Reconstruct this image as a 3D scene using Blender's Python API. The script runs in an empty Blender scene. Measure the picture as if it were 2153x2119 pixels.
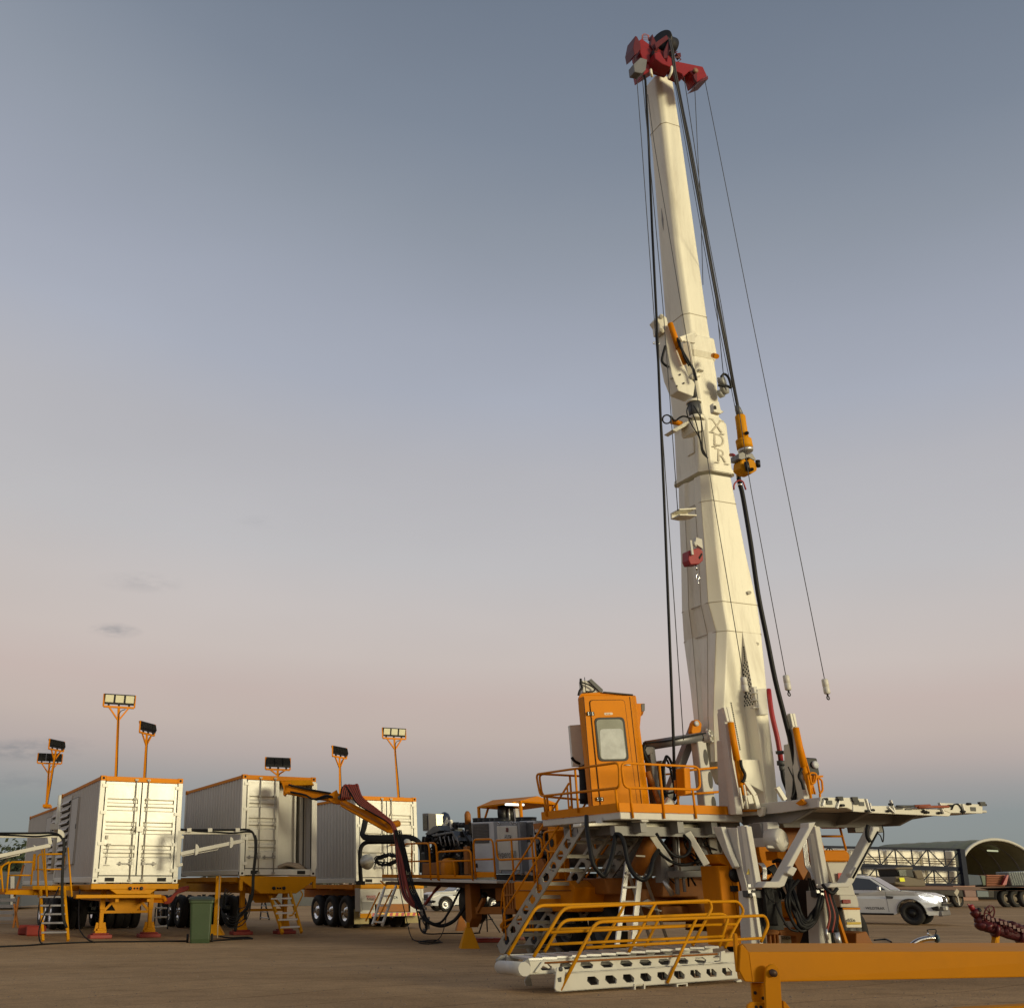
import bpy, math, random
from mathutils import Vector as V, Matrix
R = math.radians
rnd = random.Random(7)
sc = bpy.context.scene
COL = sc.collection
# ------------------------------------------------------------------ camera
EYE = 1.45; FPX = 1990.0; CU, CV = 700.0, 1060.0; PIT = R(21.8)
cp, sp = math.cos(PIT), math.sin(PIT)
cam = bpy.data.cameras.new('camera'); camo = bpy.data.objects.new('camera', cam); COL.objects.link(camo)
camo.location = (0, 0, EYE); camo.rotation_euler = (R(90) + PIT, 0, 0)
cam.sensor_fit = 'HORIZONTAL'; cam.sensor_width = 36; cam.lens = FPX*36/2153
cam.shift_x = (1076.5 - CU)/2153; cam.shift_y = 0.0
cam.clip_start = 0.05; cam.clip_end = 6000
sc.camera = camo
# ------------------------------------------------------------------ sky
SUN_AZ = V((0.66, -0.75, 0)).normalized(); SUN_EL = R(6.5)
world = bpy.data.worlds.new('World'); sc.world = world; world.use_nodes = True
nt = world.node_tree; nt.nodes.clear()
def N(t, **k):
    n = nt.nodes.new(t)
    for a, b in k.items(): setattr(n, a, b)
    return n
def s2l(c): return tuple((x/255/12.92 if x/255 <= .04045 else ((x/255+.055)/1.055)**2.4) for x in c)
def ramp_set(r, stops):
    e = r.color_ramp.elements
    while len(e) > 1: e.remove(e[-1])
    e[0].position = stops[0][0]; e[0].color = (*stops[0][1], 1)
    for p, c in stops[1:]:
        x = e.new(p); x.color = (*c, 1)
tc = N('ShaderNodeTexCoord'); sep = N('ShaderNodeSeparateXYZ'); nt.links.new(tc.outputs['Generated'], sep.inputs[0])
east = N('ShaderNodeValToRGB'); east.color_ramp.interpolation = 'LINEAR'
ramp_set(east, [(0.0, s2l((134,140,138))), (.04, s2l((140,147,146))), (.065, s2l((142,149,150))), (.09, s2l((158,157,157))), (.12, s2l((182,170,166))),
    (.146, s2l((192,178,171))), (.18, s2l((197,181,175))), (.22, s2l((201,190,185))), (.27, s2l((199,192,190))), (.32, s2l((193,191,193))), (.42, s2l((182,182,188))),
    (.49, s2l((170,175,188))), (.556, s2l((159,165,179))), (.64, s2l((143,151,164))), (.71, s2l((127,137,152))), (.80, s2l((113,124,140))), (1.0, s2l((98,110,128)))])
zx = N('ShaderNodeMath', operation='MULTIPLY_ADD'); nt.links.new(sep.outputs['X'], zx.inputs[0]); zx.inputs[1].default_value = .35; zx.inputs[2].default_value = 1.0
ze = N('ShaderNodeMath', operation='MULTIPLY'); nt.links.new(zx.outputs[0], ze.inputs[0]); nt.links.new(sep.outputs['Z'], ze.inputs[1])
nt.links.new(ze.outputs[0], east.inputs[0])
west = N('ShaderNodeValToRGB'); west.color_ramp.interpolation = 'EASE'
ramp_set(west, [(0.0, (.9,.58,.30)), (.10, (1.15,.82,.45)), (.25, (.80,.68,.50)), (.5, (.36,.37,.38)), (1.0, s2l((100,112,130)))])
nt.links.new(sep.outputs['Z'], west.inputs[0])
dot = N('ShaderNodeVectorMath', operation='DOT_PRODUCT'); nt.links.new(tc.outputs['Generated'], dot.inputs[0]); dot.inputs[1].default_value = tuple(SUN_AZ)
mr = N('ShaderNodeMapRange', interpolation_type='SMOOTHSTEP'); nt.links.new(dot.outputs['Value'], mr.inputs[0])
mr.inputs[1].default_value = .2; mr.inputs[2].default_value = 1.0
mx = N('ShaderNodeMix', data_type='RGBA'); nt.links.new(mr.outputs[0], mx.inputs[0]); nt.links.new(east.outputs[0], mx.inputs[6]); nt.links.new(west.outputs[0], mx.inputs[7])
# small dusk cloud wisps low in the sky
def raydir(u, v):
    k = (1060.0 - v)/1990; h = (u - 700.0)/1990; p_ = math.radians(21.8); return V((h, math.cos(p_) - math.sin(p_)*k, math.sin(p_) + math.cos(p_)*k)).normalized()
nz = N('ShaderNodeTexNoise'); nz.inputs['Scale'].default_value = 38; nz.inputs['Detail'].default_value = 7; nz.inputs['Roughness'].default_value = .62
mpz = N('ShaderNodeMapping'); mpz.inputs['Scale'].default_value = (1, 1, 3.2); nt.links.new(tc.outputs['Generated'], mpz.inputs[0]); nt.links.new(mpz.outputs[0], nz.inputs[0])
prev = mx.outputs[2]
for (cu, cv, sx_, sz_, st_) in ((242,1326,.030,.0085,.55), (300,1224,.050,.012,.22), (40,1578,.065,.011,.62), (-60,1640,.12,.012,.4), (545,1098,.03,.008,.10), (120,1560,.05,.006,.3)):
    dv = raydir(cu, cv); sb = N('ShaderNodeVectorMath', operation='SUBTRACT'); nt.links.new(tc.outputs['Generated'], sb.inputs[0]); sb.inputs[1].default_value = tuple(dv)
    ml = N('ShaderNodeVectorMath', operation='MULTIPLY'); nt.links.new(sb.outputs[0], ml.inputs[0]); ml.inputs[1].default_value = (1/sx_, 1/sx_, 1/sz_)
    ln = N('ShaderNodeVectorMath', operation='LENGTH'); nt.links.new(ml.outputs[0], ln.inputs[0])
    fo = N('ShaderNodeMapRange'); nt.links.new(ln.outputs['Value'], fo.inputs[0]); fo.inputs[1].default_value = 1.0; fo.inputs[2].default_value = 0.0; fo.inputs[3].default_value = 0; fo.inputs[4].default_value = 1
    nn = N('ShaderNodeMapRange'); nt.links.new(nz.outputs[0], nn.inputs[0]); nn.inputs[1].default_value = .38; nn.inputs[2].default_value = .62; nn.inputs[4].default_value = st_
    mq = N('ShaderNodeMath', operation='MULTIPLY'); nt.links.new(fo.outputs[0], mq.inputs[0]); nt.links.new(nn.outputs[0], mq.inputs[1])
    mx2 = N('ShaderNodeMix', data_type='RGBA'); nt.links.new(mq.outputs[0], mx2.inputs[0]); nt.links.new(prev, mx2.inputs[6]); mx2.inputs[7].default_value = (*s2l((112,120,130)), 1); prev = mx2.outputs[2]
# faint broad mottling of the air
nzb = N('ShaderNodeTexNoise'); nzb.inputs['Scale'].default_value = 2.0; nzb.inputs['Detail'].default_value = 4; mpb = N('ShaderNodeMapping'); mpb.inputs['Scale'].default_value = (1, 1, 2.5); nt.links.new(tc.outputs['Generated'], mpb.inputs[0]); nt.links.new(mpb.outputs[0], nzb.inputs[0])
hb_ = N('ShaderNodeMapRange'); nt.links.new(nzb.outputs[0], hb_.inputs[0]); hb_.inputs[1].default_value = .3; hb_.inputs[2].default_value = .7; hb_.inputs[3].default_value = .965; hb_.inputs[4].default_value = 1.03
vm = N('ShaderNodeVectorMath', operation='SCALE'); nt.links.new(prev, vm.inputs[0]); nt.links.new(hb_.outputs[0], vm.inputs['Scale'])
# physical twilight glow added on top
sky = N('ShaderNodeTexSky', sky_type='NISHITA', sun_disc=False, sun_elevation=R(1.0), sun_rotation=math.atan2(SUN_AZ.x, SUN_AZ.y))
bg1 = N('ShaderNodeBackground'); nt.links.new(vm.outputs[0], bg1.inputs[0]); bg1.inputs[1].default_value = .97
bg2 = N('ShaderNodeBackground'); nt.links.new(sky.outputs[0], bg2.inputs[0]); bg2.inputs[1].default_value = .006
ad = N('ShaderNodeAddShader'); nt.links.new(bg1.outputs[0], ad.inputs[0]); nt.links.new(bg2.outputs[0], ad.inputs[1])
wo = N('ShaderNodeOutputWorld'); nt.links.new(ad.outputs[0], wo.inputs[0])
# ------------------------------------------------------------------ sun (after-glow, very soft)
sl = bpy.data.lights.new('sun', 'SUN'); sl.energy = 3.15; sl.angle = R(17); sl.color = (1.0, .89, .58)
so = bpy.data.objects.new('sun', sl); COL.objects.link(so)
d = -(SUN_AZ*math.cos(SUN_EL) + V((0, 0, math.sin(SUN_EL))))
so.rotation_euler = d.to_track_quat('-Z', 'Y').to_euler(); so.location = (30, -40, 20)
vs = sc.view_settings; vs.view_transform = 'Standard'; vs.look = 'None'; vs.exposure = 0.0; vs.gamma = 1.0

# ------------------------------------------------------------------ pixel rays -> real places
def ray(u, v):
    k = (CV - v)/FPX; h = (u - CU)/FPX
    return V((h, cp - sp*k, sp + cp*k))
E = V((0, 0, EYE))
def W(u, v, Y): r = ray(u, v); return E + r*(Y/r.y)
def PZ(u, v, z): r = ray(u, v); return E + r*((z - EYE)/r.z)
class Frame:
    def __init__(s, deg): t = R(deg); s.ex = V((math.cos(t), math.sin(t), 0)); s.ey = V((-math.sin(t), math.cos(t), 0))
    def a(s, u, v, a): r = ray(u, v); return E + r*((a - E.dot(s.ex))/r.dot(s.ex))
    def b(s, u, v, b): r = ray(u, v); return E + r*((b - E.dot(s.ey))/r.dot(s.ey))
    def p(s, a, b, z): return s.ex*a + s.ey*b + V((0, 0, z))
    def m(s, P): return Matrix(((s.ex.x, s.ey.x, 0, P[0]), (s.ex.y, s.ey.y, 0, P[1]), (0, 0, 1, P[2]), (0, 0, 0, 1)))
F = Frame(20)
Z = V((0, 0, 1))
# ------------------------------------------------------------------ materials
MATS = {}
def mat(name, col, rough=.5, metal=0.0, var=.12, dirt=0.0, dcol=(.16,.11,.07), scale=3.0, bump=0.0, spec=.5, streak=False, emit=None, trans=0.0, coat=0.0):
    if name in MATS: return MATS[name]
    m = bpy.data.materials.new(name); m.use_nodes = True; t = m.node_tree; b = t.nodes['Principled BSDF']
    def n(ty, **k):
        x = t.nodes.new(ty)
        for a, q in k.items(): setattr(x, a, q)
        return x
    g = n('ShaderNodeNewGeometry')
    nz = n('ShaderNodeTexNoise'); nz.inputs['Scale'].default_value = scale; nz.inputs['Detail'].default_value = 8; nz.inputs['Roughness'].default_value = .65
    src = g.outputs['Position']
    if streak:
        mp = n('ShaderNodeMapping'); mp.inputs['Scale'].default_value = (1, 1, .12); t.links.new(src, mp.inputs[0]); src = mp.outputs[0]
    t.links.new(src, nz.inputs['Vector'])
    hv = n('ShaderNodeHueSaturation'); hv.inputs['Color'].default_value = (*col, 1)
    mv = n('ShaderNodeMapRange'); t.links.new(nz.outputs[0], mv.inputs[0]); mv.inputs[1].default_value = .3; mv.inputs[2].default_value = .7; mv.inputs[3].default_value = 1 - var; mv.inputs[4].default_value = 1 + var*.6
    t.links.new(mv.outputs[0], hv.inputs['Value']); out = hv.outputs[0]
    if dirt > 0:
        n2 = n('ShaderNodeTexNoise'); n2.inputs['Scale'].default_value = scale*2.7; n2.inputs['Detail'].default_value = 10; n2.inputs['Roughness'].default_value = .75
        t.links.new(src, n2.inputs['Vector'])
        m2 = n('ShaderNodeMapRange'); t.links.new(n2.outputs[0], m2.inputs[0]); m2.inputs[1].default_value = .50; m2.inputs[2].default_value = .78; m2.inputs[4].default_value = dirt
        mx = n('ShaderNodeMix', data_type='RGBA'); t.links.new(m2.outputs[0], mx.inputs[0]); t.links.new(out, mx.inputs[6]); mx.inputs[7].default_value = (*dcol, 1)
        out = mx.outputs[2]
    t.links.new(out, b.inputs['Base Color'])
    rr = n('ShaderNodeMapRange'); t.links.new(nz.outputs[0], rr.inputs[0]); rr.inputs[3].default_value = max(.03, rough - .1); rr.inputs[4].default_value = min(1, rough + .12)
    t.links.new(rr.outputs[0], b.inputs['Roughness'])
    b.inputs['Metallic'].default_value = metal; b.inputs['Specular IOR Level'].default_value = spec
    if coat: b.inputs['Coat Weight'].default_value = coat
    if trans: b.inputs['Transmission Weight'].default_value = trans; b.inputs['IOR'].default_value = 1.1
    if bump:
        bp = n('ShaderNodeBump'); bp.inputs['Strength'].default_value = bump; bp.inputs['Distance'].default_value = .02; t.links.new(nz.outputs[0], bp.inputs['Height']); t.links.new(bp.outputs[0], b.inputs['Normal'])
    if emit: b.inputs['Emission Color'].default_value = (*emit[0], 1); b.inputs['Emission Strength'].default_value = emit[1]
    MATS[name] = m; return m
ORANGE = mat('orange_paint', (.62,.205,.001), .5, var=.10, dirt=.16, dcol=(.20,.08,.01), scale=1.6, spec=.12)
YELLOW = mat('yellow_paint', (.58,.245,.002), .5, var=.10, dirt=.22, dcol=(.22,.11,.02), scale=1.6, spec=.12)
RUST_SHADE = mat('weathered_shaded_orange_paint', (.30,.10,.006), .6, var=.15, dirt=.35, dcol=(.16,.08,.05), scale=4)  # weathered orange, deepened to carry the shade low on the rig
CREAM = mat('cream_white_paint', (.76,.73,.61), .42, var=.08, dirt=.5, dcol=(.33,.27,.19), scale=1.3, streak=True)
WHITE = mat('white_paint', (.54,.52,.47), .46, var=.08, dirt=.28, dcol=(.26,.21,.16), scale=2.2)
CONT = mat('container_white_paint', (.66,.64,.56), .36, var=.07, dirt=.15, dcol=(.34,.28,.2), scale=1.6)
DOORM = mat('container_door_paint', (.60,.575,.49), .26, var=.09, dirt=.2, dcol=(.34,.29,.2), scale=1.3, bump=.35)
CONT_SHADE = mat('shaded_container_paint', (.50,.48,.44), .5, var=.07, dirt=.18, dcol=(.25,.2,.16), scale=2.0, streak=True)  # same white as the container frame, darkened to paint in side shade
GREY = mat('grey_steel_paint', (.21,.205,.20), .5, var=.1, dirt=.2)
DGREY = mat('dark_grey_paint', (.06,.062,.065), .5, var=.15, dirt=.2)
LGREY = mat('light_grey_cabinet_paint', (.47,.48,.49), .45, var=.05, dirt=.12)
BLACK = mat('black_rubber', (.007,.007,.008), .55, var=.2, spec=.25)
BLACKM = mat('black_machine_paint', (.010,.010,.011), .45, var=.3, dirt=.2, dcol=(.05,.04,.03), spec=.3)
TYRE = mat('tyre_rubber', (.014,.013,.013), .8, var=.2, dirt=.3, dcol=(.08,.06,.045))
REDC = mat('crown_red_paint', (.24,.010,.013), .4, var=.12, dirt=.25, dcol=(.12,.01,.01))
RED = mat('red_paint', (.30,.014,.02), .45, var=.12, dirt=.2, dcol=(.1,.02,.02))
PAD = mat('red_plastic', (.28,.035,.024), .6, dirt=.4, dcol=(.14,.07,.05))
HOSER = mat('red_rubber_hose', (.26,.035,.02), .55, dirt=.3, dcol=(.06,.03,.02))
CHROME = mat('polished_metal', (.75,.75,.76), .14, 1.0, var=.1)
GALV_SHADE = mat('galvanised_and_shaded_white', (.36,.34,.29), .55, .2, var=.12, dirt=.3)  # zinc bars, and the white cab stair with its shade painted in
ALU = mat('aluminium', (.58,.58,.58), .38, .85, var=.1, dirt=.15)
STEEL = mat('worn_steel', (.22,.21,.20), .5, .6, dirt=.3)
MAROON = mat('maroon_paint', (.10,.010,.014), .4, dirt=.2, dcol=(.04,.015,.012))
GLASS = mat('dark_glass', (.015,.018,.02), .06, spec=.8, var=.05)
BGREEN = mat('green_plastic', (.038,.068,.026), .5, var=.12, dirt=.3, dcol=(.1,.085,.06), scale=5)
BLID = mat('dark_green_lid_plastic', (.03,.045,.042), .5, var=.12)
PAPER = mat('paper_label', (.6,.6,.57), .7)
CUTOUT = mat('dark_hole', (.02,.018,.015), .9)
LENS = mat('floodlight_glass', (.62,.60,.44), .25, var=.05)
YBRIGHT = mat('yellow_trestle_paint', (.60,.225,.0005), .5, var=.07, dirt=.14, dcol=(.20,.09,.02), scale=1.2, bump=.03, spec=.12)

# ------------------------------------------------------------------ mesh builder
def fillet(pts, r, n=4, closed=False):
    pts = [V(p) for p in pts]; out = []; L = len(pts)
    for i, p in enumerate(pts):
        if not closed and i in (0, L-1): out.append(p); continue
        a, b = pts[i-1], pts[(i+1) % L]; da, db = (a-p), (b-p); q = min(r, da.length*.45, db.length*.45)
        s, e = p + da.normalized()*q, p + db.normalized()*q
        for k in range(n+1):
            t = k/n; out.append(s*(1-t)**2 + p*2*t*(1-t) + e*t*t)
    return out
def smooth(pts, n=6):
    pts = [V(p) for p in pts]; o = []
    q = [pts[0]*2 - pts[1]] + pts + [pts[-1]*2 - pts[-2]]
    for i in range(1, len(q)-2):
        p0, p1, p2, p3 = q[i-1:i+3]
        for k in range(n):
            t = k/n; o.append(.5*((2*p1) + (p2-p0)*t + (2*p0-5*p1+4*p2-p3)*t*t + (3*p1-p0-3*p2+p3)*t**3))
    o.append(pts[-1]); return o
class MB:
    def __init__(s, M=None): s.v = []; s.f = []; s.sm = []; s.M = M
    def _add(s, vs, fs, sm=False):
        o = len(s.v)
        for p in vs:
            p = V(p); s.v.append(s.M @ p if s.M else p)
        for f in fs: s.f.append([i+o for i in f]); s.sm.append(sm)
        return s
    def box(s, c, d, rot=None):
        c = V(c); h = [x/2 for x in d]; vs = []
        for z in (-1, 1):
            for y in (-1, 1):
                for x in (-1, 1):
                    p = V((x*h[0], y*h[1], z*h[2]))
                    if rot is not None: p = rot @ p
                    vs.append(c + p)
        return s._add(vs, [(0,2,3,1), (4,5,7,6), (0,1,5,4), (2,6,7,3), (0,4,6,2), (1,3,7,5)])
    def bb(s, x0, x1, y0, y1, z0, z1): return s.box(((x0+x1)/2, (y0+y1)/2, (z0+z1)/2), (abs(x1-x0), abs(y1-y0), abs(z1-z0)))
    def beam(s, a, b, w, h=None, up=Z):
        a, b = V(a), V(b); h = h or w; d = (b-a).normalized(); x = d.cross(up)
        if x.length < 1e-3: x = d.cross(V((1, 0, 0)))
        x.normalize(); y = x.cross(d); vs = []
        for p in (a, b):
            for i, j in ((-1,-1), (1,-1), (1,1), (-1,1)): vs.append(p + x*(i*w/2) + y*(j*h/2))
        return s._add(vs, [(0,1,2,3), (7,6,5,4), (0,4,5,1), (1,5,6,2), (2,6,7,3), (3,7,4,0)])
    def tube(s, pts, r, n=8, closed=False):
        pts = [V(p) for p in pts]; L = len(pts); rs = r if isinstance(r, (list, tuple)) else [r]*L
        vs = []; t0 = (pts[1]-pts[0]).normalized(); x = t0.orthogonal().normalized()
        for i, p in enumerate(pts):
            if closed: t = (pts[(i+1) % L]-pts[i-1])
            else: t = pts[min(i+1, L-1)] - pts[max(i-1, 0)]
            t = t.normalized() if t.length > 1e-9 else t0
            x = (x - t*x.dot(t)); x = x.normalized() if x.length > 1e-6 else t.orthogonal().normalized(); y = t.cross(x)
            for k in range(n):
                a = 2*math.pi*k/n; vs.append(p + x*(math.cos(a)*rs[i]) + y*(math.sin(a)*rs[i]))
        fs = [(i*n+k, i*n+(k+1) % n, (i+1)*n+(k+1) % n, (i+1)*n+k) for i in range(L-1) for k in range(n)]
        if closed: fs += [((L-1)*n+k, (L-1)*n+(k+1) % n, (k+1) % n, k) for k in range(n)]
        s._add(vs, fs, True)
        if not closed:
            o = len(s.v) - n*L
            s.f.append([o+k for k in reversed(range(n))]); s.sm.append(False); s.f.append([o+(L-1)*n+k for k in range(n)]); s.sm.append(False)
        return s
    def cyl(s, a, b, r, r2=None, n=16): return s.tube([a, b], [r, r if r2 is None else r2], n)
    def lathe(s, c, ax, prof, n=28, sm=True):
        c, ax = V(c), V(ax).normalized(); x = ax.orthogonal().normalized(); y = ax.cross(x); vs = []
        for r, h in prof:
            for k in range(n):
                a = 2*math.pi*k/n; vs.append(c + ax*h + x*(r*math.cos(a)) + y*(r*math.sin(a)))
        return s._add(vs, [(i*n+k, i*n+(k+1) % n, (i+1)*n+(k+1) % n, (i+1)*n+k) for i in range(len(prof)-1) for k in range(n)], sm)
    def prism(s, poly, vec):
        poly = [V(p) for p in poly]; vec = V(vec); n = len(poly)
        return s._add(poly + [p+vec for p in poly], [tuple(range(n))[::-1], tuple(range(n, 2*n))] + [(i, (i+1) % n, n+(i+1) % n, n+i) for i in range(n)])
    def loft(s, rings, cap=True, sm=False, close=True):
        n = len(rings[0]); vs = [p for r in rings for p in r]
        fs = [(i*n+k, i*n+(k+1) % n, (i+1)*n+(k+1) % n, (i+1)*n+k) for i in range(len(rings)-1) for k in range(n if close else n-1)]
        s._add(vs, fs, sm)
        if cap: s._add(rings[0], [tuple(range(n))[::-1]]); s._add(rings[-1], [tuple(range(n))])
        return s
    def sphere(s, c, r, sc3=(1, 1, 1), n=14):
        pr = []; c = V(c); vs = []; m = n//2
        for i in range(m+1):
            a = math.pi*i/m
            for k in range(n):
                b = 2*math.pi*k/n; vs.append(c + V((r*sc3[0]*math.sin(a)*math.cos(b), r*sc3[1]*math.sin(a)*math.sin(b), r*sc3[2]*math.cos(a))))
        return s._add(vs, [(i*n+k, (i+1)*n+k, (i+1)*n+(k+1) % n, i*n+(k+1) % n) for i in range(m) for k in range(n)], True)
    def holed(s, O, dx, dy, th, L, H, n, hw=.6, hh=.55, skew=0.0, m0=.05, m1=.05):
        """plate of length L, height H with n hexagonal holes; dx, dy unit axes; th thickness vector"""
        O = V(O); cw = L*(1-m0-m1)/n; x0 = L*m0
        def P(x, y): return O + dx*x + dy*y
        cells = []
        for i in range(n):
            a, b = x0 + i*cw, x0 + (i+1)*cw; cx = (a+b)/2; w = cw*hw/2; h = H*hh/2
            outer = [(a,0), (cx,0), (b,0), (b,H/2), (b,H), (cx,H), (a,H), (a,H/2)]
            hole = [(cx-w*.6+(-h)*skew, H/2-h), (cx-h*skew, H/2-h), (cx+w*.6-h*skew, H/2-h), (cx+w, H/2), (cx+w*.6+h*skew, H/2+h), (cx+h*skew, H/2+h), (cx-w*.6+h*skew, H/2+h), (cx-w, H/2)]
            for off in (V((0,0,0)), V(th)):
                vs = [P(*q)+off for q in outer] + [P(*q)+off for q in hole]
                s._add(vs, [(k, (k+1) % 8, 8+(k+1) % 8, 8+k) for k in range(8)])
            hv = [P(*q) for q in hole]; s._add(hv + [p+V(th) for p in hv], [(k, (k+1) % 8, 8+(k+1) % 8, 8+k) for k in range(8)])
        for a, b in ((0, x0), (L*(1-m1), L)):
            if b-a > 1e-4: s.prism([P(a,0), P(b,0), P(b,H), P(a,H)], th)
        e = dy*.012
        s.prism([P(0,0), P(L,0), P(L,0)-e, P(0,0)-e], V(th)); s.prism([P(0,H)+e, P(L,H)+e, P(L,H), P(0,H)], V(th))
        return s
    def build(s, name, material, parent=None, bevel=0.0, seg=1):
        me = bpy.data.meshes.new(name); o = bpy.data.objects.new(name, me); COL.objects.link(o)
        loc = parent['_w'] if parent is not None and '_w' in parent else None
        base = V(loc) if loc is not None else V((0, 0, 0))
        if parent is None and s.v:
            xs = [p.x for p in s.v]; ys = [p.y for p in s.v]; base = V(((min(xs)+max(xs))/2, (min(ys)+max(ys))/2, min(p.z for p in s.v)))
        me.from_pydata([tuple(p-base) for p in s.v], [], s.f); me.validate()
        if len(me.polygons) == len(s.sm): me.polygons.foreach_set('use_smooth', s.sm)
        me.materials.append(material)
        if parent is not None: o.parent = parent
        else: o.location = base
        o['_w'] = list(base)
        if bevel:
            bm = o.modifiers.new('edge', 'BEVEL'); bm.width = bevel; bm.segments = seg; bm.limit_method = 'ANGLE'; bm.angle_limit = R(40)
        return o
def thing(name, label, cat, loc, group=None, kind=None):
    o = bpy.data.objects.new(name, None); COL.objects.link(o); o.location = loc; o.empty_display_size = .2
    o['_w'] = list(loc); return tag(o, label, cat, group, kind)
def tag(o, label=None, cat=None, group=None, kind=None):
    if label: o['label'] = label
    if cat: o['category'] = cat
    if group: o['group'] = group
    if kind: o['kind'] = kind
    return o
def lab(o, l): o['label'] = l; return o
def text(name, s, P, xd, up, size, m, parent, ext=.004, align='CENTER'):
    c = bpy.data.curves.new(name, 'FONT'); c.body = s; c.size = size; c.extrude = ext; c.align_x = align; c.align_y = 'CENTER'
    tmp = bpy.data.objects.new(name, c); COL.objects.link(tmp)
    xd = V(xd).normalized(); up = V(up).normalized(); n = xd.cross(up)
    dg = bpy.context.evaluated_depsgraph_get(); me = bpy.data.meshes.new_from_object(tmp.evaluated_get(dg)); bpy.data.objects.remove(tmp)
    base = V(parent['_w']); M = Matrix(((xd.x, up.x, n.x, P[0]-base.x), (xd.y, up.y, n.y, P[1]-base.y), (xd.z, up.z, n.z, P[2]-base.z), (0, 0, 0, 1)))
    me.transform(M); me.materials.clear(); me.materials.append(m); o = bpy.data.objects.new(name, me); COL.objects.link(o); o.parent = parent; o['_w'] = list(base)
    return o
def wheel(parent, c, ax, r=.5, w=.28, rimm=None, name='wheel'):
    c, ax = V(c), V(ax).normalized()
    t = MB().lathe(c, ax, [(r*.58,-w/2), (r*.9,-w/2), (r*.985,-w*.36), (r,-w*.1), (r,w*.1), (r*.985,w*.36), (r*.9,w/2), (r*.58,w/2), (r*.56,0), (r*.58,-w/2)]).build(name, TYRE, parent)
    MB().lathe(c, ax, [(r*.585,w*.44), (r*.55,w*.46), (r*.50,w*.2), (r*.30,w*.12), (r*.24,w*.42), (r*.12,w*.48), (.001,w*.5)]).lathe(c, ax, [(r*.57,-w*.4), (r*.4,-w*.2), (.001,-w*.2)]).build('rim', rimm or CHROME, t)
    return t
# ================================================================== ground
gm = bpy.data.materials.new('packed_dirt'); gm.use_nodes = True; t = gm.node_tree; b = t.nodes['Principled BSDF']
def gn(ty, **k):
    n = t.nodes.new(ty)
    for a, q in k.items(): setattr(n, a, q)
    return n
geo = gn('ShaderNodeNewGeometry')
def noise(s, d, sc3=(1,1,1), ro=.6):
    mp = gn('ShaderNodeMapping'); mp.inputs['Scale'].default_value = sc3; mp.inputs['Rotation'].default_value = (0,0,R(-12)); t.links.new(geo.outputs['Position'], mp.inputs[0])
    n = gn('ShaderNodeTexNoise'); n.inputs['Scale'].default_value = s; n.inputs['Detail'].default_value = d; n.inputs['Roughness'].default_value = ro; t.links.new(mp.outputs[0], n.inputs[0]); return n
n1 = noise(.22, 8, (.7,1,1)); n2 = noise(2.2, 10, (.8,1,1), .7); n3 = noise(26, 6); n4 = noise(.5, 6, (.3,1.1,1))
c1 = gn('ShaderNodeValToRGB'); ramp_set(c1, [(.3, (.33,.205,.10)), (.5, (.40,.255,.13)), (.72, (.47,.31,.17))]); t.links.new(n1.outputs[0], c1.inputs[0])
c2 = gn('ShaderNodeValToRGB'); ramp_set(c2, [(.3, (.55,.53,.5)), (.5, (1,1,1)), (.7, (1.3,1.26,1.2))]); t.links.new(n2.outputs[0], c2.inputs[0])
m1 = gn('ShaderNodeMix', data_type='RGBA', blend_type='MULTIPLY'); m1.inputs[0].default_value = .5; t.links.new(c1.outputs[0], m1.inputs[6]); t.links.new(c2.outputs[0], m1.inputs[7])
c3 = gn('ShaderNodeValToRGB'); ramp_set(c3, [(.35, (.6,.58,.56)), (.5, (1,1,1)), (.68, (1.35,1.32,1.3))]); t.links.new(n3.outputs[0], c3.inputs[0])
m2 = gn('ShaderNodeMix', data_type='RGBA', blend_type='MULTIPLY'); m2.inputs[0].default_value = .55; t.links.new(m1.outputs[2], m2.inputs[6]); t.links.new(c3.outputs[0], m2.inputs[7])
c4 = gn('ShaderNodeValToRGB'); ramp_set(c4, [(.42, (.72,.70,.68)), (.5, (1,1,1)), (.62, (1.08,1.08,1.08))]); t.links.new(n4.outputs[0], c4.inputs[0])
m3 = gn('ShaderNodeMix', data_type='RGBA', blend_type='MULTIPLY'); m3.inputs[0].default_value = .35; t.links.new(m2.outputs[2], m3.inputs[6]); t.links.new(c4.outputs[0], m3.inputs[7])
wm = gn('ShaderNodeMapping'); wm.inputs['Rotation'].default_value = (0,0,R(62)); t.links.new(geo.outputs['Position'], wm.inputs[0])
wv = gn('ShaderNodeTexWave'); wv.inputs['Scale'].default_value = .14; wv.inputs['Distortion'].default_value = 9; wv.inputs['Detail'].default_value = 3; wv.inputs['Detail Scale'].default_value = .35; t.links.new(wm.outputs[0], wv.inputs[0])
wr = gn('ShaderNodeValToRGB'); ramp_set(wr, [(.0, (1,1,1)), (.44, (1,1,1)), (.49, (.70,.68,.66)), (.53, (.78,.76,.74)), (.56, (1.12,1.11,1.1)), (.62, (1,1,1))]); t.links.new(wv.outputs[0], wr.inputs[0])
m4 = gn('ShaderNodeMix', data_type='RGBA', blend_type='MULTIPLY'); m4.inputs[0].default_value = 1.0; t.links.new(m3.outputs[2], m4.inputs[6]); t.links.new(wr.outputs[0], m4.inputs[7])
n5 = noise(70, 3); c5 = gn('ShaderNodeValToRGB'); ramp_set(c5, [(.3, (.62,.6,.58)), (.5, (1,1,1)), (.7, (1.3,1.28,1.25))]); t.links.new(n5.outputs[0], c5.inputs[0])
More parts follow.
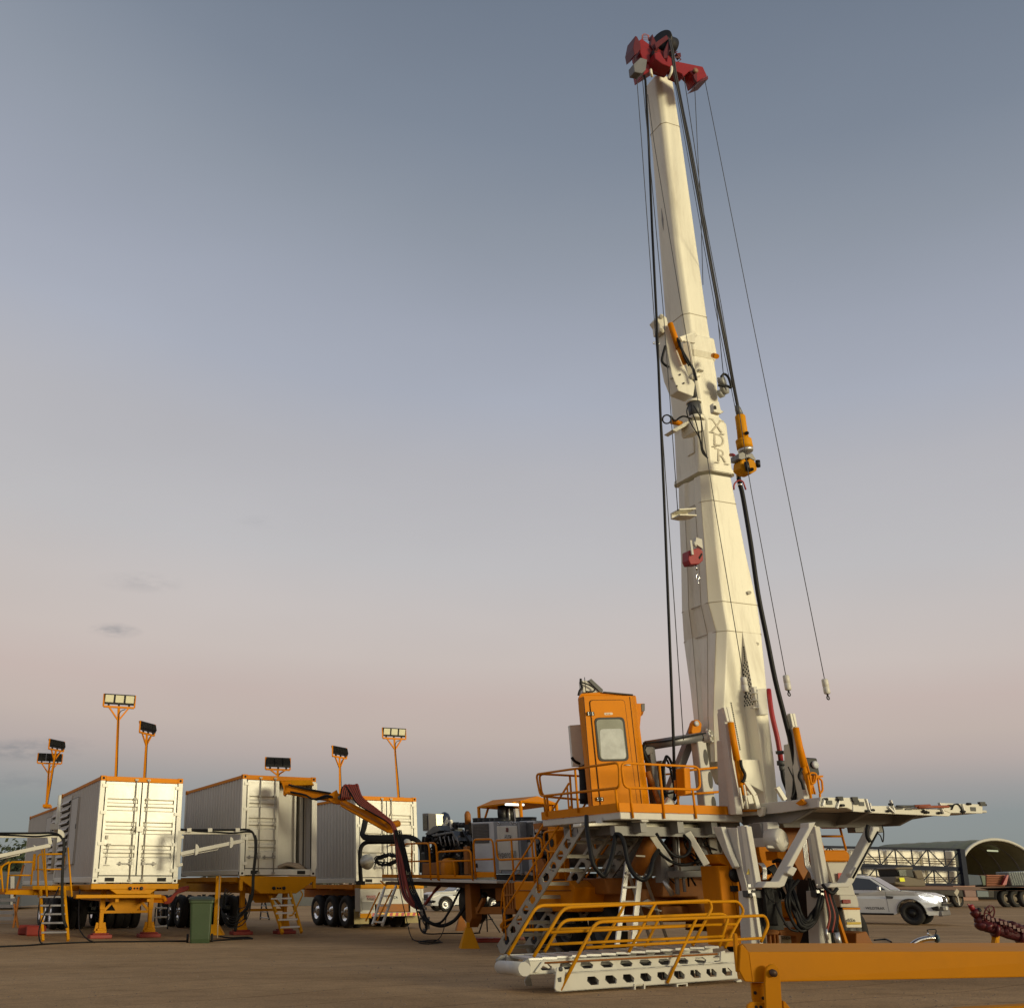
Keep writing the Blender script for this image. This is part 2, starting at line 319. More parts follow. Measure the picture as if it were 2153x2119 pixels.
m5 = gn('ShaderNodeMix', data_type='RGBA', blend_type='MULTIPLY'); m5.inputs[0].default_value = .6; t.links.new(m4.outputs[2], m5.inputs[6]); t.links.new(c5.outputs[0], m5.inputs[7])
t.links.new(m5.outputs[2], b.inputs['Base Color']); b.inputs['Roughness'].default_value = .95; b.inputs['Specular IOR Level'].default_value = .2
ma = gn('ShaderNodeMath', operation='MULTIPLY_ADD'); t.links.new(n2.outputs[0], ma.inputs[0]); ma.inputs[1].default_value = 1.2; t.links.new(n3.outputs[0], ma.inputs[2])
mb_ = gn('ShaderNodeMath', operation='MULTIPLY_ADD'); t.links.new(n4.outputs[0], mb_.inputs[0]); mb_.inputs[1].default_value = .5; t.links.new(ma.outputs[0], mb_.inputs[2])
bp = gn('ShaderNodeBump'); bp.inputs['Strength'].default_value = .45; bp.inputs['Distance'].default_value = .035; t.links.new(mb_.outputs[0], bp.inputs['Height']); t.links.new(bp.outputs[0], b.inputs['Normal'])
g = MB(); g._add([(-2500,-300,0), (2500,-300,0), (2500,4500,0), (-2500,4500,0)], [(0,1,2,3)]); tag(g.build('ground', gm), kind='structure')
pb = MB()
for i in range(5200):
    Y = 7 + 28*rnd.random()**1.3; X = rnd.uniform(-.42, .75)*Y; r = rnd.uniform(.005, .03)*rnd.uniform(.5,1)
    q = [V((X, Y, 0)) + V((rnd.uniform(.6,1)*r*math.cos(a), rnd.uniform(.6,1)*r*math.sin(a), -.003)) for a in (0,1.3,2.5,3.8,5.1)]
    top = V((X, Y, r*rnd.uniform(.5,.9))); pb._add(q+[top], [(k, (k+1) % 5, 5) for k in range(5)])
tag(pb.build('gravel', mat('gravel_stone', (.20,.15,.11), .9, var=.3)), 'small loose stones scattered over the brown dirt yard', 'gravel', kind='stuff')

# ================================================================== containers
def corrugated(mb, x, y0, y1, z0, z1, d=.065, pitch=.278, sgn=-1):
    n = max(1, round((y1-y0)/pitch)); p = (y1-y0)/n; pr = []
    for i in range(n):
        a = y0 + i*p; pr += [(a, 0), (a+p*.25, 0), (a+p*.5, d), (a+p*.75, d)]
    pr.append((y1, 0))
    lo = [(x - sgn*q, y, z0) for y, q in pr]; hi = [(x - sgn*q, y, z1) for y, q in pr]; m = len(pr)
    mb._add(lo + hi, [(i, i+1, m+i+1, m+i) for i in range(m-1)])
def door_leaf(mb, x0, x1, z0, z1, y, ribs=3):
    """front skin with horizontal pressed grooves"""
    H = z1-z0; pr = [(0, 0)]
    for k in range(ribs):
        c = H*(k+1)/(ribs+1)
        for dz, dy in ((-.17,0), (-.14,.055), (-.065,.055), (-.035,0), (.035,0), (.065,.055), (.14,.055), (.17,0)): pr.append((c+dz, dy))
    pr.append((H, 0)); fr = .07
    mb._add([(x0+fr, y+q, z0+z) for z, q in pr] + [(x1-fr, y+q, z0+z) for z, q in pr], [(i, len(pr)+i, len(pr)+i+1, i+1) for i in range(len(pr)-1)])
    for a, b_ in ((x0, x0+fr), (x1-fr, x1)): mb.bb(a, b_, y-.012, y+.045, z0, z1)
    mb.bb(x0+fr, x1-fr, y-.012, y+.065, z0, z0+.07); mb.bb(x0+fr, x1-fr, y-.012, y+.045, z1-.07, z1)
def container(label, P, yaw, L, H=2.9, doors='both', louvre=None, side_door=None, vcut=None, rods=2, fl=None):
    fr_ = Frame(yaw); M = fr_.m(P); wd = 2.438; h = wd/2
    root = thing('shipping_container', label, 'shipping container', P, 'white shipping containers with orange top rails')
    # frame, with x from 0 (left) to wd
    f = MB(M)
    for x0, x1 in ((0, .14), (wd-.14, wd)): f.bb(x0, x1, 0, .14, .15, H-.14); f.bb(x0, x1, L-.14, L, .15, H-.14)
    f.bb(.16, wd-.16, .012, .13, .02, .19); f.bb(.16, wd-.16, L-.13, L-.012, .02, .19)
    for x0, x1 in ((0.01, .09), (wd-.09, wd-.01)): f.bb(x0, x1, .16, L-.16, .02, .17)
    for x in (0, wd-.16):
        for y in (0, L-.16): f.bb(x, x+.16, y, y+.16, 0, .15)
    f.build('frame', CONT, root, .008)
    o = MB(M)
    o.bb(.16, wd-.16, .008, .13, H-.15, H-.015); o.bb(.16, wd-.16, L-.13, L-.008, H-.15, H-.015)
    for x0, x1 in ((.012, .10), (wd-.10, wd-.012)): o.bb(x0, x1, .16, L-.16, H-.11, H-.018)
    for x in (0, wd-.16):
        for y in (0, L-.16): o.bb(x, x+.16, y, y+.16, H-.14, H)
    o.build('top_rail', ORANGE, root, .008)
    k = MB(M)
    for x in (.08, wd-.08):
        for z in (.07, H-.07): k.lathe((x, -.002, z), (0,1,0), [(.001,-.001), (.036,-.001), (.036,.01)], 12)
    for x in (-.002, ):
        for z in (.07, H-.07): k.box((x, .08, z), (.006, .06, .075)); k.box((x, L-.08, z), (.006, .06, .075))
    for x in (.35, wd-.6): k.bb(x, x+.26, .004, .02, .05, .15)
    k.build('corner_hole', CUTOUT, root)
    s = MB(M); corrugated(s, .03, .14, L-.14, .17, H-.11); s.build('side_panel', CONT_SHADE, root)
    s = MB(M); corrugated(s, wd-.03, .14, L-.14, .17, H-.11, sgn=1); s.build('side_panel', CONT_SHADE, root)
    s = MB(M); s.bb(.1, wd-.1, .13, L-.13, H-.05, H-.03); s.build('roof', CONT_SHADE, root)
    s = MB(M); s.bb(.14, wd-.14, L-.06, L-.03, .19, H-.15); s.build('end_wall', CONT_SHADE, root)
    s = MB(M); s.bb(.09, wd-.09, .13, L-.13, .14, .17); s.build('floor', mat('container_floor_ply', (.16,.12,.085), .8), root)
    g_ = MB(M); zt, zb = H-.165, .215
    for z0, z1 in ((.19, .212), (H-.172, H-.152)): g_.bb(.14, wd-.14 if doors == 'both' else h, .02, .05, z0, z1)
    if doors == 'both': g_.bb(h-.02, h+.02, .015, .05, zb, zt)
    g_.bb(.14, .165, .02, .05, zb, zt); g_.bb(wd-.165, wd-.14, .02, .05, zb, zt); g_.build('door_seal', BLACK, root)
    for side in (0, 1):
        if side and doors != 'both': continue
        x0, x1 = (.17, h-.02) if not side else (h+.02, wd-.17)
        d_ = MB(M); door_leaf(d_, x0, x1, zb, zt, .02); dr = d_.build('door', DOORM, root)
        r_ = MB(M); xs = ([x1-.16] if doors == 'both' else [x1-.62, x1-.14]) if not side else [x0+.16]
        for x in xs:
            r_.cyl((x,-.03,.05), (x,-.03,H-.06), .017, n=8)
            for z in (.08, .62, H*.5, H-.62, H-.09): r_.box((x,-.02,z), (.09,.05,.05))
        r_.build('locking_bar', GALV_SHADE, dr)
        q = MB(M)
        for x in xs: q.box((x + (-.22 if not side else .22)*(.8), -.05, .52), (.38,.02,.035)); q.box((x,-.045,.53), (.08,.05,.09)); q.box((x + (-.3 if not side else .3),-.04,.52), (.04,.04,.1))
        q.build('door_handle', STEEL, dr)
        for z in (.34, H*.36, H*.65, H-.28): hg = MB(M); hg.box((x0-.03 if not side else x1+.03, -.012, z), (.15,.03,.085)); hg.build('hinge', CONT, dr)
        if doors == 'both' and not side:
            lk = MB(M); lk.box((h, -.05, H*.5), (.2,.06,.14)); lk.build('lock_box', CONT, dr)
            if fl: a_ = MB(M); a_.box((x0+.14,-.02,H*.42), (.07,.03,.1)); a_.box((x0+.22,-.02,H*.35), (.10,.04,.07)); a_.cyl((x0+.2,-.02,H*.35), (x0+.17,-.02,.5), .01, n=6); a_.box((x0+.2,-.02,.47), (.16,.02,.02)); a_.build('cable_clip', GALV_SHADE, dr)
    if doors == 'left':   # right leaf swung fully open along the side, open interior seen
        d_ = MB(M); d_.bb(wd+.012, wd+.055, .05, 1.12, zb, zt); dr = d_.build('open_door', CONT, root)
        b_ = MB(M)
        for y in (.3, .85): b_.cyl((wd+.075, y, .08), (wd+.075, y, H-.08), .017, n=8)
        b_.build('locking_bar', GALV_SHADE, dr)
        i_ = MB(M); i_.bb(.1, .13, .2, L-.2, .17, H-.12); i_.bb(h-.3, wd-.52, .62, .66, .17, H-.2); i_.bb(wd-.30,wd-.1,.6,2.3,.17,H-.2); i_.bb(wd-.52,wd-.46,.50,.62,.17,H-.25); i_.build('inner_lining', CONT, root)
        s_ = MB(M); s_.bb(wd-.30, wd-.285, 1.3, 2.25, .2, H-.3); s_.bb(wd-.20, wd-.17, .55, .585, .2, H-.3); s_.build('inner_edge', DGREY, root)
    if louvre:
        for y0, y1 in louvre:
            b_ = MB(M); b_.bb(-.012, .03, y0, y1, .45, H-.2); lv = b_.build('louvre_panel', CONT_SHADE, root)
            q = MB(M); n = 10
            for i in range(n):
                z = .62 + i*(H-1.0)/(n-1); q._add([(-.10,y0+.06,z-.05), (-.10,y1-.06,z-.05), (-.012,y1-.06,z+.05), (-.012,y0+.06,z+.05)], [(0,1,2,3)])
                q._add([(-.10,y0+.06,z-.05), (-.10,y1-.06,z-.05), (-.012,y1-.06,z-.06), (-.012,y0+.06,z-.06)], [(0,1,2,3)])
            q.build('louvre', CONT_SHADE, lv)
            q = MB(M)
            for i in range(n): z = .62 + i*(H-1.0)/(n-1); q.bb(-.016, -.013, y0+.08, y1-.08, z-.115, z-.055)
            q.build('louvre_gap', CUTOUT, lv)
    if side_door:
        y0, y1 = side_door; q = MB(M); q.bb(-.022, .03, y0, y1, .55, H-.35); sd = q.build('side_door', GREY if False else CONT_SHADE, root, .006)
        e = MB(M); e.bb(-.035, -.023, y0+.03, y0+.09, H*.55, H*.6); e.bb(-.026,-.0225,y0+.0,y0+.015,.55,H-.35); e.bb(-.026,-.0225,y1-.015,y1,.55,H-.35); e.bb(-.026,-.0225,y0,y1,H-.365,H-.35); e.build('door_handle', DGREY, sd)
    return root, M, fr_, wd, L, H
ZC = 1.45
cB = container('white container with two dented pale doors and two light masts, left of the green bin', W(193,1857,28.3), 24, 7.0, doors='both', louvre=[(4.7, 6.5)], side_door=(3.3, 4.5), fl=True)
pc = W(503.5,1841,30.0); cC = container('white container with its right door open on a bright empty interior', pc, 24, 6.4, doors='left')
pd_ = W(749,1858,34.8); cD = container('white container with closed doors behind the red and black hoses, on the triple axle trailer', pd_, 24, 6.4, doors='both')
cA = container('rearmost white container with louvres at far left, half hidden behind the steps', W(118,1862,37.4), 25, 8.6, H=2.9, doors='both', louvre=[(.5, 2.2)], side_door=(2.4, 3.6))
# canvas bundle on the sill of the open container
M = cC[1]; cb = MB(M)
for i in range(9): y = .22 + .05*i; x0 = 1.25 + .03*i; cb.tube(smooth([(x0, y, .20+.02*rnd.random()), (x0+.3, y+.05*rnd.random(), .24+.16*rnd.random()), (x0+.62, y-.05, .22+.12*rnd.random()), (x0+.9, y, .2)], 4), [.03+.035*rnd.random()]*19 if False else .05, 7)
tag(cb.build('canvas_tarp', mat('tan_canvas', (.36,.28,.20), .9, bump=.3)), 'crumpled tan tarp lying on the floor of the open container', 'tarp')
# tan machine corner of container A front: pale duct box between A and B
mx_ = MB(cA[1]); mx_.bb(-.02, .55, -.55, -.05, .2, 2.95); mx_.bb(.08,.42,-.62,-.55,.3,2.6)
for z in (.5,1.1,1.7,2.3): mx_.bb(-.03,.55,-.57,-.54,z,z+.03)
tag(mx_.build('pale_duct', CONT, None, .02), 'pale grey upright duct between the two left containers', 'duct')
ds = MB(); ds.tube([W(128,1672,36.5), W(124,1715,36.5), W(119,1742,36.5), W(112,1835,36.5)], .10, 10); ds.box(W(122,1738,36.3), (.5,.3,.2))
tag(ds.build('exhaust_pipe', CONT), 'white vertical pipe beside the louvres of the left container', 'pipe')
# decal on container D door
q = MB(cD[1])
for i in range(5): q.bb(.36+.11*i, .44+.11*i, -.0, .004, 2.30, 2.40 + .04*(i % 2)); q.bb(.55+.06*i, .58+.06*i, -.0, .004, 2.18, 2.26)
q.build('door_mark', DGREY, cD[0])
q = MB(cD[1]); q.bb(.52,.78,-.004,.006,.66,.98); q.build('data_plate', mat('pale_plate', (.5,.5,.48), .5), cD[0])

# ================================================================== trailers
def pad(root_l, P, yaw=20, sz=(.62,.42,.10), name='outrigger_pad'):
    m = Frame(yaw).m(P); b_ = MB(m); b_.bb(-sz[0]/2, sz[0]/2, -sz[1]/2, sz[1]/2, .0, sz[2]); b_.bb(-sz[0]*.38, sz[0]*.38, -sz[1]*.38, sz[1]*.38, sz[2], sz[2]+.04)
    return tag(b_.build(name, PAD, None, .03, 2), root_l, 'outrigger pad', 'red outrigger pads under the machines')
def trailer(label, cont, leg_y=1.9, wheels_y=(4.7,5.95,7.2), front='beam', legs=True, zdk=None, rear=False):
    root0, M0, fr_, wd, L, H = cont; P = V(M0.translation); zd = P.z - .01
    P0 = V((P.x, P.y, 0)); M = fr_.m(P0); root = thing('skeletal_trailer', label, 'trailer', P0 + fr_.ex*1.2, 'container trailers')
    c = MB(M)
    for x in (.72, 1.62): c.bb(x, x+.10, .15, max(L, wheels_y[-1]+.7), zd-.48, zd-.06)
    for y in (.9, 2.1, 3.3, 4.5, 5.7): c.bb(.83, 1.61, y, y+.09, zd-.4, zd-.12); c.bb(.02, .71, y, y+.08, zd-.2, zd-.03); c.bb(1.73, wd-.02, y, y+.08, zd-.2, zd-.03)
    c.bb(.0, .07, .3, L, zd-.16, zd-.02); c.bb(wd-.07, wd, .3, L, zd-.16, zd-.02)
    c.build('chassis', YELLOW if not rear else ORANGE, root, .006)
    fb = MB(M)
    if front == 'beam':
        fb.bb(-.02, wd+.02, -.06, .16, zd-.14, zd); fb.prism([(.5,-.05,zd-.141), (wd-.6,-.05,zd-.141), (wd-.8,-.05,zd-.27), (.7,-.05,zd-.27)], (0,.2,0)); fb.bb(-.4,wd-.45,-.02,.2,zd-.37,zd-.28)
        fb.build('front_bolster', YELLOW, root, .01); e = MB(M); e.bb(1.0,1.5,-.068,-.061,zd-.17,zd-.07); e.build('socket_plate', ORANGE, root)
        zz = zd-.12; bl = root
    elif front == 'apron':
        pl = [(0,-.06,zd), (wd-.0,-.06,zd), (wd-.0,-.06,zd-.08), (wd-.65,-.06,zd-.48), (.65,-.06,zd-.48), (0,-.06,zd-.08)]
        fb.prism(pl, (0,.08,0)); fb.bb(0,.1,-.05,.05,zd-.4,zd-.09); fb.bb(wd-.1,wd,-.05,.05,zd-.34,zd-.09); fb.build('front_apron', YELLOW, root, .01); zz = zd-.33
    if front:
        e = MB(M)
        for i, x in enumerate((1.06, 1.19, 1.27, 1.38)): e.lathe((x,-.062,zz), (0,-1,0), [(.048,0), (.048,.05), (.03,.06), (.001,.06)] if i in (0,3) else [(.03,0), (.02,.05), (.001,.06)], 12)
        e.build('air_coupling', BLACKM if True else ALU, root)
    if legs:
        for i, x in enumerate((.52, 1.92)):
            l_ = MB(M); l_.bb(x-.07, x+.07, leg_y-.07, leg_y+.07, .75, zd-.1); l_.bb(x-.055, x+.055, leg_y-.055, leg_y+.055, .26, .75); l_.bb(x-.1,x+.1,leg_y-.1,leg_y+.1,.20,.26); l_.bb(x-.16, x+.16, leg_y-.12, leg_y+.12, .14, .20)
            for k in (-.1, .1): l_.beam((x+k, leg_y, .17), (x+k*.5, leg_y, .4), .03, .16)
            lg = l_.build('landing_leg', YELLOW, root, .006)
        br = MB(M); br.beam((.58, leg_y, .72), (1.1, leg_y, 1.25), .07); br.beam((1.86, leg_y, .72), (1.34, leg_y, 1.25), .07); br.beam((.58, leg_y, .68), (1.86, leg_y, .68), .05, .07)
        br.prism([(.6,leg_y-.02,zd-.3), (1.84,leg_y-.02,zd-.3), (1.5,leg_y-.02,zd-.75), (.94,leg_y-.02,zd-.75)], (0,.04,0)); br.build('leg_brace', YELLOW, root)
    ax = MB(M)
    for y in wheels_y: ax.cyl((.2,y,.52), (wd-.2,y,.52), .07, n=10); ax.bb(.7,.86,y-.5,y+.5,.6,.7); ax.bb(1.6,1.76,y-.5,y+.5,.6,.7); ax.bb(.72,.8,y-.1,y+.1,.6,1.05); ax.bb(1.62,1.7,y-.1,y+.1,.6,1.05)
    ax.build('axle', BLACKM, root)
    for y in wheels_y:
        for x, dr in ((.14, -1), (wd-.14, 1)):
            for off in (0, .32): wheel(root, M @ V((x - dr*off, y, .52)), fr_.ex*dr, .52, .27)
    return root, M, zd
tB = trailer('yellow trailer on two landing legs under the container with closed dented doors', cB, leg_y=.9, wheels_y=(7.0, 8.2, 9.4))
tC = trailer('yellow trailer with angled front apron under the container with the open door', cC, leg_y=1.2, wheels_y=(6.6, 7.8, 9.0), front='apron')
tA = trailer('trailer at far left whose three wheels show beside the yellow steps', cA, leg_y=3, wheels_y=(-2.6, -1.5, -.4), front=None, legs=False)
tD = trailer('triple axle trailer seen from its white rear bumper, with three chromed wheels', cD, leg_y=4, wheels_y=(1.0, 2.25, 3.5), front=None, legs=False, rear=True)
for tr_, names in ((tB, ('red pad under the left landing leg beside the yellow steps', 'red pad under the right landing leg left of the green bin')), (tC, ('red pad under the left landing leg right of the green bin', 'red pad under the landing leg beside the steps below the open container'))):
    for x, l_ in zip((.52, 1.92), names): q_ = tr_[1] @ V((x, .9 if tr_ is tB else 1.2, 0)); pad(l_, V((q_.x, q_.y, 0)), 24)
Mt = tB[1]
for n_, x in enumerate((.52, 1.92)):
    pass
# rear end of the triple axle trailer
root, M, zd = tD
q = MB(M); q.bb(.02, 2.42, -.28, -.18, .78, zd-.12); q.bb(0,.55,-.30,-.28,.5,.98); q.bb(1.9,2.44,-.30,-.28,.5,.98); q.bb(0,2.44,-.32,-.2,.40,.52); q.bb(0,.1,-.3,.12,.55,zd-.12); q.bb(2.34,2.44,-.3,1.0,.55,zd-.12)
q.build('rear_bumper', WHITE, root, .01)
q = MB(M); q.bb(0,2.44,-.34,.1,zd-.14,zd); q.build('rear_bolster', YELLOW, root, .01)
q = MB(M); q.bb(.62,1.85,-.27,-.25,.54,.95); q.build('inner_frame', RUST_SHADE, root)
q = MB(M); q.bb(.06,.5,-.315,-.305,.6,.86); q.build('grey_plate', GREY, root)
for i in range(18):
    x = .42 + i*.11
    q = MB(M); q.prism([(x,-.326,.41), (x+.11,-.326,.41), (x+.14,-.326,.51), (x+.03,-.326,.51)], (0,.004,0)); q.build('reflector_stripe', mat('yellow_reflector', (.75,.45,.03), .4) if i % 2 else mat('red_reflector', (.45,.02,.015), .4), root)
q = MB(M); q.bb(-.02,.4,-.33,-.322,.36,.50); q.build('marker_board', YELLOW, root)
q = MB(M); q.bb(.24,.58,-.30,-.285,.90,1.06); q.build('tail_lamp', mat('red_lamp_lens', (.25,.02,.02), .25), root); q = MB(M); q.bb(1.0,1.45,-.30,-.285,.92,1.05); pl_ = q.build('number_plate', PAPER, root)
text('plate_characters', 'YT24ZA', M @ V((1.225,-.304,.985)), F.ex, Z, .11, BLACK, root, .002)
for x in (.0, 1.95):
    q = MB(M); q.bb(x,x+.55,.18,.20,.16,.62); q.build('mudflap', mat('grimy_yellow_flap', (.40,.33,.16), .7, dirt=.4), root)
# ================================================================== floodlight masts
def light_mast(label, pb, ph, cont, bk, facing='front', yaw=20, wid=.95, Yh=None):
    M0 = cont[1]; zr = M0.translation.z + cont[5]; q0 = cont[2].b(pb[0], pb[1], (M0.translation + cont[2].ey*bk).dot(cont[2].ey)); B = V((q0.x, q0.y, zr)); Yb = B.y
    # keep the same picture column after lowering on to the roof
    B.x = (pb[0]-CU)/FPX*(B.y*cp + (zr-EYE)*sp); T = W(*ph, Yh or Yb); root = thing('floodlight_mast', label, 'floodlight mast', B, 'floodlight masts on the container roofs'); fr_ = Frame(yaw); ex, ey = fr_.ex, fr_.ey
    if T.z - B.z > .6:
        up = (T-B).normalized(); p = MB(); p.beam(B, T - up*.0, .075, .075); p.box(B+Z*.06+ex*.06, (.28,.2,.12)); p.build('pole', ORANGE, root, .006)
    else: up = Z; p = MB(); p.beam(B - Z*.1, T, .075); p.build('pole', ORANGE, root)
    h = min(.42, max(.16, (T-B).length*.4)); q = MB(); q.beam(T - ex*wid/2, T + ex*wid/2, .07, .06)
    for s in (-1, 1): q.beam(T + ex*(s*wid*.33), T - up*h, .05, .05)
    for s in (-1, 1): q.beam(T + ex*(s*(wid/2+.01)), T + ex*(s*(wid/2+.01)) + Z*.40, .03, .05)
    q.build('crossbar', ORANGE, root, .005)
    sg = -1 if facing == 'front' else 1; M = fr_.m(T); tilt = R(14)
    for i in (-1, 0, 1):
        x = i*wid*.335; rot = Matrix.Rotation(tilt*(1 if sg < 0 else -1), 4, 'X'); m = M @ Matrix.Translation((x, 0, .24)) @ rot
        b_ = MB(m); b_.box((0, 0, 0), (.31,.07,.32)); b_.box((0, -sg*.05, 0), (.26,.05,.25))
        for k in range(7): b_.box((-.11+k*.037, -sg*.085, 0), (.008,.04,.22))
        b_.box((0,0,-.19), (.06,.05,.08)); fl = b_.build('floodlight', BLACKM, root, .006)
        g_ = MB(m); g_.box((0, sg*.037, .02), (.255,.008,.225)); g_.build('lens', LENS, fl)
    c = MB(); c.tube(smooth([T+ex*.2-ey*.05-Z*.06, T+ex*.05-ey*.06-Z*.15, T-ey*.05-up*.4, B+(T-B)*.3-ey*.05+ex*.03, B+ex*.03-ey*.06]), .012, 6); c.build('power_cable', BLACK, root)
    return root
light_mast('tall mast with three lit-facing floodlights on the container with dented doors', (243,1622), (250,1487), cB, 1.6)
light_mast('mast turned sideways to the right behind the tallest left floodlight mast', (301,1632), (309,1543), cB, 5.5, yaw=68, facing='back')
light_mast('mast at far left whose three floodlights face away', (97,1690), (104,1605), cA, 3.2, facing='back')
light_mast('far left mast whose floodlights are turned sideways', (96,1692), (118,1577), cA, 2.6, yaw=68, facing='back')
light_mast('low floodlight bar just over the roof edge of the open container', (584,1626), (584,1618), cC, 2.5, facing='back', wid=.85)
light_mast('mast with floodlights turned sideways above the orange hose boom', (715,1670), (714,1592), cD, 3.0, yaw=55, facing='back')
light_mast('tall floodlight mast on the container with closed doors behind the hose boom', (838,1671), (829,1553), cD, 1.5)

# unseen scrub row added behind the camera to block low western light
hd = MB(); r_ = random.Random(3); n_ = 60; prof = []
for i in range(n_+1):
    t_ = i/n_; X = -70 + 190*t_; Y = -14 - 6*math.sin(t_*5)*.3; hgt = 4.35 + .5*math.sin(i*.9) + .4*math.sin(i*2.3+1) + r_.uniform(-.25,.25); prof.append((X, Y, hgt))
hd.loft([[V((X,Y-2,0)), V((X,Y-2.2,h_*.6)), V((X,Y-.9,h_)), V((X,Y+.3,h_*.93)), V((X,Y+1.2,h_*.5)), V((X,Y+1,0))] for X, Y, h_ in prof])
tag(hd.build('added_light_screen', mat('light_screen_foliage', (.05,.06,.03), .9, var=.5)), 'added light-blocking screen shaped as scrub, unseen behind the viewpoint', 'scrub', kind='stuff')
# ================================================================== drill rig
def pm(u, v, Y): r = ray(u, v); return Y/r.y/FPX          # metres per picture pixel at that place
def solve(P, d, u):
    D = P.y*cp + (P.z-EYE)*sp; s = ((u-CU)*D - FPX*P.x)/(FPX*d.x - (u-CU)*d.y*cp); return P + d*s
ex, ey = F.ex, F.ey
RIG = thing('drill_rig', 'large white and orange drilling rig with tall tapering mast, operator cab and deck', 'drilling rig', F.p(14.5, 18, 0))
def ridgeY(v, u):
    Y = 19.6
    for _ in range(5): z = W(u, v, Y).z; Y = 20.15 - .055*(z-4)
    return Y
LV = [(1600,1472,1503,1523,1622),(1504,1459,1500,1521,1615),(1436,1452,1502,1525,1611),(1324,1438,1506,1529,1600),(1264,1434,1489,1519,1592),(1149,1432,1482,1505,1566),(1052,1428,1474,1497,1547),(997,1427,1472,1491,1536)]
LV2 = [(990,1420,1468,1494,1541),(975,1422,1468,1494,1538),(884,1418,1464,1487,1527),(872,1417,1462,1480,1513)]
LV3 = [(872,1416,1460,1479,1512),(779,1407,1449,1463,1506),(675,1402,1436,1451,1488),(500,1388,1415,1427,1463),(300,1372,1394,1405,1435),(158,1358,1377,1388,1413)]
def ring(v, uL, uB, uR, uT):
    P2 = W(uR, v, ridgeY(v, uR)); P1 = solve(P2, (ey-ex).normalized(), uB); P0 = solve(P1, ey, uL); P3 = solve(P2, ex, uT)
    dep = max(.3, (P0-P2).dot(ey)); P4 = P3 + ex*.10 + ey*.12; P5 = P3 + ex*.06 + ey*dep; P6 = P0 + ex*.12 + ey*.12
    return [P0, P1, P2, P3, P4, P5, P6]
def at_v(tab, v):
    for a, b in zip(tab, tab[1:]):
        if a[0] >= v >= b[0]:
            t = (a[0]-v)/(a[0]-b[0]); return tuple(x + (y-x)*t for x, y in zip(a, b))
rings = lambda tab: [ring(*l) for l in tab]
def facet(r_):
    P0, P1 = r_[0], r_[1]; return [P0, P0.lerp(P1,.30) - ex*.035 - ey*.02, P0.lerp(P1,.42) + ex*.03, P0.lerp(P1,.66) + ex*.03, P0.lerp(P1,.76) - ex*.02] + r_[1:]
m = MB().loft([facet(ring(*l)) for l in LV]); MAST = m.build('mast', CREAM, RIG, .02, 2)
m = MB().loft(rings(LV2)); m.build('mast_sleeve', CREAM, MAST, .03, 3)
m = MB().loft(rings(LV3)); m.build('upper_tube', CREAM, MAST, .045, 3)
def grow(r, k): c = sum(r, V())/len(r); return [c + (p-c)*k for p in r]
m = MB().loft([grow(ring(*at_v(LV3, v)), k) for v, k in ((748,1.02),(738,1.17),(706,1.17),(703,1.02))]); m.build('mast_collar', CREAM, MAST, .02)
m = MB().loft([grow(ring(*at_v(LV2, v)), 1.05) for v in (989, 982)])
m.build('mast_flange', CREAM, MAST, .01)
sm_ = MB()
for tab, vv in ((LV, (1326,1264,1052)), (LV3, (659,258))):
    for v in vv: sm_.tube(grow(ring(*at_v(tab, v)), 1.004), .009, 6, closed=True)
sm_.build('weld_seam', mat('weld_seam', (.40,.35,.26), .7), MAST)
m = MB()
for k in (0, 1, 2):
    pts = [(ring(*at_v(LV, v))[0]).lerp(ring(*at_v(LV, v))[1], (.30,.76,1.0)[k]) + (-ex*.04-ey*.015 if k == 0 else -ex*.024 if k == 1 else -ex*.0) for v in (1598,1500,1436,1326,1264,1150,1054)]
    m.tube(pts, .006, 5)
m.build('weld_seam', mat('weld_seam', None), MAST)
# right lower column and foot
def plane_poly(pts, b): return [F.b(u, v, b) for u, v in pts]
def fb_(v): return ring(*at_v(LV, v))[2].dot(ey)
def face_poly(pts, off): return [F.b(u, v, fb_(v)+off) for u, v in pts]
bR = F.b(1570, 1450, 1).dot(ey); bR = ring(1504,1459,1500,1521,1615)[2].dot(ey)
WL = [(1690,1596,1612,1636),(1598,1579,1602,1627),(1488,1565,1587,1613),(1440,1563,1580,1609),(1400,1562,1573,1605),(1327,1560,1560.6,1598)]
def wring(v, uA, uB, uC):
    A = F.b(uA, v, fb_(min(v, 1599))+.0); B = solve(A, -ey, uB); d_ = (A-B).length; C_2 = solve(B, ex, uC); return [A + ey*.1 + ex*.02, A, B, C_2, C_2 + ey*(d_+.1)]
m = MB().loft([wring(*l) for l in WL]); COLM = m.build('mast_column', CREAM, MAST, .012, 2)
dm = MB()
for i in range(27):
    v = 1362 + i*4.7; l = at_v(WL, v); r5 = wring(*l); wpx = l[2]-l[1]; n_ = max(1, int(wpx/5.0)); 
    for k in range(n_):
        f_ = (k + .5 + (.25 if i % 2 else -.25)*(n_ > 1))/n_; c = r5[1].lerp(r5[2], f_) - ex*.004; dm.lathe(c, -ex, [(.0225,0), (.001,.001)], 8)
dm.build('perforation', CUTOUT, COLM)
m = MB(); m.prism(plane_poly([(1543,1597),(1604,1597),(1612,1690),(1610,1690),(1606,1665),(1560,1640)], bR-.12), ey*.8); m.build('mast_foot', CREAM, MAST, .01)
r5 = wring(*at_v(WL, 1475)); bq = r5[2].dot(ey)
m = MB(); m.prism(plane_poly([(1592,1449),(1611,1447),(1616,1502),(1596,1503)], bq-.07), ey*.12); m.prism(plane_poly([(1584,1444),(1592,1443),(1601,1500),(1594,1501)], bq-.05), ey*.08)
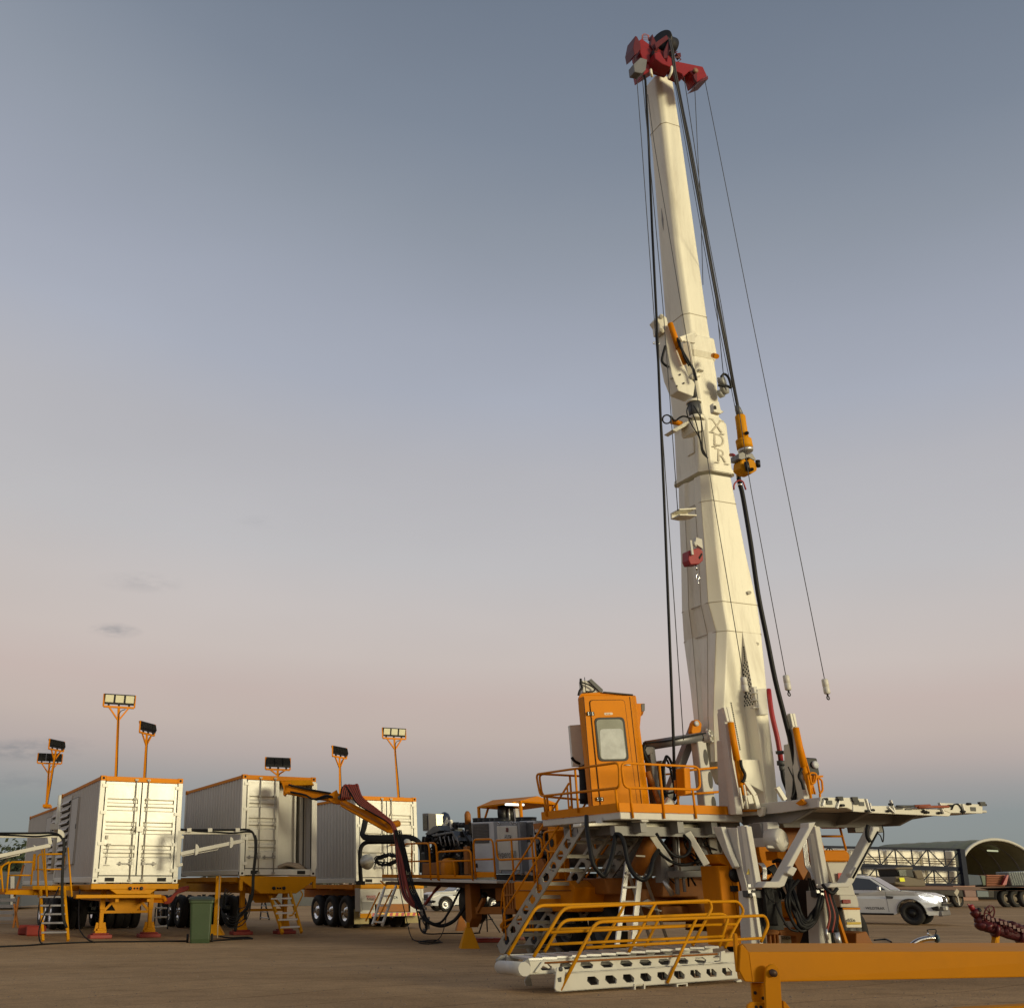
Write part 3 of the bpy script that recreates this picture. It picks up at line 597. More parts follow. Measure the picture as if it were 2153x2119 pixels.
for v in (1455, 1470, 1486): m.prism(plane_poly([(1584,v),(1596,v),(1596,v+3),(1584,v+3)], bq-.08), ey*.1)
m.build('mast_bracket', WHITE, MAST, .008)
dm = MB()
for i in range(26): P = F.b(1537.5+i*.75, 1478+i*3.9, fb_(min(1599,1478+i*3.9))-.012); dm.lathe(P, -ey, [(.017,0), (.001,.001)], 6)
dm.build('perforation', CUTOUT, MAST)
m = MB()
for u, v in ((1576,1246),(1592,1354)): m.cyl(F.b(u,v,fb_(v)+.05), F.b(u,v,fb_(v)-.07), .04)
m.build('lifting_boss', CREAM, MAST)
# letters
bX = ring(*at_v(LV2, 930))[2].dot(ey)-.012; up_m = (F.b(1489,900,bX)-F.b(1493,960,bX)).normalized()
for ch, u, v in (('X',1507.5,897), ('D',1511.5,927), ('R',1517,960)):
    P = F.b(u, v, ring(*at_v(LV2, v))[2].dot(ey)-.018); text('mast_letter', ch, P, ex, up_m, .46, mat('letter_taupe', (.47,.43,.34), .6), MAST, .0005)
    mbs = MB(Frame(20).m((0,0,0)))
    s2 = MB(); hh = .175
    for sx, sz in (((-.15,1),(.15,1),(-.15,-1),(.15,-1)) if ch == 'X' else ((-.13,1),(-.13,-1)) if ch == 'D' else ((-.13,1),(-.13,-1),(.15,-1))):
        c = P + ex*sx + up_m*(sz*hh); s2.beam(c-ex*.06-ey*.003, c+ex*.06-ey*.003, .006, .02, up=up_m) if False else s2.prism([c-ex*.065-up_m*.012, c+ex*.065-up_m*.012, c+ex*.065+up_m*.012, c-ex*.065+up_m*.012], -ey*.002)
    s2.build('letter_serif', mat('letter_taupe', None), MAST)
# hatch on left flank
A0 = ring(*at_v(LV2, 945)); lf = (A0[0]-A0[1]).normalized()
m = MB(); B0 = ring(*at_v(LV2, 905)); c0, c1_ = A0[1].lerp(A0[0], .12), A0[1].lerp(A0[0], .42); d0, d1 = B0[1].lerp(B0[0], .12), B0[1].lerp(B0[0], .42)
m.prism([c0, c1_, d1, d0], -ex*.03); m.build('hatch', CREAM, MAST, .01)
# dark scrape on the tube
m = MB(); q = [at_v(LV3, v) for v in (420,445,468)]; pts = [ring(*x)[1].lerp(ring(*x)[0], .62) - ex*.004 for x in q]
m.prism([pts[0], pts[1]-ey*.03, pts[2], pts[1]+ey*.03], -ex*.004); m.build('scrape_mark', STEEL, MAST)

# ---------------- crown
CR = MB()
def pp(mb, pts, Y, dep, dirv=None): mb.prism([W(u, v, Y) for u, v in pts], (dirv if dirv is not None else ey)*dep); return mb
Yc = 18.75
pp(CR, [(1354,158),(1350,138),(1372,116),(1400,112),(1416,126),(1417,142),(1392,134)], Yc, .4)
pp(CR, [(1344,86),(1350,82),(1368,96),(1394,108),(1400,120),(1380,136),(1352,128),(1346,112)], Yc-.05, .35)
pp(CR, [(1376,112),(1388,109),(1394,120),(1402,131),(1404,120),(1412,124),(1416,138),(1412,143),(1392,135),(1378,124)], Yc-.25, .3)
CRN = CR.build('crown_block', REDC, RIG, .012)
q = MB(); pp(q, [(1331,101),(1336,76),(1340,78),(1346,90),(1348,102),(1341,112),(1334,117)], Yc-.2, .35); q.build('end_plate', MAROON, CRN, .01)
q = MB(); pp(q, [(1368,96),(1372,72),(1378,86),(1386,104),(1376,108)], Yc-.1, .12); pp(q, [(1376,92),(1402,74),(1406,82),(1380,103)], Yc-.22, .06); pp(q, [(1395,112),(1408,80),(1412,90),(1404,122),(1396,124)], Yc-.18, .05); q.build('sheave_guard', MAROON, CRN, .008)
q = MB(); c = W(1397, 96, Yc+.15); q.lathe(c, (ex*.9+ey*.35), [(.001,-.2),(.30,-.2),(.32,-.18),(.27,-.02),(.27,.02),(.32,.18),(.30,.2),(.001,.2)], 28)
c = W(1374, 118, Yc-.1); q.lathe(c, ex, [(.001,-.06),(.11,-.06),(.08,0),(.11,.06),(.001,.06)], 18); q.build('sheave', BLACKM, CRN)
q = MB(); pp(q, [(1332,136),(1347,122),(1361,126),(1358,148),(1349,155),(1334,152)], Yc-.3, .22); q.build('counterweight_box', mat('dull_steel_box', (.16,.16,.17), .55, .2), CRN, .012)
q = MB()
for i in range(3): q.tube([W(1349+(i)*1.4,86-i,Yc), W(1350+i,75-i,Yc), W(1356,73-i*.5,Yc), W(1364-i,75,Yc), W(1366-i*1.3,87,Yc)], .008, 5); q.tube([W(1349,84-i*4,Yc), W(1366,83-i*3.6,Yc)], .006, 5)
q.build('lamp_cage', mat('pink_cage', (.35,.12,.14), .6), CRN)
q = MB()
for a, b_ in (((1404,112),(1412,104)),((1404,112),(1432,126)),((1412,120),(1424,109)),((1412,128),(1428,118)),((1424,132),(1432,126)),((1418,108),(1430,124)),((1405,116),(1420,131))): q.tube([W(*a,Yc), W(*b_,Yc)], .012, 6)
pp(q, [(1422,113),(1431,112),(1432,120),(1428,124)], Yc, .08); q.build('crown_ladder', MAROON, CRN)
J = MB(); Yj = 18.65
pp(J, [(1418,130),(1424,130),(1478,141),(1487,160),(1463,175),(1458,158),(1450,150),(1437,162),(1434,156),(1420,150)], Yj, .32); JIB = J.build('crown_jib', REDC, CRN, .012)
q = MB(); pp(q, [(1466,176),(1488,160),(1489,167),(1470,174)], Yj-.06, .4); pp(q, [(1458,160),(1465,150),(1466,174),(1461,168)], Yj-.04, .06); q.build('jib_plate', MAROON, CRN)
q = MB(); q.lathe(W(1461,151,Yj-.03), -ey, [(.07,0),(.07,.05),(.001,.05)], 14); q.build('jib_sheave', mat('rusty_pin', (.22,.12,.07), .6), CRN)
q = MB()
for u0, v0, u1, v1 in ((1411,136,1405,166),(1368,148,1371,162)): q.tube(smooth([W(u0,v0,Yc-.15), W(u0+1,(v0+v1)/2,Yc-.3), W(u1,v1,Yc-.2)]), .035, 7)
q.build('anchor_lug', CREAM, CRN)

# ---------------- jib crane arm on the mast
Ya = 19.0; A = MB()
pp(A, [(1397,694),(1404,686),(1449,792),(1462,806),(1458,834),(1426,822),(1413,790),(1404,745)], Ya, .30); ARM = A.build('davit_arm', CREAM, RIG, .02, 2)
q = MB(); pp(q, [(1379,672),(1391,659),(1402,668),(1406,684),(1397,700),(1388,698),(1386,682)], Ya-.02, .26); q.cyl(W(1391,666,Ya-.08), W(1391,666,Ya+.3), .05); q.cyl(W(1390,694,Ya-.08), W(1390,694,Ya+.3), .05); q.build('arm_head', CREAM, ARM, .015)
q = MB(); q.cyl(W(1409,681,Ya-.1), W(1427,733,Ya-.1), .065); q.cyl(W(1427,733,Ya-.1), W(1440,766,Ya-.1), .05); q.build('arm_cylinder', ORANGE, ARM)
q = MB(); q.tube(smooth([W(1424,712,Ya-.15), W(1433,735,Ya-.2), W(1446,758,Ya-.2), W(1458,778,Ya-.15), W(1464,800,Ya-.15)]), .03, 7); q.tube(smooth([W(1399,728,Ya), W(1392,755,Ya), W(1395,765,Ya), W(1406,773,Ya)]), .03, 7); q.tube(smooth([W(1428,716,Ya-.2), W(1436,745,Ya-.22), W(1449,770,Ya-.2)]), .022, 6); q.build('arm_hose', BLACK, ARM)
q = MB(); q.beam(W(1430,715,Ya+.1), W(1462,703,Ya+.25), .07, .12); q.beam(W(1443,722,Ya+.05), W(1455,790,Ya+.1), .16, .05); q.prism([W(1430,712,Ya+.1),W(1462,701,Ya+.1),W(1462,722,Ya+.1),W(1440,718,Ya+.1)], ey*.05); q.build('arm_bracket', CREAM, ARM, .006)
q = MB(); q.tube([W(1374+7*math.cos(a)+6, 722+2.2*math.sin(a), Ya) for a in [2*math.pi*i/14 for i in range(14)]], .012, 5, closed=True); q.build('rope_ring', ALU, ARM)
q = MB()
for u, v in ((1411,797),(1414,796),(1423,812),(1438,806),(1430,788)): q.cyl(W(u,v,Ya-.03), W(u,v,Ya), .022, n=8)
q.build('bolt', STEEL, ARM)
q = MB(); q.cyl(W(1455,790,Ya+.1), W(1460,835,Ya+.1), .05); q.cyl(W(1458,848,Ya+.1), W(1464,880,Ya+.1), .14, n=20); q.build('slew_post', DGREY, ARM)
q = MB(); q.cyl(W(1458,845,Ya+.1), W(1458.6,849,Ya+.1), .17, n=20); q.cyl(W(1464,877,Ya+.1), W(1464.5,884,Ya+.1), .17, n=20); q.prism([W(1457,884,Ya-.02),W(1484,884,Ya-.02),W(1482,905,Ya-.02),W(1460,908,Ya-.02),W(1457,900,Ya-.02)], ey*.4); q.cyl(W(1452,795,Ya),W(1470,788,Ya),.06); q.lathe(W(1472,780,Ya-.05), Z, [(.001,.02),(.08,.02),(.08,-.02),(.001,-.02)], 14); q.build('slew_bracket', CREAM, ARM, .01)
q = MB()
for k in range(3):
    a = k*.9; k = k*2.2; q.tube(smooth([W(1449+k*2,850+3*math.sin(a),Ya-.12), W(1444+5*k,866,Ya-.2-.02*k), W(1452+5*k,885+4*math.cos(a),Ya-.16), W(1470+1.5*k,920+4*k,Ya-.12), W(1476+k,950,Ya-.1), W(1488,964,Ya)]), .014, 5)
q.tube([W(1402+9*math.cos(a),882+9*math.sin(a),Ya) for a in [2*math.pi*i/16 for i in range(16)]], .018, 6, closed=True); q.tube(smooth([W(1410,875,Ya), W(1419,885,Ya), W(1430,878,Ya), W(1440,876,Ya), W(1455,882,Ya)]), .02, 6)
q.build('arm_cable', BLACK, ARM)
q = MB(); q.cyl(W(1412,887,Ya+.1), W(1432,891,Ya+.2), .06); q.cyl(W(1500,748,19.4), W(1507,750,19.2), .06); q.build('pivot_pin', ORANGE, MAST)
q = MB(); pp(q, [(1413,904),(1447,884),(1450,892),(1428,904),(1422,908)], 19.1, .3); q.build('rest_bracket', CREAM, MAST, .01)
q = MB(); pp(q, [(1412,1078),(1425,1080),(1446,1076),(1449,1092),(1430,1094),(1413,1091)], 19.3, .05); pp(q, [(1412,1078),(1447,1076),(1448,1079),(1413,1081)], 19.3, -.25); pp(q, [(1413,1089),(1449,1090),(1449,1093),(1413,1092)], 19.3, -.25); q.build('rest_bracket', CREAM, MAST, .006)
q = MB(); pp(q, [(1499,848),(1512,844),(1516,862),(1523,866),(1515,870),(1501,866)], 19.15, .12); q.build('lifting_plate', CREAM, MAST, .01); q = MB(); q.lathe(W(1504,857,19.14), -ey, [(.05,0),(.001,.002)], 10); q.build('plate_hole', CUTOUT, MAST)
# red snatch block with hook
q = MB(); pp(q, [(1448,1158),(1468,1152),(1478,1158),(1479,1178),(1470,1186),(1452,1187),(1448,1178)], 19.35, .22); sb = q.build('snatch_block', RED, RIG, .012)
q = MB(); pp(q, [(1469,1172),(1475,1163),(1477,1166),(1471,1176)], 19.345, -.006); q.build('block_slot', CUTOUT, sb)
q = MB(); q.beam(W(1452,1137,19.3), W(1456,1167,19.3), .05, .04); q.prism([W(1464,1130,19.4),W(1476,1134,19.4),W(1478,1154,19.4),W(1462,1143,19.4)], ey*.1); q.tube([W(1459,1140,19.4), W(1463,1150,19.4)], .03); q.build('block_hanger', WHITE, sb)
q = MB(); q.tube([W(1463,1187,19.4), W(1465,1200,19.4)], .014); q.tube([W(1467+3.2*math.cos(a),1213+6*math.sin(a),19.4) for a in [2*math.pi*i/14 for i in range(14)]], .010, 6, closed=True); q.tube(smooth([W(1467,1219,19.4), W(1469,1226,19.4), W(1466,1227,19.4)]), .012); q.build('hook', CHROME, sb)
# sheave cluster right of the mast
q = MB(); c = W(1518,803,19.6); q.lathe(c, (ex*.5-ey).normalized(), [(.001,-.06),(.13,-.06),(.10,0),(.13,.06),(.001,.06)], 20); q.lathe(W(1523,818,19.65), (ex*.4-ey).normalized(), [(.001,-.05),(.14,-.05),(.14,.05),(.001,.05)], 20); q.lathe(W(1516,828,19.7), (ex*.4-ey).normalized(), [(.001,-.05),(.10,-.05),(.10,.05),(.001,.05)], 20); cs = q.build('cable_sheave', mat('grey_sheave', (.33,.33,.31), .5, .2), MAST)
q = MB(); q.tube(smooth([W(1516,793,19.5), W(1523,787,19.5), W(1532,795,19.5), W(1537,815,19.5), W(1528,812,19.5), W(1510,811,19.5)]), .03, 7); q.build('sheave_bracket', BLACKM, MAST)

# ---------------- ropes and hoses (things that hang)
def rope(name, label, cat, pts, r, mt, n=6, sm=False, group=None):
    P = [W(*p) for p in pts]; b_ = MB().tube(smooth(P, 5) if sm else P, r, n); return tag(b_.build(name, mt), label, cat, group)
ROPE = mat('steel_rope', (.035,.035,.04), .6)
GR = 'ropes and hoses hanging from the mast crown'
rope('hoist_hose', 'thick black hose hanging straight down left of the mast', 'hose', [(1352,150,18.8),(1357,170,18.8),(1364,305,18.8),(1371,480,18.8),(1380,660,18.8),(1388,860,18.9),(1396,1040,19),(1416,1556,19.2),(1418,1640,19.3)], .03, BLACK, 8, group=GR)
rope('guide_rope', 'outermost thin wire rope hanging left of the mast', 'rope', [(1334,118,18.7),(1338,155,18.7),(1349,300,18.7),(1373.5,640,18.8),(1402,1040,19),(1437,1556,19.4)], .009, ROPE, group=GR)
rope('guide_rope', 'thin wire rope running down close beside the left edge of the mast', 'rope', [(1350,158,18.6),(1363,300,18.7),(1393.6,640,18.7),(1410,860,18.8),(1425,1075,19.1)], .009, ROPE, group=GR)
for k, dx in enumerate((0, 3.5)):
    rope('hoist_rope', ('left' if k == 0 else 'right') + ' strand of the thick hoisting ropes holding the yellow rotary head', 'rope', [(1405+dx*.8,80,18.6),(1412+dx,110,18.5),(1417+dx,150,18.5),(1446+dx,300,18.6),(1508+dx,640,18.8),(1550+dx*.7,856,18.95)], .022, ROPE, 7, group=GR)
rope('guide_rope', 'thin wire just left of the thick hoisting ropes', 'rope', [(1414,150,18.6),(1441,300,18.6),(1502,640,18.9),(1546,860,19)], .007, ROPE, group=GR)
rope('guide_rope', 'thin wire from the red jib to the grey sheaves beside the mast', 'rope', [(1438,163,18.6),(1459,300,18.7),(1483,470,18.8),(1505,630,19.0),(1521,788,19.4)], .009, ROPE, group=GR)
rope('guide_rope', 'nearly vertical thin wire behind the thick hoisting ropes', 'rope', [(1460,170,18.8),(1466,300,18.9),(1474,460,19),(1478,600,19.9)], .008, ROPE, group=GR)
def line(label, pts):
    root = thing('tag_line', label, 'weighted line', W(*pts[-1]), 'white weighted lines hanging from the crown'); P = [W(*p) for p in pts]
    MB().tube(P, .008, 6).build('wire', ROPE, root); e = P[-1]
    MB().lathe(e, -Z, [(.001,0),(.05,.0),(.062,.02),(.062,.15),(.058,.155),(.058,.165),(.062,.17),(.062,.28),(.05,.30),(.001,.30)], 16).build('weight', WHITE, root)
    MB().tube([e-Z*.30, e-Z*.34], .02).tube([e - Z*.38 + ex*(.03*math.cos(a)) + Z*(.035*math.sin(a)) for a in [2*math.pi*i/12 for i in range(12)]], .012, 6, closed=True).build('eye', BLACKM, root)
line('rightmost weighted line hanging free from the tip of the red jib', [(1482,170,18.6),(1508,300,18.6),(1575,640,18.8),(1656,1040,19),(1733.5,1428,19.2)])
line('weighted line hanging just left of the rightmost one, below the yellow rotary head', [(1420,150,18.4),(1452,300,18.45),(1516,640,18.6),(1555,871,18.6),(1572,987,18.7),(1581,1040,18.8),(1652,1420,19)])
line('weighted line hanging across the front of the mast to its lower perforated plate', [(1362,200,18.5),(1375,300,18.5),(1438,679,18.55),(1474,880,18.6),(1499,1040,18.8),(1563,1424,19.25)])
kh = [(1552,1000,19.3),(1556,1020,19.3),(1562,1045,19.3),(1578,1140,19.3),(1594,1250,19.3),(1613,1345,19.4),(1630,1430,19.5),(1650,1510,19.6),(1668,1585,19.7),(1672,1640,19.8),(1668,1690,19.9)]
root = thing('mud_hose', 'thick black hose from a red gooseneck down the right side of the mast', 'hose', W(1552,1000,19.3)); MB().tube(smooth([W(*p) for p in kh], 4), .048, 10).build('hose', BLACK, root)
MB().tube(smooth([W(1536,957,19.5), W(1542,958,19.4), W(1547,966,19.35), W(1549,985,19.3)]), .04, 10).lathe(W(1549,988,19.3), Z, [(.001,.03),(.07,.03),(.07,-.03),(.001,-.03)], 14).build('gooseneck', RED, root)
MB().cyl(W(1549,990,19.3), W(1552,1006,19.3), .038).cyl(W(1555,1018,19.3), W(1556,1022,19.3), .052).build('coupling', CHROME, root)
MB().tube(fillet([W(1543,1030,19.25), W(1543,1018,19.25), W(1552,1010,19.25), W(1562,1012,19.25), W(1568,1030,19.25)], .08), .018, 7).build('hose_clamp', RED, root)
root = thing('standpipe', 'dark red bent pipe rising behind the right side of the mast foot', 'pipe', W(1640,1600,20.3))
MB().tube(fillet([W(1616,1450,20.6), W(1622,1500,20.4), W(1636,1558,20.3), W(1642,1600,20.3)], .3), .05, 10).build('pipe', RED, root)
MB().cyl(W(1642,1600,20.3), W(1643,1609,20.3), .085).cyl(W(1640,1579,20.2), W(1641,1585,20.2), .09, n=6).cyl(W(1643,1610,20.3), W(1645,1620,20.3), .055).build('union', DGREY, root); MB().tube(smooth([W(1644,1616,20.3), W(1648,1640,20.3), W(1656,1662,20.3), W(1664,1690,20.3)]), [.05]*19 if False else .045, 9).build('hose_tail', BLACK, root)
# rotary head
root = thing('rotary_head', 'yellow rotary head hanging from the thick ropes beside the mast', 'rotary head', W(1590,995,18.9)); Yt = 18.95
def lat(mb, p0, p1, prof, n=24):
    a, b_ = W(*p0, Yt), W(*p1, Yt); L = (b_-a).length; return mb.lathe(a, b_-a, [(r*.86*pm(p0[0], p0[1], Yt), h*L) for r, h in prof], n)
lat(MB(), (1549,853), (1557,877), [(.1,0),(4.5,0.02),(7,.3),(8.5,.95),(.1,1)]).build('rope_socket', mat('dull_grey_socket', (.12,.12,.12), .5, .4), root)
lat(MB(), (1556,875), (1563,926), [(.1,0),(11,0),(12,.03),(12,.45),(12.5,.5),(12,.55),(13,.97),(.1,1)]).build('head_body', YELLOW, root)
lat(MB(), (1563,925), (1567,946), [(.1,0),(17,0),(18.5,.06),(18.5,.3),(17.8,.34),(18.5,.4),(18.5,.9),(.1,1)]).build('gear_housing', YELLOW, root)
lat(MB(), (1567,945), (1569,952), [(.1,0),(18,0),(18,.6),(15,1),(.1,1)]).build('lower_ring', ALU, root)
q = MB(); pp(q, [(1553,954),(1562,950),(1570,956),(1582,953),(1590,966),(1587,969),(1574,962),(1560,967),(1553,965)], Yt-.12, .25); q.build('bail', STEEL, root, .01)
q = MB(); pp(q, [(1558,969),(1566,963),(1570,972),(1577,963),(1587,969),(1592,980),(1592,989),(1581,996),(1568,994),(1557,985)], Yt-.11, .24); cl = q.build('pipe_clamp', YELLOW, root, .015)
q = MB(); q.cyl(W(1581,987,Yt-.2), W(1581,987,Yt+.2), .04); q.cyl(W(1569,972,Yt-.18), W(1573,990,Yt-.18), .05); q.cyl(W(1570,911,Yt-.16), W(1571,911,Yt), .04); q.cyl(W(1593,969,Yt-.1), W(1594,982,Yt-.1), .05); q.build('clamp_pin', BLACKM, cl)
# ================================================================== rig: decks, cab, rollers, posts
def hoop(mb, pts, r=.024, rad=.12, n=8): mb.tube(fillet(list(pts)+[pts[0]], rad) if False else fillet(pts, rad, closed=True), r, n, closed=True)
# cab deck
zt = 2.68
c0 = PZ(1305,1722,2.55); cl_ = PZ(1134,1736,2.55)
ac, bc = c0.dot(ex), c0.dot(ey); bl = bc + 2.7
M = F.m((0,0,0))
m = MB(M); m.bb(ac, 14.2, bc, bl, 2.55, zt-.002); m.bb(ac+.45, ac+.62, bc-.01, bc+.3, 2.51, 2.55)
m.bb(ac-.04, ac-.0, bc+.55, bc+.75, 2.46, 2.6); DECK = m.build('cab_deck', WHITE, RIG, .012)
m = MB(M); m.bb(ac-.012, 14.0, bc-.02, bc, zt, zt+.16); m.bb(ac-.02, ac, bc-.02, bl, zt, zt+.16); m.build('kick_plate', ORANGE, DECK, .004)
m = MB(M)
for a in (ac+.5, ac+1.35, ac+2.15): m.bb(a, a+.14, bc+.1, bl, 2.33, 2.549)
m.bb(ac+.1, 14.0, bc+.35, bc+.5, 2.28, 2.45); m.bb(ac+.1, 14.0, bc+1.6, bc+1.75, 2.3, 2.5); m.prism([F.p(ac-.5,bc+.55,2.42),F.p(14.2,bc+.55,2.22),F.p(14.2,bc+.55,2.44),F.p(ac-.5,bc+.55,2.50)], ey*.1) if False else None
m.build('deck_joist', GREY, DECK)
m = MB(); m.prism([F.b(1220,1738,bc+.5),F.b(1300,1734,bc+.5),F.b(1380,1741,bc+.5),F.b(1478,1743,bc+.5),F.b(1478,1733,bc+.5),F.b(1390,1731,bc+.5),F.b(1300,1728,bc+.5),F.b(1220,1731,bc+.5)], ey*.25); m.build('deck_arm', CREAM, DECK, .01)
# railing (all tubes of one section make one part)
def rail_sec(pts_list, posts, name='guard_rail', mt=ORANGE, parent=None, r=.024):
    m = MB()
    for p in pts_list: hoop(m, p, r)
    for a, b_ in posts: m.cyl(a, b_, r, n=8)
    return m.build(name, mt, parent or DECK)
B_ = lambda l, b: [F.b(u, v, b) for u, v in l]
A_ = lambda l, a: [F.a(u, v, a) for u, v in l]
rail_sec([B_([(1306,1604),(1469,1612),(1472,1660),(1312,1656)], bc-.03)], [tuple(B_(x, bc-.03)) for x in ([(1324,1658),(1331,1720)], [(1386,1607),(1397,1721)], [(1456,1660),(1464,1721)])])
rail_sec([A_([(1301,1603),(1127,1628),(1136,1674),(1303,1656)], ac-.03)], [tuple(A_(x, ac-.03)) for x in ([(1144,1673),(1150,1716)], [(1209,1617),(1216,1708)], [(1294,1658),(1299,1704)])])
rail_sec([B_([(1133,1627),(1226,1632),(1228,1682),(1140,1674)], bl-.05)], [tuple(B_(x, bl-.05)) for x in ([(1150,1675),(1154,1716)], [(1198,1630),(1204,1716)])])
rail_sec([B_([(1420,1622),(1516,1613),(1530,1656),(1522,1664),(1420,1672)], bc+.7)], [tuple(B_(x, bc+.7)) for x in ([(1518,1664),(1524,1700)], [(1425,1672),(1428,1715)])])
m = MB(); hoop(m, B_([(1379,1630),(1420,1626),(1424,1680),(1383,1684)], bl-.1), .022); hoop(m, A_([(1529,1614),(1546,1618),(1564,1676),(1541,1668)], 14.15), .02); m.build('guard_rail', ORANGE, DECK)
# orange service box and hose reel on the deck
q = MB(); q.prism(B_([(1438,1614),(1451,1614),(1454,1668),(1441,1670)], bc+.35), ey*.25); q.build('service_box', ORANGE, DECK, .01)

# ---- operator cab
Fc = Frame(4); cbP = W(1246, 1702, 19.75); bcab = cbP.dot(Fc.ey); C_ = lambda l, o=0.0: [Fc.b(u, v, bcab+o) for u, v in l]
back = V((.245,.97,0)).normalized()*1.35
body = C_([(1215,1468),(1221,1458),(1262,1454),(1337,1463),(1368,1716),(1240,1718)])
m = MB(); front = C_([(1227,1463),(1327,1463),(1355,1716),(1249,1718)], -.10); mid = C_([(1215,1468),(1337,1463),(1369,1716),(1240,1718)], .14)
bk = [p + back for p in mid]; tf = C_([(1229,1459),(1325,1460)], 0)
m.loft([front, mid, bk], cap=True); roofp = C_([(1221,1458),(1262,1455),(1335,1462)], .1)
m.prism([mid[0], roofp[0], roofp[1], roofp[2], mid[1]], back*.96)
CAB = m.build('operator_cab', ORANGE, RIG, .03, 3)
q = MB(); dpl = fillet(C_([(1239.5,1473),(1312,1472),(1340,1699),(1263.5,1701)], -.101), .07, 3, closed=True); q.prism(dpl, -Fc.ey*.022); DOOR = q.build('cab_door', ORANGE, CAB, .006)
q = MB()
for l in ([(1227.5,1466),(1247,1716)], [(1324,1465),(1352,1716)], [(1331,1464),(1361,1716)]): P = C_(l, -.104 if l[0][0] != 1331 else .02); q.tube(P, .006, 5)
q.tube(fillet(C_([(1239,1472.3),(1312.6,1471.4),(1340.8,1699.8),(1263,1701.8)], -.108), .07, 3, closed=True), .007, 5, closed=True); q.build('panel_gap', CUTOUT, CAB)
q = MB(); q.prism(fillet(C_([(1249,1509),(1312,1507.5),(1322.5,1600),(1258,1601)], -.123), .10, 4, closed=True), -Fc.ey*.015); wf = q.build('window_frame', BLACKM, DOOR, .004)
PANE = mat('cab_window_pane', (.42,.45,.42), .12, spec=.9, var=.10, scale=1.2)
q = MB(); q.prism(fillet(C_([(1253,1513),(1308.5,1512),(1318,1596),(1262.5,1597)], -.139), .09, 4, closed=True), -Fc.ey*.004); q.build('window_pane', mat('window_grey_glass', (.21,.23,.19), .1, spec=.9), wf)
q = MB(); q.prism(fillet(C_([(1261,1533),(1309,1532),(1317,1595),(1264,1596)], -.1435), .07, 4, closed=True), -Fc.ey*.002); q.build('window_reflection', mat('painted_sky_reflection', (.46,.50,.50), .06, spec=1, var=.28, scale=2.6), wf)  # pale pane painted as the sky's reflection in the glass
for u, v in ((1241.5,1500.5),(1261,1680)):
    q = MB(); q.prism(C_([(u-7,v-4),(u+7,v-4),(u+8,v+4),(u-6,v+4)], -.125), -Fc.ey*.02); hg = q.build('door_hinge', BLACKM, DOOR, .004)
    q = MB()
    for du, dv in ((-4.5,-2),(4.5,-2),(-4,2),(5,2)): P = C_([(u+du,v+dv)], -.146)[0]; q.cyl(P, P - Fc.ey*.006, .010, n=8)
    q.build('hinge_bolt', ALU, hg)
q = MB(); q.prism(fillet(C_([(1270,1498.5),(1288,1498),(1288.5,1502.8),(1271,1503.5)], -.124), .02, 3, closed=True), -Fc.ey*.003); q.build('round_decal', mat('decal_cream', (.6,.5,.4), .5), DOOR); q = MB(); [q.prism(C_([(u,1500),(u+1.6,1500),(u+1.8,1502.2),(u+.2,1502.2)], -.1275), -Fc.ey*.002) for u in (1274,1277.5,1281)]; q.build('decal_mark', RUST_SHADE, DOOR)
q = MB(); P = C_([(1312,1607),(1325,1607.5)], -.15); q.cyl(P[0], P[1], .018); q.build('door_latch', CREAM, DOOR)
q = MB(); P = C_([(1336,1479),(1355,1479),(1355,1492),(1348,1498),(1345,1534),(1344,1534)], .35); q.prism(P, back*.5); hd = q.build('side_hood', ORANGE, CAB, .01)
q = MB(); q.prism(C_([(1348,1480),(1356,1479),(1356,1494),(1349,1497)], .34), Fc.ey*.5); q.build('hood_lamp', DGREY, hd, .008)
q = MB(); q.prism(C_([(1268,1453.5),(1331,1459.5),(1331,1461.5),(1268,1456)], .05), back*.9); q.build('roof_hatch', BLACKM, CAB)
q = MB(); q.prism(C_([(1223,1430),(1236,1431),(1263,1456),(1225,1457)], .5), Fc.ey*.2); rb = q.build('roof_camera', WHITE, CAB, .01)
q = MB(); q.prism(C_([(1238,1431),(1243,1427),(1268,1450),(1267,1456),(1262,1455)], .45), Fc.ey*.25); q.build('camera_shade', DGREY, rb)
q = MB(); q.tube(smooth(C_([(1216,1462),(1219,1452),(1224,1446),(1221,1436),(1221,1427)], .4)), .025, 7); q.tube(smooth(C_([(1221,1434),(1238,1440),(1250,1448),(1246,1454),(1232,1454)], .42)), .016, 6); q.tube(C_([(1229,1424),(1232,1457)], .44), .008, 5); q.build('roof_cable', BLACK, rb)
q = MB(); q.prism([Fc.b(u, v, bcab+.9) for u, v in ((1197.5,1525),(1224,1523),(1236,1610),(1205,1611))], Fc.ey*.12); q.build('sun_panel', CONT, CAB, .005)
q = MB(); q.tube(smooth(C_([(1222,1610),(1228,1625),(1230,1690)], .9)), .11, 10); q.tube(smooth(C_([(1219,1606),(1208,1600),(1202,1592)], .9)), .03, 6); q.build('air_pipe', BLACK, CAB)
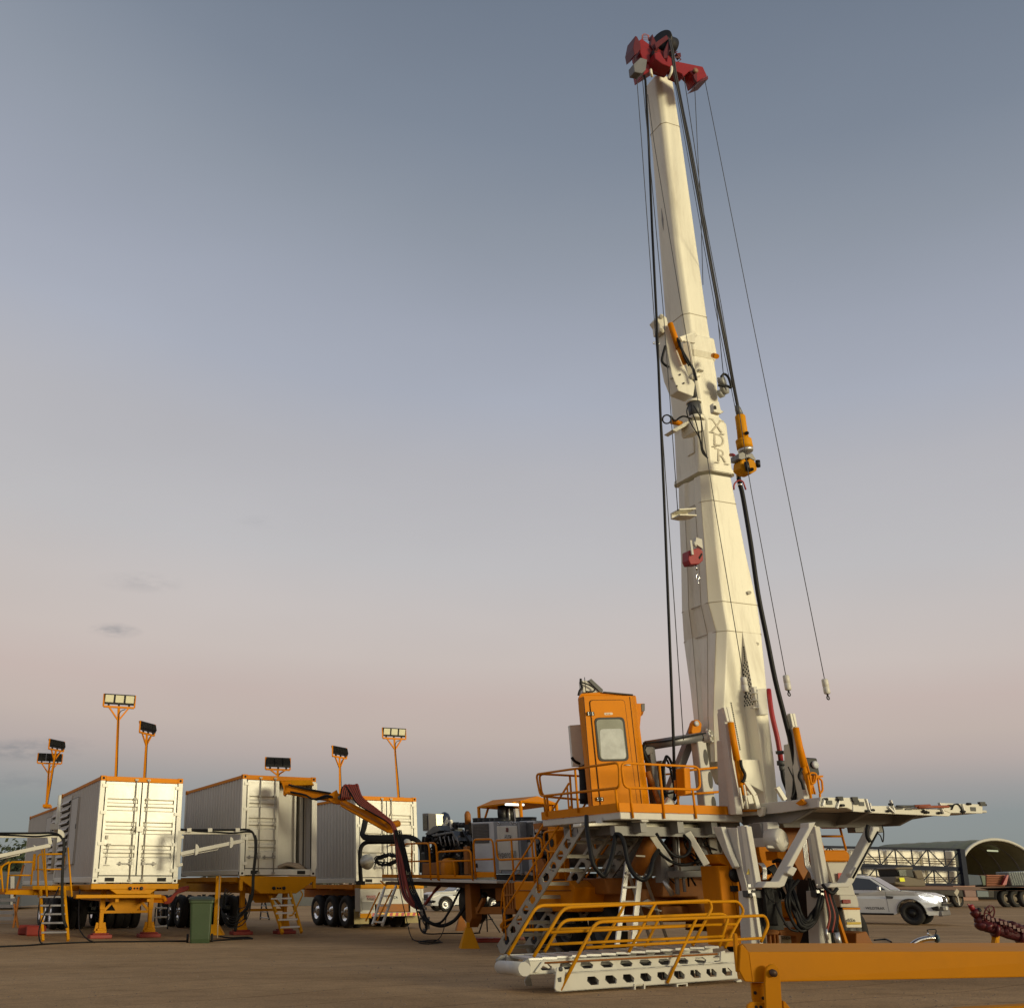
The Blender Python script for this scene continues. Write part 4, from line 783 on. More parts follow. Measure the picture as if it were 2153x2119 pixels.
# ---- roller frame beside the mast
ROL = MB(); Yr = 20.35
ROL.cyl(W(1358,1568,Yr), W(1478,1549,Yr), .10, n=20); RF = ROL.build('pipe_roller', mat('scuffed_grey_roller', (.17,.17,.18), .45, .5, dirt=.4, scale=14), RIG)
q = MB(); c = W(1490,1549,Yr); ax = (W(1490,1549,Yr)-W(1478,1551,Yr)).normalized(); q.lathe(W(1476,1551.5,Yr), ax, [(.001,0),(.12,0),(.12,.10),(.15,.1),(.15,.14),(.10,.16),(.001,.16)], 20)
for i in range(8):
    a = i*math.pi/4; xx = ax.orthogonal().normalized(); yy = ax.cross(xx); P = W(1476,1551.5,Yr)+ax*.12 + xx*.15*math.cos(a) + yy*.15*math.sin(a); q.cyl(P, P+ax*.05, .025, n=8)
q.build('roller_flange', WHITE, RF)
q = MB(); q.tube(smooth([W(1352,1562,Yr-.15), W(1400,1558,Yr-.16), W(1440,1550,Yr-.16), W(1484,1541,Yr-.15)]), .018, 7); q.tube(smooth([W(1356,1566,Yr-.14), W(1352,1578,Yr-.14), W(1360,1598,Yr-.1), W(1368,1606,Yr-.05)]), .05, 8); q.build('roller_hose', BLACK, RF)
def gline(p, q_, w, d, Y, Y2=None): 
    m = MB(); a, b_ = W(*p, Y), W(*q_, Y2 or Y); m.beam(a, b_, w, d, up=ey); return m
q = MB(); q.beam(W(1364,1572,Yr), W(1382,1716,Yr+.1), .14, .22, up=ey); q.beam(W(1388,1600,Yr+.2), W(1394,1716,Yr+.2), .1, .2, up=ey); q.prism([W(u,v,Yr-.12) for u,v in ((1352,1570),(1374,1570),(1374,1582),(1362,1588))], ey*.24); q.build('roller_post', GREY, RF, .01)
# right post with ovals
q = MB(); q.prism([W(u,v,Yr-.05) for u,v in ((1466,1556),(1484,1556),(1507,1700),(1521,1795),(1494,1795),(1483,1700))], ey*.22); rp = q.build('roller_post', WHITE, RF, .012)
q = MB()
for (u, v, h) in ((1484,1592,17),(1494,1640,18),(1501,1690,16),(1508,1742,14),(1513,1774,19)):
    q.prism([W(u+4.6*math.cos(a)+ (h*math.sin(a))*-.10, v - h*math.sin(a), Yr-.054) for a in [2*math.pi*i/16 for i in range(16)]], -ey*.003)
q.build('oval_hole', mat('shadowed_hole', (.10,.095,.085), .8), rp)
q = MB(); q.beam(W(1463,1522,20.6), W(1398,1690,20.9), .16, .16, up=ey); q.build('stay_tube', GREY, RIG)
q = MB(); q.prism([W(u,v,20.35) for u,v in ((1457,1520),(1462,1513),(1470,1514),(1476,1522),(1474,1538),(1466,1545),(1458,1546),(1454,1538))], ey*.12); sh = q.build('stay_head', ORANGE, RIG, .01); q = MB(); q.lathe(W(1463.5,1521.5,20.35), -ey, [(.055,0),(.055,.03),(.001,.03)], 14); q.build('stay_pin', LGREY, sh)
q = MB()
for (u,v,r,ph) in ((1408,1636,.28,0),(1410,1642,.30,.4),(1404,1640,.26,.8)):
    c = W(u,v,20.2); q.tube([c + ex*(r*.55*math.cos(a)) + Z*(r*1.6*math.sin(a)) + ey*.03*math.sin(a*2+ph) for a in [2*math.pi*i/26 for i in range(26)]], .022, 6, closed=True)
q.tube(smooth([W(1400,1610,20.1), W(1424,1625,20.1), W(1424,1660,20.1), W(1395,1670,20.15)]), .02, 6)
tag(q.build('coiled_hose', BLACK), 'coil of black hose hanging on the deck railing beside the roller frame', 'hose')
q = MB(); q.cyl(W(1361,1622,20.1), W(1372,1650,20.1), .06); q.cyl(W(1372,1650,20.1), W(1390,1700,20.1), .05); q.build('deck_cylinder', RUST_SHADE, RIG); q = MB(); q.beam(W(1385,1700,19.9),W(1412,1690,19.9),.10,.10); q.cyl(W(1398,1686,20),W(1412,1695,20),.12); q.build('swivel_joint', CREAM, RIG)
# ---- masts legs with white slide rails and orange cylinders
def ram(pre, rail, plate, ob, Y, dark=None):
    q = MB(); q.prism([W(u,v,Y) for u,v in rail], ey*.16); r_ = q.build('slide_rail', WHITE, RIG, .006)
    for (a, b_, c, d) in pre: q = MB(); q.prism([W(u,v,Y-.04) for u,v in (a,b_,c,d)], ey*.08); q.build('rail_cap', CONT, r_, .004)
    q = MB(); q.cyl(W(*ob[0],Y-.1), W(*ob[1],Y-.1), .062, n=14); q.cyl(W(*ob[1],Y-.1), W(*ob[2],Y-.1), .05, n=12); q.tube([W(ob[0][0]+8,ob[0][1]+20,Y-.14), W(ob[2][0]+8,ob[2][1],Y-.12)], .018, 6); q.build('lift_cylinder', ORANGE, RIG)
    cc_ = W(sum(x[0] for x in plate)/4, sum(x[1] for x in plate)/4, Y+.35).dot(ex); q = MB(); q.prism([F.a(u,v,cc_) for u,v in plate], ex*.10); return q.build('leg_plate', WHITE, RIG, .01)
ram([((1521.5,1487),(1527,1487),(1534,1517),(1529,1517)),((1528,1487),(1533.5,1487),(1541,1517),(1535,1517))], [(1520,1489),(1527,1489),(1533,1518),(1540,1600),(1562,1712),(1548,1712)], [(1506,1558),(1522,1554),(1544,1712),(1512,1712)], [(1536,1519),(1549,1598),(1561,1672)], 19.0)
q = MB(); aa_ = W(1533,1610,19.2).dot(ex); q.prism([F.a(u,v,aa_) for u,v in ((1508,1500),(1521,1489),(1532,1550),(1548,1660),(1550,1712),(1530,1712),(1514,1580))], ex*.1); q.build('rail_back', WHITE, RIG)
ram([((1661,1500),(1665.5,1500),(1672,1528),(1667,1528)),((1666.5,1500),(1672,1500),(1677,1528),(1673,1528))], [(1660,1502),(1666,1502),(1673,1529),(1683,1600),(1705,1690),(1692,1690)], [(1647,1566),(1661,1563),(1690,1690),(1652,1690)], [(1673,1530),(1690,1612),(1706,1670)], 19.6)
q = MB(); aa_ = W(1675,1610,19.8).dot(ex); q.prism([F.a(u,v,aa_) for u,v in ((1650,1512),(1661,1502),(1676,1570),(1694,1650),(1697,1692),(1676,1692),(1660,1590))], ex*.1); q.build('rail_back', WHITE, RIG)
q = MB()
for i in range(5):
    for j in range(9): P = F.a(1515+i*4+j*.6, 1656+j*5.2, W(1522,1630,19.35).dot(ex)-.004); q.prism([P-ey*.02, P+ey*.02, P+ey*.02+Z*.018, P-ey*.02+Z*.018], -ex*.004)
q.build('vent_slot', DGREY, RIG)
q = MB(); q.tube(smooth([W(1557,1598,18.8),W(1559,1612,18.8),W(1566,1628,18.8),W(1564,1640,18.8),W(1560,1644,18.8)]), .03, 7); q.tube(smooth([W(1686,1615,19.3),W(1680,1632,19.3),W(1686,1645,19.3),W(1690,1660,19.3)]), .03, 7); q.tube(smooth([W(1657,1612,19.6),W(1667,1635,19.5),W(1671,1660,19.5),W(1663,1679,19.5)]), .012, 6); q.build('ram_hose', BLACK, RIG)
q = MB(); q.beam(W(1566,1643,18.9), W(1586,1672,18.9), .09, .08); q.beam(W(1586,1672,18.9), W(1594,1700,18.9), .09, .08); q.beam(W(1633,1655,19.4), W(1650,1682,19.4), .10, .08); q.tube([W(1555,1656,18.8),W(1562,1700,18.8)], .02, 7); q.tube([W(1564,1650,18.8),W(1572,1700,18.8)], .02, 7); q.beam(W(1572,1672,18.9),W(1577,1690,18.9),.14,.1); q.build('hinge_link', CREAM, RIG, .006)
# ---- work light on the right ram
q = MB(); q.prism([W(u,v,19.5) for u,v in ((1690,1592),(1718,1594),(1724,1628),(1720,1632),(1696,1628))], ey*.25); wl = q.build('work_light', BLACKM, RIG, .015); q = MB(); q.lathe(W(1713,1608,19.5), -ey, [(.075,0),(.075,.03),(.06,.045),(.001,.05)], 16); q.build('lamp_lens', LGREY, wl); q = MB(); q.prism([W(u,v,19.55) for u,v in ((1688,1591),(1693,1592),(1700,1640),(1694,1640))], ey*.2); q.build('light_bracket', RUST_SHADE, wl)
m = MB(); hoop(m, [W(u,v,19.4) for u,v in ((1701,1624),(1718,1626),(1713,1646),(1706,1648))], .02, .08); hoop(m, [W(u,v,19.5) for u,v in ((1719,1634),(1728,1640),(1730,1662),(1724,1668))], .02, .08); m.cyl(W(1724,1668,19.5),W(1724,1690,19.5),.02); m.prism([W(u,v,19.45) for u,v in ((1703,1630),(1731,1630),(1731,1634),(1716,1636),(1707,1660),(1700,1650))], ey*.03); m.cyl(W(1700,1640,19.4),W(1706,1688,19.4),.025); m.build('light_guard', ORANGE, RIG)

# ---- right-hand working wing (pipe handling deck)
w0 = PZ(1723,1697,2.70); aw, bw = w0.dot(ex), w0.dot(ey)
def S(pl, z0, z1): return [F.p(a, b, z0) for a, b in pl], V((0,0,z1-z0))
wp = [(aw,bw),(aw+4.15,bw),(aw+4.3,bw+.75),(aw+3.2,bw+2.4),(aw+.1,bw+3.1),(aw,bw+3.1)]
m = MB(); m.prism(*S(wp, 2.70, 2.745)); WING = m.build('working_wing', WHITE, RIG, .008)
m = MB(); m.prism(A_([(1484,1702),(1725,1676),(1723,1697),(1640,1709),(1487,1723)], aw-.001), ex*.04); m.build('side_beam', WHITE, WING, .008)
Bw = lambda l, o=0.0: [F.b(u, v, bw+o) for u, v in l]
segs = [[(1723,1676),(1792,1677),(1792,1703),(1780,1698),(1723,1697)], [(1793,1678),(1822,1679),(1826,1708),(1794,1706)], [(1826,1694),(1875,1694),(1935,1699),(1978,1702),(2000,1709),(1996,1716),(1826,1709)], [(1978,1688),(2066,1691),(2066,1710),(1998,1709),(1975,1700)]]
for i, sg in enumerate(segs): m = MB(); m.prism(Bw(sg, -.03 - .012*(i % 2)), ey*.05); m.build('edge_panel', CONT, WING, .006)
m = MB()
for u, v in ((1744,1687),(1811,1690),(2046,1701)): m.prism(Bw([(u-6,v-4.5),(u+5,v-4),(u+6,v+4.5),(u-5,v+4)], -.046), -ey*.006)
for u0, u1, v in ((1885,1898,1700),(1904,1918,1701)): m.prism(Bw([(u0,v-1.5),(u1,v-1.5),(u1,v+1.5),(u0,v+1.5)], -.046), -ey*.004)
m.build('step_recess', DGREY, WING)
m = MB()
for u, v in ((1735,1680),(1763,1681),(1770,1693),(1823,1705),(1833,1703),(1868,1705),(1872,1691),(1943,1706),(1948,1708),(1975,1709),(1997,1694),(2024,1706),(2036,1690),(2068,1692)):
    m.cyl(F.b(u-3,v,bw-.06), F.b(u+5,v,bw-.07), .022, n=8)
for u, v in ((1796,1680),(1799,1687),(1765,1679),(2064,1690)): m.box(F.b(u,v,bw-.05), (.10,.08,.07))
m.build('latch', BLACKM, WING)
m = MB()
for p, q_ in (((1820,1679),(1828,1707)),((1828,1688),(1831,1708)),((1872,1682),(1881,1709)),((1867,1696),(1880,1709)),((1936,1692),(1948,1710)),((1974,1687),(1984,1711)),((2022,1690),(2028,1710)),((1733,1678),(1729,1694)),((1765,1680),(1759,1700))): m.beam(F.b(*p,bw-.05), F.b(*q_,bw-.05), .05, .03)
m.build('folding_bracket', ALU, WING, .004)
m = MB(); m.tube([F.b(1922,1695,bw-.1), F.b(1955,1693.5,bw-.1)], .025, 8); m.tube([F.b(1930,1697,bw-.12), F.b(1994,1695.5,bw-.12)], .025, 8); m.build('safety_pole', mat('rust_red_pole', (.28,.07,.03), .5), WING); m = MB(); m.tube([F.b(1885,1695,bw-.1), F.b(1922,1695,bw-.1)], .02, 8); m.tube([F.b(1500,1705,bw+2.3), F.b(1590,1703,bw+2.3)], .02, 6); m.build('pole_tail', DGREY, WING)
m = MB(); m.tube(A_([(1531,1705.5),(1606,1703.5)], aw-.05), .02, 8); m.prism(A_([(1678,1689),(1690,1680),(1697,1688),(1694,1692),(1686,1694)], aw-.04), -ex*.06); m.build('hinge_bar', ORANGE, WING)
m = MB(); m.tube(smooth(B_([(2001,1702),(2006,1692),(2015,1691),(2022,1701),(2024,1712)], bw-.06)), .012, 6); m.build('wing_cable', BLACK, WING)
m = MB()
for (u,v) in ((1536,1716),(1603,1712)): m.prism(A_([(u-6,v-14),(u+8,v-16),(u+6,v+2),(u-1,v+5),(u-6,v)], aw-.02), -ex*.06)
m.tube(fillet(A_([(1554,1690),(1558,1676),(1570,1670),(1578,1682)], aw-.1), .15, 4), .09, 10); m.build('clevis', CREAM, WING, .008)
# ribs under the wing
m = MB()
for a in (aw+.15, aw+1.5, aw+2.8): m.prism([F.p(a,bw+.25,2.699), F.p(a,bw+2.3,2.699), F.p(a,bw+2.1,2.5), F.p(a,bw+.9,2.48)], ex*.09)
m.prism([F.p(aw+.1,bw+1.1,2.699), F.p(aw+3.9,bw+.8,2.699), F.p(aw+3.2,bw+.9,2.60), F.p(aw+2.2,bw+1.1,2.45), F.p(aw+.3,bw+1.2,2.42)], ey*.12); m.box(F.p(aw+2.3,bw+1.2,2.42), (.55,.3,.12)); m.box(F.p(aw+.0,bw+2.4,2.45),(.4,.4,.3)); m.build('wing_rib', GREY, WING, .008)
# bent support arms
def bent(pts, Y, w, name, mt=WHITE, par=None, Y2=None):
    m = MB(); m.prism([W(u, v, Y) for u, v in pts], ey*w); return m.build(name, mt, par or RIG, .01)
bent([(1603,1866),(1611,1853),(1637,1853),(1700,1740),(1700,1730),(1716,1728),(1662,1832),(1650,1862),(1640,1866)], 17.7, .2, 'support_arm')
bent([(1655,1832),(1664,1820),(1677,1826),(1668,1842),(1655,1836)], 17.62, .1, 'arm_bracket')
bent([(1741,1866),(1746,1857),(1778,1855),(1835,1745),(1835,1738),(1849,1738),(1850,1744),(1795,1855),(1785,1865)], 17.9, .2, 'support_arm')
bent([(1786,1835),(1797,1822),(1806,1826),(1800,1838),(1790,1846)], 17.85, .1, 'arm_bracket')
q = MB(); q.tube([W(1846,1748,17.8), W(1793,1846,17.8)], .016, 6); q.tube(smooth([W(1826,1735,17.7),W(1823,1745,17.7),W(1824,1760,17.7),W(1830,1770,17.7)]), .035, 7); q.tube(smooth([W(1843,1750,17.7),W(1851,1757,17.7),W(1856,1770,17.7),W(1858,1752,17.7),W(1855,1735,17.7)]), .01, 6); q.tube(smooth([W(1760,1868,17.8),W(1750,1878,17.7),W(1740,1872,17.7),W(1730,1860,17.8)]), .03, 7); q.build('arm_hose', BLACK, RIG)
# ================================================================== rig: lower works
def pr(name, pts, Y, dep, mt, par, bev=.008, dv=None):
    m = MB(); m.prism([W(u, v, Y) for u, v in pts], (dv or ey)*dep); return m.build(name, mt, par, bev)
def tb(name, paths, r, mt, par, n=7, sm=True):
    m = MB()
    for p in paths: P = [W(*q) for q in p]; m.tube(smooth(P) if sm and len(P) > 2 else P, r, n)
    return m.build(name, mt, par)
# two outrigger posts with slide rails
for k, (dx, Yp) in enumerate(((0, 18.0), (144, 18.25))):
    D = lambda l, dx=dx, k=k: [(u+dx*(1 if k else 0), v) for u, v in l]
    aa_ = W(1570+(144 if k else 0),1800,Yp).dot(ex); m = MB(); m.prism([F.a(u,v,aa_) for u,v in D([(1549,1737),(1569,1737),(1590,1858),(1590,1868),(1573,1868),(1562,1830)])], ex*.12); post = m.build('leg_post', WHITE, RIG, .008)
    pr('post_flange', D([(1565,1735),(1573,1735),(1587,1840),(1606,1858),(1607,1864),(1602,1867),(1584,1868),(1578,1830)]), Yp-.06, .10, CREAM, post, .01)
    m = MB(); m.lathe(W(1600+dx*k, 1859, Yp-.07), -ey, [(.045,0),(.045,.03),(.001,.03)], 12); m.build('pivot_pin', DGREY, post)
    m = MB(); m.prism([W(u,v,Yp+.02) for u,v in D([(1573,1873),(1584,1873),(1596,1990),(1580,1990)])], ey*.25); leg = m.build('jack_leg', WHITE, RIG, .008)
    m = MB()
    for i in range(17): v = 1884 + i*6; P = W(1585+dx*k+i*.9, v, Yp-.0); m.box(P, (.05,.06,.045))
    m.build('rack_teeth', CREAM, leg)
    pr('jack_guide', D([(1589,1885),(1598,1885),(1612,1985),(1598,1985)]), Yp+.05, .2, BLACKM, leg)
    pr('slide_block', D([(1570,1872),(1600,1872),(1604,1888),(1572,1886)]), Yp-.02, .12, DGREY, leg)
    m = MB()
    for i in range(4): P = W(1575+dx*k+(i%2)*9, 1862+i*6, Yp-.1); m.box(P, (.05,.04,.05))
    m.build('valve', ALU, leg)
pr('warning_sign', [(1569,1838),(1573.5,1826),(1579,1838)], 17.98, -.01, mat('sign_yellow', (.55,.42,.06), .5), RIG, 0)
for pts_, Yb_ in (([(1497,1738),(1516,1738),(1532,1790),(1545,1822),(1540,1826),(1520,1790)], 18.9), ([(1527,1740),(1549,1740),(1552,1780),(1562,1830),(1570,1865),(1575,1960),(1570,1962),(1558,1865),(1548,1830),(1534,1776)], 18.7)):
    aa_ = W(pts_[1][0], 1790, Yb_).dot(ex); m = MB(); m.prism([F.a(u,v,aa_) for u,v in pts_], ex*.12); m.build('post_bracket', WHITE, RIG, .008)
# orange bodies
M = F.m((0,0,0))
pr('rear_body', [(1596,1736),(1718,1736),(1742,1840),(1750,1965),(1596,1965)], 20.6, 2.2, RUST_SHADE, RIG)
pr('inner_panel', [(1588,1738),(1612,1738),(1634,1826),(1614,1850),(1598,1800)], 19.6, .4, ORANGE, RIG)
pr('inner_panel', [(1636,1736),(1678,1736),(1700,1830),(1690,1850),(1662,1800)], 19.9, .5, RUST_SHADE, RIG)
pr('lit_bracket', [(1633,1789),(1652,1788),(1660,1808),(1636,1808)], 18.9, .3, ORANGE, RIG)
pr('recess_shade', [(1625,1845),(1700,1845),(1725,1895),(1620,1895)], 20.5, .08, mat('shadowed_brown_steel', (.06,.03,.02), .7), RIG)  # dark plate standing in for the shade inside the rear body
pr('rear_bumper', [(1592,1897),(1712,1896),(1718,1928),(1596,1930)], 19.7, .5, ORANGE, RIG, .02)
pr('rear_bumper', [(1594,1931),(1716,1929),(1720,1950),(1598,1953)], 19.8, .4, ORANGE, RIG, .02)
pr('number_plate', [(1637,1937),(1668,1936),(1669,1949),(1638,1950)], 19.6, .01, PAPER, RIG, 0); text('plate_characters', 'YB 44MD', W(1653,1943,19.59), ex, Z, .12, BLACK, RIG, .001)
pr('tow_bar', [(1564,1951),(1572,1949),(1636,1955),(1640,1960),(1636,1965),(1566,1961)], 18.6, .14, RUST_SHADE, RIG)
pr('tow_bar', [(1638,1956),(1684,1954),(1690,1960),(1682,1984),(1676,1984),(1674,1968),(1642,1966)], 18.7, .14, RUST_SHADE, RIG)
pr('sign_plate', [(1643,1967),(1672,1966),(1674,1990),(1645,1992)], 18.9, .02, mat('grubby_cream_plate', (.42,.38,.26), .6), RIG, 0); text('sign_lettering', 'wildDesert', W(1658,1972,18.88), ex, Z, .07, BLACK, RIG, .001)
for u0 in (1618, 1627, 1634): pr('spare_bar', [(u0,1965),(u0+4,1965),(u0+6,1990),(u0+2,1990)], 18.7, .08, RUST_SHADE, RIG)
# mast pivot head
pr('mast_shoe', [(1597,1730),(1613,1730),(1617,1778),(1611,1778)], 18.9, .3, GREY, RIG); pr('mast_shoe', [(1613,1728),(1636,1728),(1640,1745),(1624,1778),(1616,1780)], 18.8, .4, WHITE, RIG)
m = MB(); m.lathe(W(1632,1766,18.7), -ey+ex*.3, [(.001,-.15),(.20,-.15),(.21,.1),(.15,.16),(.001,.17)], 20); m.lathe(W(1635,1766,18.52), -ey, [(.07,0),(.06,.03),(.001,.03)], 12); m.beam(W(1612,1780,18.6), W(1632,1781,18.6), .05); m.beam(W(1644,1770,18.6), W(1652,1778,18.6), .12); m.build('pivot_head', WHITE, RIG, .01)
# orange jack column
m = MB(); m.prism([W(u,v,18.9) for u,v in ((1510,1820),(1534,1820),(1562,1990),(1528,1990))], ey*.1); m.prism([W(u,v,18.9) for u,v in ((1534,1820),(1548,1822),(1574,1990),(1562,1990))], V((.3,.95,0))*.35); m.prism([W(u,v,18.98) for u,v in ((1510,1820),(1534,1820),(1562,1990),(1528,1990))], ey*.5)
jc = m.build('jack_column', ORANGE, RIG, .012); m = MB(); m.lathe(W(1544,1840,18.88), V((.25,-.97,0)), [(.12,0),(.12,.03),(.09,.05),(.001,.05)], 18); m.box(W(1543,1868,18.9), (.14,.06,.10)); m.build('sensor', BLACKM, jc)
pr('column_head', [(1504,1796),(1522,1796),(1540,1808),(1548,1820),(1534,1822),(1515,1815)], 18.95, .4, ORANGE, RIG)
m = MB(); m.cyl(W(1385,1735,19.9), W(1338,1832,20.2), .15, n=18); m.build('lift_ram', RUST_SHADE, RIG); m = MB(); m.beam(W(1337,1799,19.9),W(1356,1800,19.9),.03,.03); m.build('ram_clip', CREAM, RIG)
m = MB(); a = W(1368,1808,20.3); m.lathe(a, V((-.5,-.86,0)), [(.001,.02),(.27,.0),(.30,-.08),(.30,-.75),(.001,-.75)], 24); m.build('air_tank', GREY, RIG)
# hoist unit behind
m = MB(); m.prism([W(u,v,20.0) for u,v in ((1388,1776),(1402,1776),(1408,1856),(1392,1856))], ey*.2); m.beam(W(1402,1838,19.95), W(1500,1836,19.95), .14, .12); m.beam(W(1400,1828,20.1), W(1498,1822,20.1), .06, .08); m.beam(W(1417,1752,20), W(1425,1880,20), .07); m.beam(W(1436,1840,20), W(1440,1875,20), .05); m.beam(W(1498,1838,20), W(1506,1884,20), .07); hu = m.build('hoist_frame', GREY, RIG, .006)
m = MB(); m.lathe(W(1440,1792,20.5), -ey, [(.001,.1),(.33,.1),(.33,-.3),(.001,-.3)], 24); m.build('hoist_drum', RUST_SHADE, hu); m = MB(); m.prism([W(u,v,20.2) for u,v in ((1468,1752),(1478,1760),(1490,1800),(1492,1830),(1466,1830))], ey*.05); m.build('drum_guard', GREY, hu)
m = MB(); m.beam(W(1369,1752,19.3), W(1412,1818,19.2), .10, .12); m.beam(W(1446,1750,19.0), W(1486,1818,18.9), .09, .12); m.build('deck_strut', CREAM, RIG, .006)
m = MB(); m.tube([W(1425,1752,19.9), W(1430,1830,19.9)], .02); m.tube([W(1396,1850,19.9),W(1414,1882,19.9)],.05); m.build('chrome_rod', ALU, RIG)
m = MB(); rr = random.Random(4)
for i in range(26): u, v = rr.uniform(1405,1500), rr.uniform(1755,1835); s_ = rr.uniform(.04,.13); m.box(W(u,v,20.4+rr.random()*.5), (s_,s_,s_*rr.uniform(.6,2)))
for i in range(14): u, v = rr.uniform(1405,1495), rr.uniform(1750,1820); m.tube(smooth([W(u,v,20.2), W(u+rr.uniform(-15,15),v+rr.uniform(5,25),20.1), W(u+rr.uniform(-20,20),v+rr.uniform(10,50),20.3)]), rr.uniform(.01,.025), 5)
m.build('hoist_fittings', BLACKM, RIG)
# chassis of the carrier running back from the mast
m = MB(M); m.bb(12.75, 15.2, 17.4, 23.0, 1.02, 1.34); m.bb(13.3, 14.7, 17.2, 24, .72, 1.02); CH = m.build('chassis', RUST_SHADE, RIG, .02)
pr('side_beam', [(1270,1846),(1375,1845),(1392,1860),(1392,1884),(1280,1880)], 21.0, .8, RUST_SHADE, RIG, .02)
pr('side_beam', [(1392,1845),(1500,1850),(1515,1880),(1480,1930),(1465,1886),(1392,1886)], 20.6, .8, RUST_SHADE, RIG, .02)
for b_ in (18.6, 20.0, 21.4): wheel(RIG, F.p(12.95, b_, .52), -ex, .52, .32, DGREY)
wheel(RIG, F.p(16.1, 18.3, .52), -ey*0+ex, .52, .32, DGREY)
# white fender block at the right rear
pr('fender', [(1736,1811),(1786,1811),(1792,1852),(1800,1880),(1801,1908),(1766,1905),(1750,1860)], 19.9, .8, WHITE, RIG, .03); pr('fender_top', [(1732,1787),(1780,1787),(1787,1796),(1788,1811),(1733,1811)], 19.85, .9, ORANGE, RIG, .02)
pr('red_panel', [(1761,1835),(1774,1835),(1776,1853),(1763,1853)], 19.85, -.01, mat('red_reflector', None), RIG, 0)
pr('fender_step', [(1765,1881),(1801,1881),(1806,1898),(1806,1908),(1768,1907)], 19.72, .2, WHITE, RIG, .012); pr('tail_lamp', [(1769,1891),(1786,1891),(1787,1899),(1770,1899)], 19.7, -.03, mat('red_lamp_lens', None), RIG, .005)
fl = pr('mudflap', [(1772,1909),(1808,1909),(1813,1950),(1780,1950)], 19.6, .03, CREAM, RIG, .01); pr('flap_band', [(1771,1908),(1807,1908),(1808,1912),(1772,1912)], 19.59, -.01, ORANGE, fl, 0)
pr('flap_stripe', [(1780,1938.5),(1809.5,1938),(1810,1943),(1781,1943.5)], 19.59, -.006, mat('stripe_yellow', (.60,.42,.04), .5), fl, 0)
text('flap_lettering', 'wildDesert', W(1793.5,1934.5,19.58), ex, Z, .088, BLACK, fl, .001)
wheel(RIG, W(1772,1958,20.3), -ey+ex*.2, .50, .5, DGREY); pr('inner_tyre', [(1753,1905),(1784,1905),(1806,1955),(1800,1985),(1762,1985)], 20.4, .4, TYRE, RIG, .05)
m = MB(); P = [W(u,v,20.5) for u,v in ((1727,1740),(1775,1740),(1779,1788))]; m.tube([P[0],P[1]], .02); m.tube([W(1766,1740,20.5),W(1779,1788,20.5)], .024); m.tube([W(1725,1758,20.5),W(1770,1758,20.5)], .022); m.tube([W(1727,1770,20.5),W(1732,1790,20.5)], .02); m.build('guard_rail', ORANGE, RIG)
pr('diagonal_stay', [(1752,1900),(1757,1900),(1785,1985),(1779,1985)], 19.2, .06, ORANGE, RIG, .004)
pr('ground_plate', [(1800,1962),(1822,1958),(1836,1984),(1800,1990)], 19.4, .5, RUST_SHADE, RIG)
# hydraulic hose loops at the rear
hr = random.Random(11)
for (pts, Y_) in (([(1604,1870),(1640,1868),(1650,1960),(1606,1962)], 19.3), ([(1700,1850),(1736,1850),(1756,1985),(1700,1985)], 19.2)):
    pr('recess_shade', pts, Y_, .3, mat('black_machine_paint', None), RIG)  # black slabs stand in for deep shade behind the hoses
HB = thing('hydraulic_hoses', 'tangle of black hydraulic hoses looping between the two white rear posts', 'hoses', W(1660,1960,18.3))
for i in range(9):
    o = i*3.2; g0 = lambda: hr.uniform(-5,5); o2 = hr.uniform(-2,26); tb('hose', [[(1648+o+g0(),1850,18.4),(1655+o2*.8+g0(),1890,18.2+hr.uniform(-.2,.1)),(1663+o2*1.1,1930-o2*.6+g0(),18.1),(1685+o2*.4+g0(),1958-o2*1.1,18.05),(1710+g0(),1942-o2*.9,18.1),(1724+g0(),1900,18.2+hr.uniform(-.2,.1)),(1727+g0(),1866,18.3)]], .026+.008*hr.random(), BLACK, HB)
for i in range(7):
    o = i*2.6; tb('hose', [[(1603+o*.8,1856+hr.uniform(-3,3),18.0),(1608+o,1880,17.95),(1612+o,1915,17.95),(1614+o*1.2,1945,18.0)]], .030, BLACK, HB)
for i in range(6):
    o = i*3; tb('hose', [[(1600+o*1.2,1838,18.5),(1612+o,1826-o*.5,18.4),(1626+o*.6,1838,18.4),(1634+o*.5,1862,18.4),(1640+o,1890,18.4)]], .018, BLACK, HB)
for i in range(9):
    o = i*3.4; tb('hose', [[(1700+o*.5,1850+hr.uniform(-4,4),18.9),(1708+o,1880,18.6),(1716+o*1.2+hr.uniform(-4,4),1920,18.4),(1722+o*1.4,1955,18.3),(1730+o,1985,18.3)]], .024, BLACK, HB)
for i in range(5):
    o = i*4; tb('hose', [[(1625+o*.6,1812-o*.3,18.9),(1640+o*.5,1808+o*.6,18.7),(1652+o*.4,1830,18.6),(1662+o*.4,1870,18.5)]], .028, BLACK, HB)
for i in range(6):
    o = i*2.5; tb('hose', [[(1733+o,1868,18.2),(1738+o,1890,18.1),(1745+o*1.3,1925,18.05),(1738+o*1.5,1960,18.05)]], .022, BLACK if i % 3 else HOSER, HB)
tb('wire_loop', [[(1628,1868,17.9),(1640,1875,17.8),(1643,1890,17.8),(1632,1898,17.8),(1618,1890,17.9),(1611,1872,17.9)]], .008, BLACK, HB); tb('hose', [[(1631,1900,17.9),(1645,1930,17.8),(1660,1952,17.8),(1678,1958,17.8)]], .02, BLACK, HB)
m = MB(); m.tube([W(1758,1960,18.0),W(1766,1990,18.0)], .05, 9); m.tube([W(1737,1952,18.0),W(1740,1975,18.0)], .025); m.build('hose_fitting', ALU, HB)
